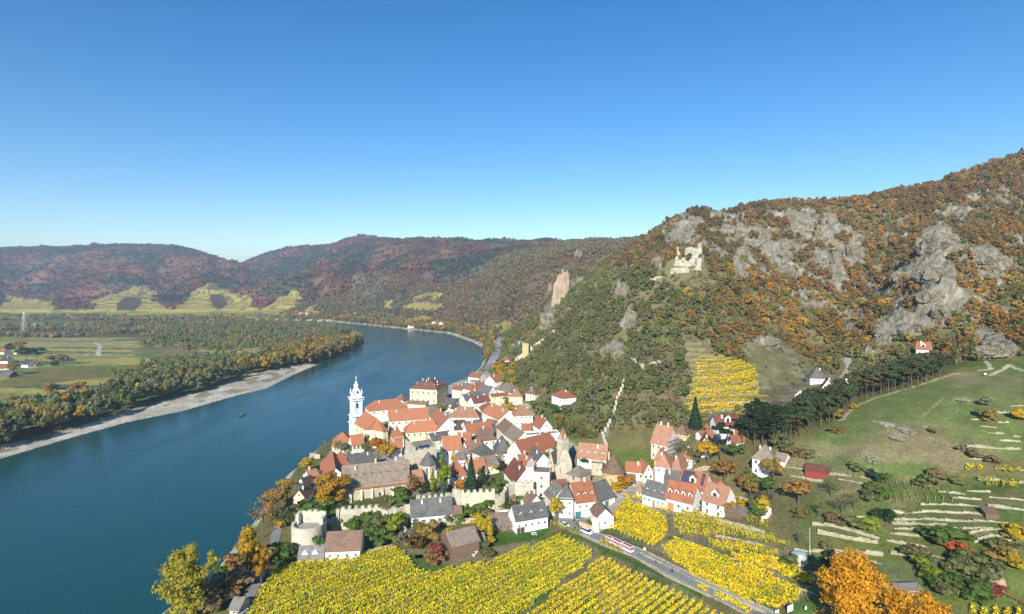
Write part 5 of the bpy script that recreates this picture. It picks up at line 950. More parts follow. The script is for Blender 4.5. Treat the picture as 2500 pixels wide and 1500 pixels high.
CR = [('tall split grey rock needle below the skyline','Q',540,900,70,200),('blocky grey crag beside the tall needle','Q',430,880,160,110),('square grey rock face with bush at its foot','Q',680,790,120,130),('jagged rock comb just under the ridge','Q',310,600,130,110),
 ('pointed rock cluster at the left of the rock comb','Q',205,520,70,80),('slim double pinnacle touching the skyline','Q',510,560,50,120),('broad crown shaped crag on top of the great rock rib','Q',1290,720,230,140),('leaning slab group in the middle of the great rock rib','Q',1270,940,200,130),
 ('left shoulder of the great rock rib','Q',1010,960,120,90),('lower buttress of the great rock rib','Q',1230,1090,170,100),('long inclined rock slab at the right of the great rib','Q',1680,860,240,130),('rock step at the right foot of the great rib','Q',1350,1220,180,110),
 ('pale boulder face above the pine strip','Q',1180,1330,150,100),('lowest left boulder of the great rib','Q',880,1330,110,110),('small rounded rock tower on the upper slope','Q',905,510,50,50),('grey outcrop in orange bushes at mid slope','Q',340,1170,130,80),
 ('rock knob left of the castle ruin','O',1075,600,80,120),('rock wall above the castle ruin, left part','O',1230,380,130,90),('rock wall above the castle ruin, right part','O',1380,280,110,90),('large rounded crag right of the castle ruin','O',1600,500,120,90),
 ('grey crag with vertical cracks far right of the castle','O',1790,690,130,110),('curved crag on the upper slope above the castle','O',1810,330,110,100),('ribbed crag below the upper curved one','O',1820,520,110,90),('wide crag band near the ridge','O',1980,340,140,80),
 ('grey outcrop right of mid slope','O',2200,680,120,110),('bulky outcrop above the yellow bushes','O',2210,450,150,80),('single rock tooth above the terraces','O',1510,1280,50,90),('rock head at the top of the grassy spur','O',2040,1260,140,70),
 ('craggy rib on the green slope, upper','O',770,860,110,110),('craggy rib on the green slope, middle','O',850,1080,110,130),('craggy rib on the green slope, lower','O',640,1370,110,110),('craggy foot beside the green slope rib','O',750,1390,80,90),
 ('huge dark boulder beside the hill path','R',2140,150,90,70),('low rock sheets right of the huge dark boulder','R',2300,170,220,80),('pointed cliff top on the left ridge','O',400,520,60,90),('grey cliff right of the tan quarry face','O',400,780,110,120),
 ('grey needle left of the tan quarry face','O',150,860,30,160),('dark lower cliff under the quarry face','O',140,1110,110,160),('rock outcrop at the upper right edge','Q',1760,420,60,60),('rock outcrop next to the upper right edge','Q',1650,450,60,50)]
for i, (lb, c_, x_, y_, w_, h__) in enumerate(CR): crag(lb, c_, x_, y_, w_, h__*.62, 10+i*3, lean=(.2 if i % 3 == 0 else -.1))
crag('tall tan quarried cliff face on the left ridge','O',235,900,110,240,77,'crag_tan',lean=.9)
for lb, x_, y_, w_, h__ in (('flat pale rock outcrop on the meadow, left of the middle group',1545,655,120,34),('pale rock outcrop on the meadow, right of the middle group',1690,700,110,44),('pale rock outcrop on the meadow, lowest of the middle group',1615,745,110,30),('layered pale rock outcrop at the lower meadow',1445,890,90,80),('small pale rocks high on the meadow',2060,488,90,26),('small pale rock in mid meadow',1810,672,40,18),('low rock beside the upper meadow thorn',2255,478,40,14)): crag(lb, 'R', x_, y_, w_*.72, h__*.34, int(x_), 'meadow_rock', d=w_/12)
crag('single rounded tan boulder beside the railway','X',2170,575,170,90,5,'crag_tan')
mb = MB(); slab(mb,'U',[(760,960),(800,760),(850,560),(900,470),(1000,520),(1130,440),(1400,400),(1640,440),(1720,560),(1700,760),(1660,1060),(1500,1150),(1250,1250),(900,1180)],554,9); o_ = mb.build('castle_rock', MAT['crag']); tag(o_, 'grey rock core the castle ruin is built on', 'rock')
# --- small structures
q_ = hit(*P('J',1572,735)); sh = empty('wayside_shrine', (q_.x, q_.y, q_.z), .3); tag(sh, 'white roadside shrine with small gabled top at the vineyard corner', 'shrine')
mb = MB(); mb.box(-1.1,-1.1,-1,1.1,1.1,4.4); mb.build('pillar', MAT['wall_white'], sh); mb = MB(); mb.poly([(-1.35,-1.35,4.4),(1.35,-1.35,4.4),(1.35,1.35,4.4),(-1.35,1.35,4.4),(0,-1.2,5.9),(0,1.2,5.9)], [(3,2,1,0),(0,1,4),(1,2,5,4),(2,3,5),(3,0,4,5)]); mb.build('roof', MAT['wall_white'], sh)
mb = MB(); mb.box(-.45,-1.16,1.8,.45,-1.1,3.4); mb.build('niche', MAT['wall_palecream'], sh)
q_ = hit(*P('T',1262,500)); hu = empty('stone_hut', (q_.x, q_.y+2.6, q_.z)); tag(hu, 'round stone hut with pale domed metal lid in the vineyard', 'hut')
mb = MB(); mb.cyl(0,0,-2,2.7,2.75,2.6,22); mb.build('wall', MAT['rubble_stone'], hu); mb = MB(); mb.cyl(0,0,2.7,3.2,2.5,2.1,22).cyl(0,0,3.2,3.6,2.1,1.2,22).cyl(0,0,3.6,3.75,1.2,.1,22); mb.build('roof', MAT['metal'], hu)
q_ = hit(*P('T',1298,445)); mb = MB(); mb.cyl(0,0,-.3,9.5,.09,.05,8).cyl(0,0,9.5,9.7,.12,.12,8).cyl(0,0,0,.25,.25,.25,10); o_ = mb.build('flagpole', MAT['frame_white'], None, q_); tag(o_, 'thin white flagpole behind the round stone hut', 'flagpole')
def board(label, name, c, x, y, w, hb, hh_, rz, cat):
    q = hit(*P(c, x, y)); r = empty(name, q, rz); tag(r, label, cat); mb = MB(); mb.box(-w/2,-.04,hb,w/2,.04,hb+hh_); mb.build('panel', MAT['wall_white'], r)
    for s_ in ((-w*.35, w*.35) if w > 1 else (0,)): mb = MB(); mb.box(s_-.06,.045,-.3,s_+.06,.15,hb+hh_*.8); mb.build('post', MAT['timber_dark'], r)
board('white rectangular billboard at the road bend, bottom right','billboard','P',2125,690,2.6,.7,2.0,.5,'billboard')
board('small white notice on a post at the meadow edge','notice_board','P',2312,672,.7,.9,1.0,.3,'notice board')
board('low white sign at the very foot of the road','notice_board','P',1965,692,1.4,.4,.9,.3,'notice board')
board('white signpost beside the road near the walkers','signpost','T',391,434,.7,1.4,1.1,-.4,'signpost')
board('white blue banner board at the hill path corner','notice_board','R',2215,325,1.2,.6,.9,0,'notice board')
# lattice pylon far over the plain
q_ = hit(*P('M',152,655)); py_ = empty('pylon', q_); tag(py_, 'pale lattice electricity pylon on the far plain', 'pylon')
mb = MB(); hp = 46
for sx_ in (-1,1):
    for sy_ in (-1,1): mb.tube((sx_*4,sy_*4,0),(sx_*.7,sy_*.7,hp),.2,.14)
for k_ in range(9):
    z0, z1 = hp*k_/9, hp*(k_+1)/9; w0, w1 = 4-3.3*k_/9, 4-3.3*(k_+1)/9
    mb.tube((-w0,-w0,z0),(w1,-w1,z1),.1).tube((w0,-w0,z0),(-w1,-w1,z1),.1)
mb.build('frame', MAT['frame_white'], py_)
for k_ in (.68,.8,.92): mb = MB(); mb.tube((-8*(1.3-k_),0,hp*k_),(8*(1.3-k_),0,hp*k_),.35); mb.build('cross_arm', MAT['frame_white'], py_)
# fence along the road
fq = [hit(*P('T', x, y)) for x, y in ((165,318),(260,365),(405,432),(560,505),(700,575),(850,640),(1000,712),(1070,745))]; fe = empty('road_fence', fq[0]); tag(fe, 'thin post and wire fence along the upper side of the vineyard road', 'fence'); mb = MB(); last = None
for a, b in zip(fq, fq[1:]):
    n = max(1, int((b-a).length/4.5))
    for i in range(n): p = a.lerp(b, i/n)-fq[0]; mb.box(p.x-.07, p.y-.07, p.z-.3, p.x+.07, p.y+.07, p.z+1.5); w_ = p+Vector((0,0,1.3)); (mb.tube(last, w_, .025, n=3) if last else None); last = w_
mb.build('posts_and_wire', MAT['timber_dark'], fe)
# railway in the corner
rl = [hit(*P('X', x, y)) for x, y in ((2190,640),(2300,700),(2400,745),(2474,785),(2560,830))]; mb = MB(); ms_ = MB()
for a, b in zip(rl, rl[1:]):
    d_ = (b-a).normalized(); n_ = Vector((-d_.y, d_.x, 0))
    for s_ in (-.72,.72): mb.tube(a+n_*s_+Vector((0,0,.45)), b+n_*s_+Vector((0,0,.45)), .09)
    k_ = 0.0
    while k_ < (b-a).length: c_ = a+d_*k_+Vector((0,0,.3)); ms_.tube(c_-n_*1.3, c_+n_*1.3, .14); k_ += .8
ra2 = empty('railway_track', rl[0]); tag(ra2, 'single railway track cutting across the lower right corner', 'railway')
for m_, nm, mt in ((mb,'rails','roof_rust'),(ms_,'sleepers','timber_dark')): m_.v = [(x-rl[0].x,y-rl[0].y,z-rl[0].z) for x, y, z in m_.v]; m_.build(nm, MAT[mt], ra2)
h('grey felt roofed building mostly hidden by the plane trees','X',1080,630,1350,618,4.5,2.2,.8,'g','stone','grey',(0,1,'s'),0,0,name='outbuilding',cat='outbuilding')
# scaffolding on the pink house
sc = HOUSES['scaffold']; mb = MB(); Lx, ox, oy, dd = sc['L'], sc['ox'], sc['oy'], sc['d']
right = (math.cos(sc['th'])*(0-sc['B'].x)+math.sin(sc['th'])*(0-sc['B'].y)) > 0; xs_ = -ox+.3 if right else ox-1.3
sf = empty('scaffolding', sc['root'].location, sc['th']); tag(sf, 'grey scaffolding with plank levels on the gable of the pink house', 'scaffolding')
for lv in range(5): mb = MB(); mb.box(xs_, oy-.5, 1.6+lv*2.2, xs_+1.0, -oy+.5, 1.75+lv*2.2).tube((xs_+1.0, oy-.5, 2.6+lv*2.2), (xs_+1.0, -oy+.5, 2.6+lv*2.2), .06); mb.build('platform', MAT['metal'], sf)
mb = MB()
for k_ in range(7):
    for xx in (xs_, xs_+1.0): mb.tube((xx, oy-.5+k_*(dd+1)/6, -2), (xx, oy-.5+k_*(dd+1)/6, 12.5), .07)
mb.build('frame', MAT['metal'], sf)
# lattice of garden bits
def slabbox(name, label, cat, c, x, y, w, d, z0, z1, mt, rz=0):
    q = hit(*P(c, x, y)); mb = MB(); mb.box(-w/2,-d/2,z0,w/2,d/2,z1); mb.box(-w/2-.08,-d/2-.08,z1-.06,w/2+.08,d/2+.08,z1); o_ = mb.build(name, MAT[mt], None, q, rz); tag(o_, label, cat); return o_
surf('blue_tarp', (.10,.20,.50), .6, .1, 1, 3); surf('dark_net', (.02,.03,.06), .6, .1, 1, 3)
slabbox('trampoline','dark square garden trampoline on the lawn','trampoline','I',385,1125,2.6,2.2,.2,.5,'dark_net',.3)
slabbox('tarpaulin','blue tarpaulin cover below the white garden wall','tarpaulin','K',2120,920,2.6,1.4,-.1,.3,'blue_tarp',-.4)
for lb, x_, y_ in (('white garden table nearest the barn terrace',1215,1110),('white parasol table on the stone terrace',1255,1060)):
    q = hit(*P('I', x_, y_)); t_ = empty('garden_table', q); tag(t_, lb, 'table'); mb = MB(); mb.cyl(0,0,.68,.74,.8,.8,12); mb.build('table_top', MAT['frame_white'], t_)
    mb = MB(); mb.cyl(0,0,-.1,.68,.08,.08,8).cyl(0,0,-.1,.05,.35,.3,8); mb.build('leg', MAT['frame_white'], t_)
q = hit(*P('J',640,775)); t_ = empty('garden_table', q, .3); tag(t_, 'white garden table with benches alone on the lawn', 'table'); mb = MB(); mb.box(-1,-.45,.7,1,.45,.78); mb.build('table_top', MAT['frame_white'], t_)
for s_ in (-1,1): mb = MB(); mb.box(-1,s_*1.0-.18,.4,1,s_*1.0+.18,.48).box(-.8,s_*1.0-.1,-.1,-.7,s_*1.0+.1,.4).box(.7,s_*1.0-.1,-.1,.8,s_*1.0+.1,.4); mb.build('bench', MAT['frame_white'], t_)
for s_ in (-.8,.8): mb = MB(); mb.box(s_-.05,-.35,-.1,s_+.05,.35,.7); mb.build('leg', MAT['frame_white'], t_)
# ================================================================ PLANTS
R = np.random.default_rng(4)
def ordn(n):
    w = ['zeroth','first','second','third','fourth','fifth','sixth','seventh','eighth','ninth','tenth','eleventh','twelfth','thirteenth','fourteenth','fifteenth','sixteenth','seventeenth','eighteenth','nineteenth']
    return w[n] if n < 20 else '%d%s' % (n, {1:'st',2:'nd',3:'rd'}.get(n % 10, 'th'))
def cloud(n, rx, ry, rz, cz_, ncl=14, size=.9, cr=.34, seed=0, zmin=None, flat=.32):
    g = np.random.default_rng(seed)
    d = g.normal(size=(ncl, 3)); d /= np.linalg.norm(d, axis=1)[:, None]; cc = d*(g.uniform(.35, .8, ncl)[:, None])
    k = g.integers(0, ncl, n); e = g.normal(size=(n, 3)); e /= np.linalg.norm(e, axis=1)[:, None]; e[:, 2] = np.abs(e[:, 2])*.6+e[:, 2]*.4
    p = cc[k]+e*(cr*g.uniform(.6, 1.15, n))[:, None]; p = p*np.array([rx, ry, rz])+np.array([0, 0, cz_])
    if zmin is not None: p[:, 2] = np.maximum(p[:, 2], zmin+g.uniform(0, .4, n))
    nrm = e+g.normal(size=(n, 3))*flat; nrm /= np.linalg.norm(nrm, axis=1)[:, None]
    return quadset(p, nrm, size, g)
def quadset(p, nrm, size, g):
    n = len(p); u = np.cross(nrm, g.normal(size=(n, 3))); u /= np.linalg.norm(u, axis=1)[:, None]+1e-9; w = np.cross(nrm, u)
    s = (size*g.uniform(.6, 1.3, n)/2)[:, None]; s2 = s*g.uniform(.6, 1.0, n)[:, None]
    return np.stack([p-u*s-w*s2*.6, p+u*s*.9-w*s2, p+u*s*.7+w*s2, p-u*s+w*s2*.8], 1).reshape(-1, 3)
def cone_cloud(n, r, h_, z0, size, seed, layers=9, open_=.25, pw=1.0):
    g = np.random.default_rng(seed); t = g.uniform(0, 1, n)**.8; lay = np.floor(t*layers)/layers; a = g.uniform(0, 2*np.pi, n)
    rr = r*(1-t)**pw*(1-open_*(t*layers-np.floor(t*layers)))*g.uniform(.72, 1.05, n); p = np.stack([rr*np.cos(a), rr*np.sin(a), z0+t*h_], 1)
    nrm = np.stack([np.cos(a), np.sin(a), np.full(n, .6)], 1)+g.normal(size=(n, 3))*.4; nrm /= np.linalg.norm(nrm, axis=1)[:, None]
    return quadset(p, nrm, size, g)
LMK = [('the castle ruin',1660,640),('the hillside villa',1375,985),('the yellow slope house',1305,965),('the watch tower',1283,860),('the toothed hill wall',1500,1010),('the scaffolded house',1625,1075),('the yellow pavilion',1670,1055),
 ('the white country house',1780,1035),('the tall dark spruce',1695,1020),('the amphitheatre vines',1660,960),('the grassy spur',1900,880),('the pyramid roofed valley house',1998,925),('the white valley house',2030,945),('the orange roofed valley house',1955,985),
 ('the valley path',2065,900),('the lone slope house',2253,850),('the huge dark boulder',2385,850),('the slope villa',1865,1125),('the round tower',1505,1160),('the great rock rib',2290,760),('the white dormered house',1445,1110),('the car park',1190,880),
 ('the broken white walls',1580,885),('the belfry',1373,1080),('the white curved gable',1335,1035),('the gully rocks',2130,830),('the low needle rocks',1530,860),('the red shelter',1990,1155),('the golden round tree',1730,1120),('the meadow path bend',2090,1000),('the lone meadow bush',2040,1050),('the rock sheets',2440,860),('the brown roofed hall',1240,955),('the cream villa',1215,985)]
def near_label(what, x, y, z):
    px, py = CX+x/y*F, HY-(z-H)/y*F; nm, a, b = min(LMK, key=lambda l: math.hypot(l[1]-px, (l[2]-py)*1.3)); dx, dy = px-a, py-b; dist = math.hypot(dx, dy)
    rel = ('right of' if dx > 0 else 'left of') if abs(dx) > abs(dy) else ('below' if dy > 0 else 'above'); return '%s %s %s %s' % (what, 'just' if dist < 30 else ('a little' if dist < 65 else 'well'), rel, nm)
PR = {}                                              # prototypes: leaves (quads), trunk mesh, nominal height
def trunkmesh(h_, r, br, seed, spread=1.0, top=.95):
    g = random.Random(seed); mb = MB(); mb.tube((0,0,-.8),(g.uniform(-.2,.2),g.uniform(-.2,.2),h_*.55),r,r*.6,7).tube((0,0,h_*.5),(g.uniform(-.3,.3),g.uniform(-.3,.3),h_*top),r*.6,r*.15,6)
    for i in range(br):
        a = 6.28*i/br+g.uniform(-.3,.3); z0 = h_*g.uniform(.25,.6); L_ = h_*g.uniform(.28,.42)*spread; mb.tube((0,0,z0),(L_*math.cos(a),L_*math.sin(a),z0+L_*g.uniform(.4,.9)),r*.35,r*.1,5)
    return mb.me('trunk', [bark])
def proto(k, leaves, trunk, h_): PR.setdefault(k, []).append((quads_mesh('crown_'+k, leaves, [leaf_obj]), trunk, h_, leaves))
for s in range(3):
    proto('broad', cloud(1000, 4.6, 4.6, 3.9, 6.2, 18, .72, seed=s), trunkmesh(9, .32, 6, s), 10)
    proto('tall', cloud(900, 3.1, 3.1, 5.8, 7.6, 18, .72, seed=20+s), trunkmesh(12, .3, 6, s+5, .6), 13.5)
    proto('bush', cloud(520, 2.2, 2.2, 1.5, 1.5, 11, .48, seed=30+s, zmin=.1), trunkmesh(2, .1, 4, s), 3)
    proto('spruce', cone_cloud(1100, 3.1, 12.5, .8, .8, 40+s), trunkmesh(12.5, .25, 0, s), 13.3)
    proto('cypress', cloud(800, 1.75, 1.75, 5.2, 5.4, 22, .55, seed=50+s, cr=.38), trunkmesh(9, .2, 0, s), 11)
    lv = np.concatenate([cloud(340, 3.3, 3.3, 2.1, 10.8, 12, .8, seed=60+s), cloud(60, 2.3, 2.3, 1.8, 7.2, 6, .8, seed=70+s)])
    proto('pine', lv, trunkmesh(12, .2, 4, s, .5), 13)
    proto('sparse', cloud(170, 4.0, 4.0, 3.4, 6, 14, .6, seed=80+s, cr=.4), trunkmesh(9.5, .26, 12, s, 1.25), 9.5)
for k_ in list(COLS) if 'COLS' in globals() else []: pass
def hero(seed, n, rx, rz, cz_, size, ncl, th, r, br=12, spread=1.0): return (quads_mesh('crown_large', cloud(n, rx, rx, rz, cz_, ncl, size, .27, seed), [leaf_obj]), trunkmesh(th, r, br, seed, spread), 1)
COLS = {'gold':(.50,.33,.03),'orange':(.46,.21,.03),'rust':(.25,.135,.05),'yellow':(.50,.37,.03),'olive':(.155,.165,.06),'green':(.10,.155,.035),'dark':(.035,.065,.03),'brown':(.19,.14,.065),'lime':(.22,.27,.03),
        'grey':(.19,.175,.115),'blue':(.07,.11,.095),'red':(.26,.07,.05),'bronze':(.28,.20,.055),'willow':(.18,.195,.09),'tawny':(.36,.21,.065)}
COLS = {k_: tuple(c*(1.12 if k_ in ('gold','yellow','orange','tawny') else 1.28) for c in v) for k_, v in COLS.items()}
tr_rng = random.Random(3)
def tree(label, kind, c, x, y, h_, col, w=1.0, cat=None, name=None, group=None, dy=0, sink=0):
    me_, tk, nh, _ = PR[kind][tr_rng.randrange(3)] if not isinstance(kind, tuple) else (*kind, None)
    q = hit(*P(c, x, y)); nm = name or {'broad':'tree','tall':'tree','bush':'bush','spruce':'spruce','cypress':'cypress','pine':'pine_tree','sparse':'tree'}.get(kind, 'tree')
    h_ = h_*(1.22 if c not in 'TR' else .95);  s_ = h_/nh if not isinstance(kind, tuple) else h_
    r = empty(nm, (q.x, q.y+dy, q.z-sink), tr_rng.uniform(0, 6.28)); r.scale = (s_*w, s_*w, s_); tag(r, label, cat or ('bush' if nm == 'bush' else 'tree'), group)
    cr = ob('crown', me_, r); cc = COLS[col] if isinstance(col, str) else col; v = tr_rng.uniform(.88, 1.12); cr.color = (*[a*v for a in cc], 1)
    if nm != 'bush': ob('trunk', tk, r)
    return r
# large single trees
big1 = hero(101, 9500, 10.5, 12.0, 17, .68, 60, 24, .7); big2 = hero(102, 8000, 10.5, 9.5, 13, .68, 55, 18, .6)
def at_tree(label, pr, px, py_base, col, s=1.0, rz=0, name='tree'):
    q = hit(px, py_base); r = empty(name, q, rz); r.scale = (s, s, s); tag(r, label, 'tree'); cr = ob('crown', pr[0], r); cr.color = (*COLS[col], 1); ob('trunk', pr[1], r); return r
COLS['plane'] = (.66,.35,.03)
at_tree('tallest orange plane tree at the lower right, left one of the pair', big1, 2085, 1585, 'plane', .93)
at_tree('wide orange plane tree at the bottom edge, right one of the pair', big2, 2240, 1622, 'plane', .9, 1)
pop = (quads_mesh('crown_large', np.concatenate([cloud(6500, 8.4, 7, 11, 13, 46, .58, .27, 105), cloud(500, 4.5, 3, 3, 22, 7, .7, .3, 106), cloud(400, 3, 3, 2.5, 19, 6, .7, .3, 107)+np.array([7,0,0])]), [leaf_obj]), trunkmesh(22, .5, 14, 105, .9), 1)
COLS['poplar'] = (.40,.36,.05)
at_tree('large ragged yellow green poplar leaning over the river at lower left', pop, 452, 1535, 'poplar', 1.1, .2)
gold = hero(111, 4000, 6.6, 5.4, 7.2, .55, 30, 10, .45); COLS['maple'] = (.50,.30,.03)
at_tree('broad golden orange maple in front of the convent', gold, 808, 1246, 'maple', 1.5, .4)
tl = hero(112, 2600, 4.2, 7.2, 9.5, .55, 26, 14, .35)
at_tree('tall orange brown riverside poplar left of the bastion', tl, 604, 1396, 'gold', 1.12, .1)
at_tree('tawny rounded tree below the tall riverside poplar', tl, 638, 1432, 'maple', .85, 2)
tree('thin pale birch with tan leaves on the river bank','sparse','L',1500,420,15,'tawny',.8)
tree('russet riverside tree above the thin birch','broad','1',672,1252,10,'tawny',1.0)
tree('yellow green tree on the bank left of the yellow houses','broad','1',700,1228,10,'bronze',1.0)
tree('small golden bush on the bank below the bright yellow house','bush','L',1710,300,4.5,'gold',1.0)
tree('red brown shrub mass beside the river road, bottom left','bush','L',960,1230,7,'grey',1.4); tree('brown thicket at the bottom left corner','bush','L',760,1400,7,'brown',1.5)
tree('olive thicket under the large poplar','bush','L',620,1440,6,'olive',1.6); tree('dark green shrub under the bastion','bush','L',1700,700,5,'green',1.6); tree('dark hedge on the slope left of the shed with domes','bush','L',1800,740,4,'green',1.6)
tree('orange bush on the river bank gravel','bush','L',1100,860,5,'tawny',1.1); tree('green shrub strip beside the quay stones','bush','L',900,940,3.5,'green',1.4); tree('bronze shrub beside the river path','bush','L',1420,820,6,'bronze',1.4)
tree('small round yellow orange tree at the river wall','broad','C',320,540,8.5,'gold',.85)
tree('golden tree in front of the yellow church choir','broad','A',890,1480,11,'orange',1.0); tree('lower yellow tree beside the golden church tree','broad','A',1010,1530,8.5,'gold',1.1); tree('lime yellow small tree at the stone hotel corner','broad','A',1090,1490,7,'yellow',.9)
tree('pale leafless tree in front of the rectory','sparse','A',330,1440,8,'grey',1.0); tree('bronze tree below the rectory wall','broad','A',390,1450,7,'olive',1.0); tree('thin tree at the rectory corner with orange leaves','sparse','A',240,1430,9,'gold',.8)
tree('grey bare tree on the quay by the rectory','sparse','C',620,190,7,'grey',1.0); tree('bare grey tree against the church wall','sparse','A',700,1340,9,'grey',.8)
tree('yellow tree in front of the cream palace','broad','A',1490,640,6.5,'bronze',1.0); tree('green yellow tree right of the palace lane','bush','A',1930,760,5,'olive',1.5)
tree('rounded yellow tree standing at the gate square','broad','J',975,600,9,'yellow',.72)
tree('dark green ivy bush spilling over the town wall at the bastion','bush','H',620,560,7.5,'green',1.7); tree('green shrub on the wall top beside the maple','bush','H',780,520,6,'green',1.5)
tree('tall yellow green cypress behind the town wall','cypress','D',965,1000,16.8,'lime',1.05); tree('broad olive green cypress left of the tall one','cypress','D',790,1010,9.5,'lime',1.1); tree('blue grey spruce in front of the cypresses','spruce','D',960,1010,9.0,'blue',1.0)
tree('big blue green spruce with narrow top','spruce','D',1420,960,14.0,(.045,.085,.045),1.1); tree('dark green yew right of the big spruce','cypress','D',1650,920,7.5,'dark',1.0); tree('slim green cypress behind the dark yew','cypress','D',1555,900,9,'green',.7)
tree('golden columnar tree beside the bright orange roof','cypress','D',1130,560,8.5,'gold',1.0); tree('orange hedge below the garden villa','bush','D',1230,870,3.2,'orange',1.5); tree('yellow bush in the walled garden right of the spruce','bush','D',1730,640,4.5,'gold',1.2)
tree('dark green round bush in the walled garden','bush','D',1910,620,4.5,'dark',.9); tree('green ivy clump on the stepped town wall','bush','D',1880,960,5.5,'green',1.2); tree('bare tree above the walled garden','sparse','D',1890,520,6.5,'bronze',1.0)
tree('rust leaved tree at the right end of the convent','sparse','D',450,960,8.5,'rust',1.1); tree('rust brown shrub before the convent end','bush','D',520,930,5,'rust',1.4); tree('green shrub below the convent windows','bush','C',1850,900,4.5,'green',1.3)
tree('dark shrub at the foot of the slate apse','bush','D',640,960,4.5,'dark',1.3); tree('reddish green shrub against the town wall inside','bush','C',1690,1050,4.5,'olive',1.5); tree('deep green shrub beside the wall inside the convent garden','bush','C',1860,1060,4.5,'green',1.3)
tree('orange tree trained behind the belfry','cypress','E',860,760,9,'orange',1.2); tree('olive bush behind the orange tree near the belfry','bush','E',1010,500,6,'olive',1.3); tree('dark conifer in front of the white dormered house','bush','E',1490,740,5,'dark',1.0)
tree('red creeper covered shrub on the round tower','bush','E',2160,1130,6.5,'orange',1.0); tree('yellow bush at the round tower foot','bush','E',2090,1170,5,'yellow',.9)
tree('brown clipped beech dome on the lawn','bush','I',350,985,5.0,(.17,.10,.03),.95,name='beech_dome',cat='bush')
tree('grey brown bush left of the clipped dome','bush','I',180,930,5,'grey',1.0); tree('green yellow hazel above the clipped dome','bush','I',580,860,6,'bronze',1.2); tree('yellow quince beside the wooden barn','bush','I',790,860,4,'yellow',1.0)
tree('yellow green tree right of the wooden barn','broad','I',1400,840,7.5,'yellow',.95); tree('small yellow pear tree on the lawn edge','bush','I',1480,900,3.5,'yellow',1.0); tree('dark red maple on the barn terrace','bush','I',640,1110,4.5,'red',1.2)
tree('orange brown shrub below the red maple','bush','I',600,1220,4,'rust',1.2); tree('green bushes beside the stone terrace','bush','I',1420,1080,3.5,'olive',1.5); tree('small green shrub at the barn front','bush','I',850,1080,3.2,'olive',1.3)
for i_, (lb, x_, y_, s_, cl) in enumerate((('bright green fig shrub left of the tool shed',960,640,5.5,'green'),('green thicket below the town wall, middle','1180',700,5.5,'green'),('large green thicket above the white barn',1350,720,7,'green'),('brown green bramble beside the tool shed',1500,760,6.5,'olive'),
 ('leafy green thicket above the stone wall',1520,930,6.5,'green'),('lime green tree at the annex corner',1740,760,8,'lime'),('olive shrub on the bastion right side',640,790,4.5,'olive'),('green shrub over the dome dormer shed',560,850,4.5,'green'),('small green tree between the shed and the white barn',660,1060,6,'green'))):
    tree(lb, 'bush', 'H', float(x_), y_, s_, cl, 1.15)
for lb, x_, y_, s_, cl in (('green hedge mass under the tall wall stretch',1150,500,4.5,'green'),('olive shrub under the town wall near the shed',1400,470,5,'olive'),('green shrub left of the white shed',1540,440,6,'green'),('yellow green border behind the terrace roof',1250,590,3.5,'yellow'),('olive vine tangle under the long slate house',380,690,4,'olive'),
 ('green rose border under the slate house',750,620,3.5,'olive'),('grass green shrub by the small garden hut',980,600,3.5,'green'),('green bush right of the white shed below the wall',1930,330,4,'green'),('olive hedge between terrace and slate house',1700,430,4,'olive')): tree(lb, 'bush', 'I', x_, y_, s_, cl, 1.4)
tree('golden poplar on the river bank above the russet tree','tall','1',655,1275,11,'gold',.9); tree('olive tree on the quay slope under the yellow houses','broad','1',690,1290,8,'olive',1.1); tree('tan shrub belt on the river bank, middle','bush','1',585,1440,5,'tawny',1.5); tree('small green tree behind the rectory wing','broad','A',700,1420,6,'olive',1.0)
tree('small tree between the palace and the slate roofs','broad','A',1830,800,6,'bronze',1.0); tree('yellow green tree in the cream villa garden','broad','B',960,690,6.5,'bronze',1.0); tree('golden shrub at the foot of the cream wing','bush','B',1035,760,5.5,'gold',1.0); tree('olive tree behind the brown roofed hall','broad','B',1150,600,7,'olive',1.0)
tree('green tree in front of the hillside villa','broad','B',1690,850,7.5,'green',1.1); tree('second green tree in front of the hillside villa','broad','B',1850,860,7,'olive',1.0); tree('round green tree beside the roof panelled house','bush','B',1290,940,4.5,'green',1.1); tree('olive tree on the slope below the yellow house','broad','B',1370,760,6.5,'olive',1.1)
tree('olive scrub tree above the white curved gable','broad','B',1760,960,6,'bronze',1.1); tree('grey scrub tree behind the belfry','broad','B',1960,1150,6.5,'olive',1.1); tree('brown scrub tree above the dormered house','broad','B',2150,1210,6.5,'brown',1.2)
# upper right gardens
tree('tall dark spruce left of the white country house','spruce','G',1470,300,14.5,'dark',1.1); tree('golden round tree in front of the white gable','broad','G',1650,830,10,'gold',.95); tree('big dark pine beside the golden round tree','pine','G',1850,820,16,'dark',1.15); tree('olive tree between small white house and golden tree','broad','G',1440,860,7.5,'olive',1.1)
tree('leafless grey tree right of the scaffolding','sparse','G',1230,720,8,'grey',1.1); tree('dark bushy pine left of the slope villa','pine','G',2180,560,12,'dark',1.3); tree('green tree in the hollow behind the golden tree','broad','G',2060,760,7,'green',1.3)
tree('orange brown walnut above the solar house','broad','K',1530,360,9,'tawny',1.2); tree('bronze apple tree beside the villa drive','broad','K',2280,330,8,'bronze',1.2); tree('rust plum tree in the terraced garden','broad','K',1790,520,7,'rust',.8); tree('yellow green tree in the terraced garden','broad','K',1930,600,7,'bronze',.9)
tree('green bushes over the orchard shelter','broad','K',2200,540,6,'green',1.2); tree('olive tree by the villa steps','bush','K',1950,360,5,'olive',1.4); tree('yellow small tree by the white garden wall','bush','K',2110,800,5,'yellow',1.0); tree('yellow vine covered arbour on the terrace','bush','K',1780,700,3.4,'yellow',1.7)
tree('orange shrub at the pergola','bush','K',1560,860,5,'tawny',1.2); tree('green shrub at the pergola end','bush','K',2010,850,5,'green',1.0)
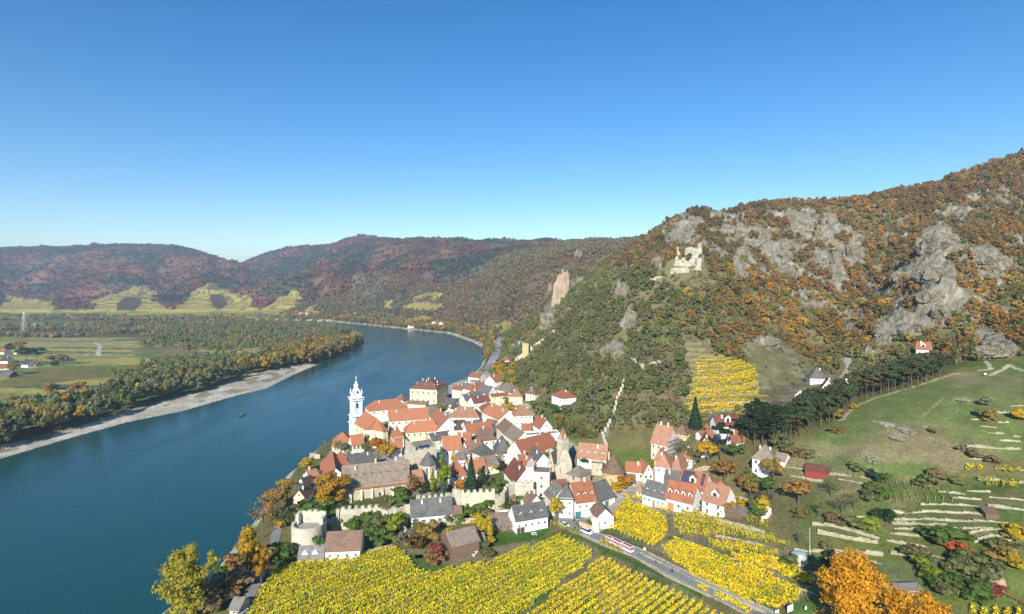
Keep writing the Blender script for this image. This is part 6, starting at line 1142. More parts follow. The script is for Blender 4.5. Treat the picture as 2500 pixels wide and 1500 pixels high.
tree('wide rust orange cherry tree in the orchard','broad','T',1235,160,11,'tawny',1.25); tree('sparse yellow orchard tree below the cherry','sparse','T',1345,230,7,'olive',1.0); tree('grey leafless orchard tree','sparse','T',1475,210,7,'grey',1.4); tree('brown shrub under the grey orchard tree','bush','T',1445,275,5,'brown',1.2)
tree('olive orchard tree at the hedge corner','sparse','T',1540,190,7,'olive',1.2); tree('long green hedge at the terrace edge, left part','bush','T',1530,285,4.5,'olive',1.6); tree('long green hedge at the terrace edge, right part','bush','T',1620,295,4.5,'lime',1.5); tree('dark round hedge tree on the terrace edge','bush','T',1700,250,5.5,'dark',1.2)
tree('bent dark tree in the orchard meadow','sparse','T',1415,120,7.5,'green',1.2); tree('orchard shrub beside the dark hedge','bush','T',1640,140,6,'olive',1.3); tree('tall green hedge column at the vine terrace','bush','T',1680,130,7,'green',1.0); tree('young olive tree above the flagpole wall','bush','T',1385,415,4,'olive',.9)
tree('olive bush left of the round stone hut','bush','T',1190,500,4.2,'olive',1.2); tree('brown sapling by the orchard wall','bush','T',1250,235,4,'brown',1.4); tree('grey green tree among the lower walls','sparse','T',1240,390,6,'olive',.8)
tree('broad green ivy mound on the terraces','bush','T',2010,370,6.5,'green',2.0); tree('second green ivy mound beside the orange creeper','bush','T',2080,390,5.5,'green',1.6); tree('bright orange red creeper bush on the rocks','bush','T',2095,425,4.2,(.50,.13,.04),1.5); tree('rust round bush left of the ivy mound','bush','T',1955,325,3.5,'rust',.9)
for i_, (x_, y_, s_, cl, lb) in enumerate(((1920,500,6,'olive','upper left shrub of the railway cutting'),(1960,560,6,'lime','pale green shrub in the railway cutting'),(2010,620,5,'green','green shrub low in the railway cutting'),(2100,560,6,'olive','olive shrub mid railway cutting'),(2060,650,5,'olive','dark olive shrub by the cutting track'),(2160,640,6,'green','dense green shrub at the cutting bottom'),(2200,520,6,'olive','grey green shrub near the orange creeper'),(2230,700,5,'green','shrub right of the dense green one'),(2350,480,6,'bronze','bronze tree at the right edge'),(2400,440,6,'olive','olive tree at the right edge above the rocks'),(2330,670,4,'red','dark red shrub beside the rails'),(1880,450,5,'brown','brown thorn at the lawn corner'),(2440,360,6,'yellow','yellow tree at the far right edge'),(2300,560,5,'olive','olive thorn above the tan boulder'),(2140,500,5,'green','green thorn below the orange creeper'),(2250,600,5,'olive','tangled olive thorn left of the boulder'))): tree(lb, 'bush', 'T', x_, y_, s_, cl, 1.4)
tree('yellow bush at the far right above the railway','bush','T',2440,500,5,'yellow',1.5); tree('dark shadowy conifer left of the orange plane tree','pine','T',1395,700,17,'dark',1.0)
for i_, (x_, y_, s_, cl, lb) in enumerate(((1215,710,4,'rust','lone rusty bush on the meadow edge'),(2210,520,4,'grey','lone grey thorn high on the meadow'),(2235,625,6,'bronze','bronze bush group on the upper meadow'),(2180,600,4,'olive','olive bush beside the bronze group'),(2450,620,5,'gold','golden bush at the right edge of the meadow'),(2090,845,4,'grey','grey thorn beside the dry gully'),(2150,880,4,'brown','brown thorn in the dry gully'),(2260,915,4,'brown','brown thorn lower in the gully'),(1330,545,3,'gold','golden shrub at the meadow path'),(1230,610,5,'bronze','bronze shrub at the pine strip end'),(2095,215,3.5,'gold','golden shrub near the huge boulder'),(1860,710,3,'rust','tiny rust bush mid meadow'),(1345,965,4,'olive','olive thorn at the lower meadow edge'),(1840,1060,5,'olive','dark hedge between meadow and vines'),(1780,1065,4,'olive','hedge end left of the dark one'),(1900,1020,5,'brown','brown hedge above the vine terraces'),(2040,1060,4,'olive','olive hedge in the vine terraces'),(1520,1050,5,'green','green hedge column at the vine terraces'),(1470,1030,5,'dark','dark bush beside the orchard lane'),(960,870,5,'brown','brown thicket behind the slope villa'),(1030,880,4.5,'olive','olive thicket behind the slope villa'),(890,840,6,'olive','round olive tree behind the slope villa'),(830,790,6,'olive','olive tree at the pine strip foot'))): tree(lb, 'bush', 'R', x_, y_, s_, cl, 1.2)
# pines of the strip: numerous and alike
def inside_pts(poly, n, rng_, sp=3.0):
    q = [hit(*p) for p in poly]; qp = [(a.x, a.y) for a in q]; x0, x1 = min(a[0] for a in qp), max(a[0] for a in qp); y0, y1 = min(a[1] for a in qp), max(a[1] for a in qp); out = []; t_ = 0
    while len(out) < n and t_ < n*60:
        t_ += 1; x_, y_ = rng_.uniform(x0, x1), rng_.uniform(y0, y1)
        if inpoly(x_, y_, qp) and all((x_-a)**2+(y_-b)**2 > sp*sp for a, b in out): out.append((x_, y_))
    return out
pine_line = PL('R',800,800,880,770,950,745,1050,700,1150,665,1240,610,1290,570,1340,500,1450,470,1600,440,1740,400,1880,345,1990,315)
pq = [hit(*p) for p in pine_line]; pr_ = random.Random(12); k_ = 0; fr_ = 0
for a, b in zip(pq, pq[1:]):
    n_ = max(2, int((b-a).length/3.2)); d_ = (b-a).normalized(); nn = Vector((-d_.y, d_.x, 0)); nn = nn if nn.y > 0 else -nn
    for i in range(n_):
        for row in range(6):
            p = a.lerp(b, (i+pr_.random()*.8)/n_)+nn*(row*4.0+pr_.uniform(-1.2, 1.2)+.5)
            me_, tk, nh, _ = PR['pine'][pr_.randrange(3)]; r = empty('pine_tree', (p.x, p.y, T(p.x, p.y)), pr_.uniform(0, 6.28)); s_ = pr_.uniform(10, 13)/nh; r.scale = (s_*1.15, s_*1.15, s_)
            fr_ += row == 0; tag(r, ('%s tall bare trunked pine from the left in the front rank of the meadow belt' % ordn(fr_)) if row == 0 else near_label('slim dark pine', p.x, p.y, T(p.x, p.y)), 'pine', 'pines in the belt along the meadow')
            cr = ob('crown', me_, r); v = pr_.uniform(.75, 1.25); b_ = pr_.random() < .3; cr.color = (.14*v, .12*v, .06*v, 1) if b_ else (.095*v, .13*v, .052*v, 1)
            if row < 2: ob('trunk', tk, r)
for i, (x_, y_) in enumerate(inside_pts(PL('R',560,790,640,815,800,795,880,745,820,660,700,650,600,700), 34, pr_, 3.2)):
    me_, tk, nh, _ = PR['pine'][i % 3]; r = empty('pine_tree', (x_, y_, T(x_, y_)), pr_.uniform(0, 6.28)); s_ = pr_.uniform(11, 15)/nh; r.scale = (s_*1.25, s_*1.25, s_); tag(r, near_label('bushy pine', x_, y_, T(x_, y_)), 'pine', 'pines in the clump by the slope villa')
    cr = ob('crown', me_, r); v = pr_.uniform(.75, 1.2); cr.color = (.045*v, .07*v, .032*v, 1); ob('trunk', tk, r)
# ---------------------------------------------------------------- woods: placed by land, not by picture
def small(k, n=3):
    out = []
    for s in range(n):
        if k == 'blob': q = cloud(95, 3.3, 3.3, 2.7, 3.1, 9, 1.35, .36, 300+s)
        elif k == 'mid': q = cloud(210, 3.9, 3.9, 4.2, 5.2, 11, 1.25, .36, 320+s)
        elif k == 'tiny': q = cloud(20, 3.4, 3.4, 3.0, 3.4, 5, 3.0, .4, 340+s)
        elif k == 'cone': q = cone_cloud(46, 2.2, 8.5, .5, 1.9, 360+s, 5)
        out.append(q)
    return out
SM = {k: small(k) for k in ('blob', 'mid', 'tiny', 'cone')}
SMM = {k: [quads_mesh('small_tree', q, [leaf_obj]) for q in v] for k, v in SM.items()}
gw = np.random.default_rng(77)
visible = np.zeros_like(ZZ, bool); _s = (ZZ-H)/YY; _m = np.maximum.accumulate(_s, axis=1); visible = _s >= _m-.012
du = us[1]-us[0]; dl = math.log(9500/60)/(NV-1); cell = (du*YY)*(dl*YY)
def scatter(mask, per):
    """random points on the masked land, about one per `per` square metres"""
    w = (cell*mask).ravel(); tot = w.sum(); n = int(tot/per); c = np.cumsum(w); k = np.searchsorted(c, gw.uniform(0, tot, n)); k = np.minimum(k, len(w)-1); globals()['last_k'] = k; i, j = k//NV, k % NV
    u = us[i]+gw.uniform(-.5, .5, n)*du; Y = Ys[j]*np.exp(gw.uniform(-.5, .5, n)*dl); return u*Y, Y, PXX.ravel()[k], PYY.ravel()[k]
inframe = (PXX > -200) & (PXX < 2700) & (PYY < 1600) & visible
def pal_pick(names, probs, n, nz=None, mixr=.42):
    t = np.array([COLS[a] for a in names]); u = gw.uniform(0, 1, n)
    if nz is not None: v = (1-mixr)*nz+mixr*u; u = np.argsort(np.argsort(v))/max(1, n)
    return t[np.minimum(np.searchsorted(np.cumsum(np.array(probs)/sum(probs)), u), len(names)-1)]
def plant(X, Y, col, sc_, kinds, n_ind, name, group, labeler, stuffname, hw_ratio=1.0, cat='tree'):
    Z = terr(X, Y); ok_ = Z > .35; X, Y, Z, col, sc_ = X[ok_], Y[ok_], Z[ok_], col[ok_], sc_[ok_]; n = len(X); size = sc_/Y; order = np.argsort(-size); ind = order[:n_ind]; rest = order[n_ind:]
    rot = gw.uniform(0, 6.283, n); kk = gw.choice(len(kinds), n)
    for t in ind:
        k = kinds[kk[t]]; o = bpy.data.objects.new(name, SMM[k][t % 3]); S.collection.objects.link(o); o.location = (X[t], Y[t], Z[t]-.3); o.rotation_euler = (0, 0, rot[t]); s_ = sc_[t]; o.scale = (s_, s_, s_*hw_ratio)
        o.color = (*col[t], 1); o['label'] = labeler(X[t], Y[t], col[t]); o['category'] = cat; o['group'] = group
    vs = []; cs = []
    for ki, k in enumerate(kinds):
        for v_ in range(3):
            m_ = rest[(kk[rest] == ki) & (rest % 3 == v_)]
            if not len(m_): continue
            b = SM[k][v_]; c, s = np.cos(rot[m_])[:, None], np.sin(rot[m_])[:, None]; q = np.stack([b[None, :, 0]*c-b[None, :, 1]*s, b[None, :, 0]*s+b[None, :, 1]*c, np.broadcast_to(b[None, :, 2], (len(m_), len(b)))*hw_ratio], -1)
            q = q*sc_[m_][:, None, None]+np.stack([X[m_], Y[m_], Z[m_]-.3], -1)[:, None]; vs.append(q.reshape(-1, 3)); cs.append(np.repeat(col[m_], len(b), 0))
    if vs:
        v = np.concatenate(vs); c = np.concatenate(cs); me_ = quads_mesh(stuffname, v, [leaf_att]); a = me_.color_attributes.new('tint', 'FLOAT_COLOR', 'POINT'); a.data.foreach_set('color', np.concatenate([c, np.ones((len(c), 1))], 1).astype(np.float32).ravel())
        o = ob(stuffname, me_); tag(o, kind='stuff')
def hue_name(c):
    r, g, b = c
    if r < .05: return 'dark green'
    if r > .27 and g > .6*r: return 'golden yellow'
    if r > .27: return 'orange'
    if r > .16 and g < .6*r: return 'rust brown'
    if g > r: return 'green'
    if r < .14 and g > .8*r: return 'olive'
    return 'bronze'
excl = rk|amph|sp|mead|or_|te|town|inr|lw|vg
def pd(x, y): return PXX, PYY
# 1 castle hill
HC = np.ones_like(ZZ, bool)
for r_ in HOUSES.values():
    if r_['root'].location.y > 1000: continue
    c_ = r_['root'].location; L_, d_ = r_['L'], r_['d']; ux, uy = c_.x/c_.y, 1.0; ax = XX-c_.x; ay = YY-c_.y; rad = math.hypot(L_, d_)/2+3.0; t__ = np.clip(-(ax*ux+ay)/(1+ux*ux), 0, 11+r_['wh']); HC &= ~((np.abs(ax) < 60) & (np.abs(ay) < 60) & (np.hypot(ax+t__*ux, ay+t__) < rad))
excl = excl|~HC|reg((1625,640),(1730,635),(1735,700),(1700,705),(1625,700))
hm = inframe & (YY > 325) & (YY < 960) & (ZZ > 21) & ~excl & (PXX > 1195)
hm &= ~reg(*PL('R',1030,270,1240,330,1250,420,1100,450,1020,480,930,540,830,540,900,480,1060,380)) & ~reg(*PL('Y',380,1190,560,820,640,200,760,200,800,560,720,1000,560,1240)) 
pathm = reg(*PL('R',1240,200,1310,200,1310,280,1270,360,1240,360)); hm &= ~pathm
X, Y, px_, py_ = scatter(hm, 21); n = len(X); nz = fbm(X/22, Y/22, 401, 3); nz2 = fbm(X/9, Y/9, 411, 2)
east = ss(1640, 1850, px_+120*(nz-.5)*2)*ss(930, 820, py_); high = ss(700, 620, py_)
green = pal_pick(['grey','brown','olive','willow','green','bronze','gold'], [13,7,46,22,13,4,1.5], n, fbm(X/16, Y/16, 431, 3), .5)*1.12
autumn = pal_pick(['rust','brown','tawny','orange','gold','bronze','olive','green','dark'], [13,10,20,13,7,17,16,8,2], n, fbm(X/15, Y/15, 441, 3), .45)
top = pal_pick(['rust','brown','tawny','bronze','grey','olive','dark'], [30,24,8,7,12,15,4], n, fbm(X/20, Y/20, 451, 3), .5)
u_ = gw.uniform(0, 1, n)[:, None]; col = np.where(u_ < east[:, None], autumn, green); u2 = gw.uniform(0, 1, n); m_ = u2 < high*np.where(px_ < 1950, .85, .3); col[m_] = top[m_]
patch = ss(.45, .7, nz)[:, None]; col = col*(.8+.35*patch)*gw.uniform(.85, 1.15, n)[:, None]
mg, ma, mt = np.array([.175,.185,.07]), np.array([.29,.185,.06]), np.array([.26,.165,.07])
zone = mg*(1-east[:, None])+ma*east[:, None]; tz = (high*np.where(px_ < 1950, .85, .3))[:, None]; zone = zone*(1-tz)+mt*tz; col = (col*.60+zone*(.85+.3*patch)*.40)*1.12
sc_ = gw.uniform(.62, 1.15, n)*np.where(py_ > 850, .8, 1.0)
keep = gw.uniform(0, 1, n) < np.where(nz2 > .33, 1, .45); X, Y, col, sc_ = X[keep], Y[keep], col[keep], sc_[keep]
def lab_h(x, y, c):
    return near_label('%s leafy tree' % hue_name(c), x, y, T(x, y))
plant(X, Y, col, sc_, ['blob', 'blob', 'mid'], 290, 'hillside_tree', 'trees on the slope above the town', lab_h, 'hillside_woods', 1.05)
n_hill = len(X)
# low scrub between them
cast_ = reg((1600,668),(1740,660),(1760,715),(1600,715)) & inframe; X, Y, px_, py_ = scatter(hm|cast_|(inframe & sp)&(gw.uniform(0, 1, ZZ.shape) < .12), 22); n = len(X); c_ = pal_pick(['olive','brown','grey','willow','bronze'], [30,20,20,15,10], n)*gw.uniform(.8, 1.2, n)[:, None]
plant(X, Y, c_, gw.uniform(.25, .5, n), ['tiny'], 0, 'shrub', '', lab_h, 'hillside_scrub')
# 2 slopes beyond
m2 = inframe & (YY > 960) & (YY < 2000) & (ZZ > 5) & ~vy & ~inr & (UU > -.42); X, Y, px_, py_ = scatter(m2, 95); n = len(X)
z_ = terr(X, Y); low = (z_ < 16); lk_ = last_k
c_ = np.where(low[:, None], pal_pick(['gold','bronze','olive','tawny','willow','yellow'], [16,26,24,14,14,3], n), pal_pick(['rust','brown','grey','olive','bronze','green','dark'], [10,24,24,30,6,3,3], n, fbm(X/45, Y/45, 481, 3)))*gw.uniform(.75, 1.2, n)[:, None]
c_ = np.where(low[:, None], c_, c_*.7+.45*np.array([.21,.165,.09]))
plant(X, Y, c_, gw.uniform(.9, 1.5, n), ['tiny'], 0, 'tree', '', lab_h, 'distant_slope_woods')
m3 = inframe & ((YY >= 2000)|((UU <= -.42)&(YY > 1900))) & (YY < 4800) & (ZZ > 12) & ~vy; m3 &= ((ZZ-H)/YY > _m[:, -1:]-.004)|True; X, Y, px_, py_ = scatter(m3, 330); n = len(X)
con_ = fbm(X/190+3, Y/230, 71, 5)+.00022*(terr(X, Y)-150) > .57
c_ = np.where(con_[:, None], pal_pick(['dark','dark'], [1,1], n), pal_pick(['rust','brown','grey','olive'], [40,32,14,8], n))*gw.uniform(.7, 1.15, n)[:, None]*.8
c_ = C.reshape(-1, 3)[last_k]*gw.uniform(.8, 1.25, n)[:, None]*1.5
plant(X, Y, c_, gw.uniform(1.4, 2.2, n), ['tiny'], 0, 'tree', '', lab_h, 'far_ridge_woods', .9)
# 3 bank of the upper river and shore trees by the car park
m4 = reg(*PL('N',420,785,850,832,1170,862,1400,888,1590,952,1690,1008,1790,960,1750,900,1600,860,1400,830,1100,800,850,790))|reg(*PL('Y',60,420,370,560,330,760,280,900,350,980,480,920,600,760,650,560,640,260,560,200,300,300)); m4 &= ~inr & visible
X, Y, px_, py_ = scatter(m4, 75); n = len(X); c_ = pal_pick(['gold','bronze','olive','tawny','willow','grey'], [18,26,18,18,10,14], n)*gw.uniform(.8, 1.15, n)[:, None]
plant(X, Y, c_, gw.uniform(.95, 1.45, n), ['mid', 'mid'], 70, 'riverside_tree', 'trees along the upstream bank', lambda x, y, c: '%s tree on the far bank of the river bend' % hue_name(c) if y > 900 else '%s tree between river and car park' % hue_name(c), 'upstream_bank_woods')
# small yellow trees round the car park and the foot of the slope
m5 = (reg(*PL('Y',520,1250,760,1080,1000,1060,1150,1080,1200,1250,1000,1340,760,1330,640,1290))|reg(*PL('B',700,170,1000,120,1180,330,1060,380,880,330,820,260)))&~inr&visible
X, Y, px_, py_ = scatter(m5, 26); n = len(X); c_ = pal_pick(['gold','bronze','olive','yellow'], [30,28,25,10], n)*gw.uniform(.8, 1.1, n)[:, None]
plant(X, Y, c_, gw.uniform(.6, .95, n), ['mid'], 45, 'garden_tree', 'yellowing trees by the car park', lambda x, y, c: '%s garden tree between car park and town' % hue_name(c), 'garden_trees_mass')
# 4 flood plain
belt = reg(*PL('M',-260,1260,0,1205,300,1165,500,1122,700,1050,900,1005,1200,945,1450,890,1600,850,1900,760,2200,715,2298,720,2290,775,2000,855,1700,925,1560,945,1330,1020,1180,1085,1000,1110,800,1160,600,1232,300,1325,0,1388,-260,1440))&pl&~ing&~inr
blk = reg(*PL('M',960,745,1200,775,1450,775,1700,762,1950,700,2190,700,2200,640,2060,600,1500,600,1100,628,960,690))&pl
farb = (reg(*PL('M',-200,600,560,577,1100,564,2060,585,2080,640,1500,640,1000,660,700,660,550,648,300,640,-200,655))|((YY > 1150)&(YY < 1900)&(fbm(XX/45, YY/45, 501, 3) > .57)))&pl
hedge = reg(*PL('M',880,690,960,680,1000,750,880,745))|reg(*PL('M',900,850,1200,830,1500,800,1560,830,1200,900,920,960))|reg(*PL('M',720,930,1000,880,1000,960,740,1010))|reg(*PL('M',600,640,740,640,740,665,600,665)); hedge &= pl
X, Y, px_, py_ = scatter(belt & visible, 70); n = len(X); nz = fbm(X/28, Y/28, 601, 3)
c1 = pal_pick(['dark','green','olive','willow','grey','bronze'], [8,14,30,30,6,12], n, fbm(X/25, Y/25, 491, 3))*1.15; c2 = pal_pick(['bronze','gold','tawny','olive','willow'], [34,16,18,18,10], n); eastb = ss(560, 680, px_)
c_ = np.where((gw.uniform(0, 1, n) < .12+.7*eastb)[:, None], c2, c1)*(.75+.5*nz[:, None]); c_ = c_*.7+.3*np.where(eastb[:, None] > .5, np.array([.27,.21,.07]), np.array([.16,.175,.075])); iso = gw.uniform(0, 1, n) < .025; c_[iso] = np.array(COLS['gold'])*.9
plant(X, Y, c_, gw.uniform(1.15, 1.95, n), ['mid', 'mid'], 280, 'bank_tree', 'trees lining the gravel shore', lambda x, y, c: '%s %s tree in the gravel shore belt %s' % ('outer' if terr(x+9, y-5) < 3.8 else 'inner', hue_name(c), ['at the picture edge','before the first field','before the orange field tree','where the gravel starts to widen','above the middle of the gravel','above the widest gravel','above the tip of the gravel','past the tip of the gravel','at the river bend point'][int(np.clip((x/y*F+CX)/100, 0, 8))]), 'shore_woods', 1.15)
X, Y, px_, py_ = scatter((blk|hedge) & ~belt, 75); n = len(X); c_ = pal_pick(['green','olive','willow','bronze','grey','tawny'], [14,32,26,14,8,4], n, fbm(X/40, Y/40, 461, 3))*1.2*gw.uniform(.8, 1.15, n)[:, None]
plant(X, Y, c_, gw.uniform(.75, 1.2, n), ['mid', 'blob'], 0, 'tree', '', lab_h, 'flood_plain_woods', 1.1)
X, Y, px_, py_ = scatter(farb & ~belt & ~blk, 120); n = len(X); c_ = pal_pick(['olive','bronze','grey','brown','willow','tawny'], [30,20,18,16,14,5], n, fbm(X/50, Y/50, 471, 3))*1.15*gw.uniform(.8, 1.1, n)[:, None]
plant(X, Y, c_, gw.uniform(1.0, 1.7, n), ['tiny'], 0, 'tree', '', lab_h, 'plain_edge_woods')
for i_, (lb, k_, x_, y_, s_, cl, w_) in enumerate((('dark conifer group behind the left village','broad',200,500,16,'dark',.9),('yellow green tree at the left village','broad',370,500,19,'bronze',.9),('dark wide hedge tree right of the village tree','bush',480,490,10,'dark',1.6),('second dark hedge tree in the row','bush',640,490,9,'dark',1.6),
 ('red brown tree in front of the farmhouses','broad',240,870,13,'tawny',1.0),('first small yellow poplar of the farm row','tall',655,670,8,'yellow',.5),('second small yellow poplar of the farm row','tall',690,670,8,'yellow',.5),('third small yellow poplar of the farm row','tall',722,670,8,'yellow',.5),('fourth small yellow poplar of the farm row','tall',755,670,8,'yellow',.5),
 ('brown bush row in the fields, left','bush',1010,600,8,'brown',1.5),('brown bush row in the fields, right','bush',1150,610,8,'grey',1.5),('dark round bush by the greenhouse','bush',1000,690,5,'dark',1.4),('pale yellow tree on the near field','bush',900,1145,7,'bronze',1.5),('orange field tree before the shore belt','bush',1400,1190,10,'tawny',1.3))):
    tree(lb, k_, 'F', x_, y_, s_, cl, w_)
# ---------------------------------------------------------------- vines
posts_m = surf('vine_post', (.42,.36,.28), .9, .15, 1, 5)
def vine_mesh(a, b, dens, hgt, size, seed, wid=.5):
    g = np.random.default_rng(seed); L_ = math.hypot(b[0]-a[0], b[1]-a[1]); n = max(6, int(L_*dens)); t = g.uniform(0, 1, n); gap = vn(t*L_/1.6+seed, t*0+seed*.37, 5) > .02; t = t[gap]; n = len(t)
    x = a[0]+(b[0]-a[0])*t+g.normal(size=n)*wid*.5; y = a[1]+(b[1]-a[1])*t+g.normal(size=n)*wid*.5; bulge = .92+.16*vn(t*L_/1.1, t*0+seed, 9)
    z = terr(x, y)+.35+g.uniform(0, 1, n)**.8*hgt*bulge; nr = g.normal(size=(n, 3)); nr[:, 2] = np.abs(nr[:, 2])+.3; nr /= np.linalg.norm(nr, axis=1)[:, None]
    return np.stack([x, y, z], -1), nr, g
vcount = 0
def vine_field(poly, ang, spacing, dens, col, where, hgt=1.7, size=.62, post=5.0, seed0=0, group=None, jitter=0, minlen=4):
    global vcount
    q = [hit(*p) for p in poly]; qp = [(a.x, a.y) for a in q]; ca, sa = math.cos(ang), math.sin(ang); N_ = (-sa, ca)
    ds = [p[0]*N_[0]+p[1]*N_[1] for p in qp]; d0 = min(ds); k = 0; rn_ = 0; rr = random.Random(seed0)
    while d0+k*spacing < max(ds):
        dd = d0+(k+.5)*spacing+rr.uniform(-jitter, jitter); k += 1; xs = []
        for i in range(len(qp)):
            (x0, y0), (x1, y1) = qp[i], qp[(i+1) % len(qp)]; e0 = x0*N_[0]+y0*N_[1]-dd; e1 = x1*N_[0]+y1*N_[1]-dd
            if (e0 > 0) != (e1 > 0): t = e0/(e0-e1); x_, y_ = x0+(x1-x0)*t, y0+(y1-y0)*t; xs.append(x_*ca+y_*sa)
        xs.sort()
        way = 'lower right' if ang > .3 else ('the roadside' if ang < -.3 else 'the near edge')
        for s0, s1 in zip(xs[::2], xs[1::2]):
            if s1-s0 < minlen: continue
            s0 += rr.uniform(0, .6); s1 -= rr.uniform(0, .8)
            a = (s0*ca-dd*sa, s0*sa+dd*ca); b = (s1*ca-dd*sa, s1*sa+dd*ca); rn_ += 1; add_row([a, b], dens, hgt, size, col, where, post, seed0*100+k, group, '%s vine row from %s %s' % (ordn(rn_), way, where))
def add_row(pts, dens, hgt, size, col, where, post, seed, group, label=None):
    global vcount
    vcount += 1; P_ = []; Nn = []
    for a, b in zip(pts, pts[1:]):
        p, nr, g = vine_mesh(a, b, dens, hgt, size, seed+len(P_)*13); P_.append(p); Nn.append(nr)
    p = np.concatenate(P_); nr = np.concatenate(Nn)
    if len(p) < 3: return
    g = np.random.default_rng(seed); v = quadset(p, nr, size, g); o0 = Vector((pts[0][0], pts[0][1], T(*pts[0]))); v = v-np.array(o0)
    me_ = quads_mesh('vine_foliage', v, [leaf_vine]); r = empty('vine_row', o0); tag(r, label or 'row of grape vines '+where, 'vine row', group or ('vine rows '+where)); f_ = ob('foliage', me_, r); vv_ = random.Random(seed).uniform(.9, 1.1); f_.color = (*[c*vv_ for c in col], 1)
    if post:
        mb = MB(); lw_ = None
        for a, b in zip(pts, pts[1:]):
            L_ = math.hypot(b[0]-a[0], b[1]-a[1]); n = max(1, int(L_/post))
            for i in range(0 if lw_ is None else 1, n+1): x_, y_ = a[0]+(b[0]-a[0])*i/n, a[1]+(b[1]-a[1])*i/n; z_ = T(x_, y_)-o0.z; mb.box(x_-o0.x-.05, y_-o0.y-.05, z_-.2, x_-o0.x+.05, y_-o0.y+.05, z_+hgt+.45); pw_ = (x_-o0.x, y_-o0.y, z_+hgt*.8); (mb.tube(lw_, pw_, .02, n=3) if lw_ else None); lw_ = pw_
        mb.build('trellis', MAT['vine_post'], r)
leaf_vine = leafmat('vine_leaf', False, .3, .3, .05)
# world scale mottling: greener and yellower patches through the field
t_ = leaf_vine.node_tree; N = t_.nodes; L = t_.links
oi = [n_ for n_ in N if n_.type == 'OBJECT_INFO'][0]; hsv = [n_ for n_ in N if n_.type == 'HUE_SAT'][0]; gg = N.new('ShaderNodeNewGeometry'); nn_ = N.new('ShaderNodeTexNoise'); nn_.inputs['Scale'].default_value = .22; nn_.inputs['Detail'].default_value = 5; nn_.inputs['Roughness'].default_value = .7; L.new(gg.outputs['Position'], nn_.inputs[0])
mr = N.new('ShaderNodeMapRange'); mr.inputs[1].default_value = .47; mr.inputs[2].default_value = .66; mr.inputs[4].default_value = .75; L.new(nn_.outputs[0], mr.inputs[0]); mx_ = N.new('ShaderNodeMix'); mx_.data_type = 'RGBA'; mx_.inputs[7].default_value = (.27,.38,.03,1); L.new(mr.outputs[0], mx_.inputs[0]); L.new(oi.outputs['Color'], mx_.inputs[6]); L.new(mx_.outputs[2], hsv.inputs['Color'])
YEL = (.80,.60,.025); YEG = (.68,.57,.03)
D_ = math.radians
vine_field([(575,1560),(620,1470),(665,1402),(740,1372),(810,1366),(880,1356),(960,1340),(985,1350),(1015,1390),(1040,1405),(1130,1385),(1190,1375),(1260,1348),(1345,1318),(1365,1308),(1420,1335),(1450,1352),(1440,1375),(1380,1420),(1200,1560)], D_(42), 2.5, 30, YEG, 'in the front field left of the lawn path', seed0=1, size=.44, post=6, hgt=1.45)
vine_field([(1215,1560),(1400,1420),(1455,1378),(1465,1360),(1520,1388),(1600,1428),(1700,1472),(1830,1540),(1700,1600),(1300,1620)], D_(45), 2.55, 26, YEL, 'in the lower front field beside the road', seed0=2, size=.42, hgt=1.45, post=5)
vine_field(PL('T',192,292,225,215,285,132,400,180,510,238,515,300,500,355,430,402,320,352,230,312), D_(48), 2.0, 30, YEL, 'in the small bright plot above the road', seed0=3, size=.44, hgt=1.4, post=8)
vine_field(PL('T',482,405,560,355,640,378,760,430,900,490,1060,545,1150,590,1262,650,1240,700,1110,748,980,712,860,662,700,578,560,500), D_(-55), 1.9, 30, YEL, 'on the broad yellow slope right of the road', seed0=4, size=.44, hgt=1.4, post=6)
vine_field(PL('T',548,225,600,212,700,214,800,250,900,290,1050,330,1205,405,1185,425,1000,372,860,345,700,345,600,335,545,300), D_(-48), 2.5, 14, (.60,.48,.03), 'on the thin upper strip below the house row', seed0=5, post=5, size=.55)
vine_field(PL('T',740,372,900,382,1000,400,1135,438,1125,458,980,432,840,425,740,395), D_(-50), 1.9, 26, YEL, 'on the bright middle terrace', size=.45, seed0=6, post=6)
vine_field(PL('T',840,445,960,450,1130,490,1190,515,1330,590,1325,615,1200,580,1100,540,900,480), D_(-45), 2.0, 24, YEL, 'on the third terrace near the stone hut', seed0=7, post=6)
vine_field(PL('K',1820,905,2000,925,2240,960,2235,1060,2150,1110,2060,1010,1850,965), D_(-50), 2.2, 13, (.44,.36,.03), 'in the garden plot below the blue tarpaulin', seed0=8, post=0)
vine_field(PL('R',2068,938,2140,940,2200,945,2195,965,2070,962), D_(10), 1.6, 14, YEL, 'on the tiny terrace at the meadow foot', seed0=9, post=0, minlen=2)
vine_field(PL('R',2240,950,2350,945,2474,965,2474,1000,2350,985), D_(-8), 2.0, 12, (.48,.37,.04), 'on the upper right edge terrace', seed0=10, post=0)
vine_field(PL('R',2130,1010,2300,1030,2474,1055,2474,1120,2300,1080,2180,1060), D_(-15), 2.4, 10, (.46,.37,.04), 'on the lower right edge terrace', seed0=11, post=0)
vine_field(PL('R',1540,1060,1700,1060,1900,1100,2180,1150,2200,1178,1950,1168,1760,1172,1550,1180), D_(75), 2.6, 5, (.13,.17,.03), 'on the green trellis terraces', hgt=1.4, size=.45, seed0=12, post=4)
for yy_ in ((1205,1205,1190,1220),(1255,1250,1262,1275),(1315,1310,1315,1325)): vine_field(PL('R',1620,yy_[0],1850,yy_[1],2050,yy_[2]+8,2220,yy_[3]+8,2220,yy_[3]+20,2000,yy_[2]+24,1800,yy_[1]+18,1620,yy_[0]+18), D_(2), 2.2, 4, (.14,.17,.035), 'on the bare stepped terraces', hgt=1.2, size=.42, seed0=13+yy_[0], post=4)
vine_field(PL('X',1900,840,2100,850,2300,860,2474,870,2600,1000,1900,1000), D_(45), 2.4, 12, YEL, 'at the bottom right corner', seed0=14, post=0)
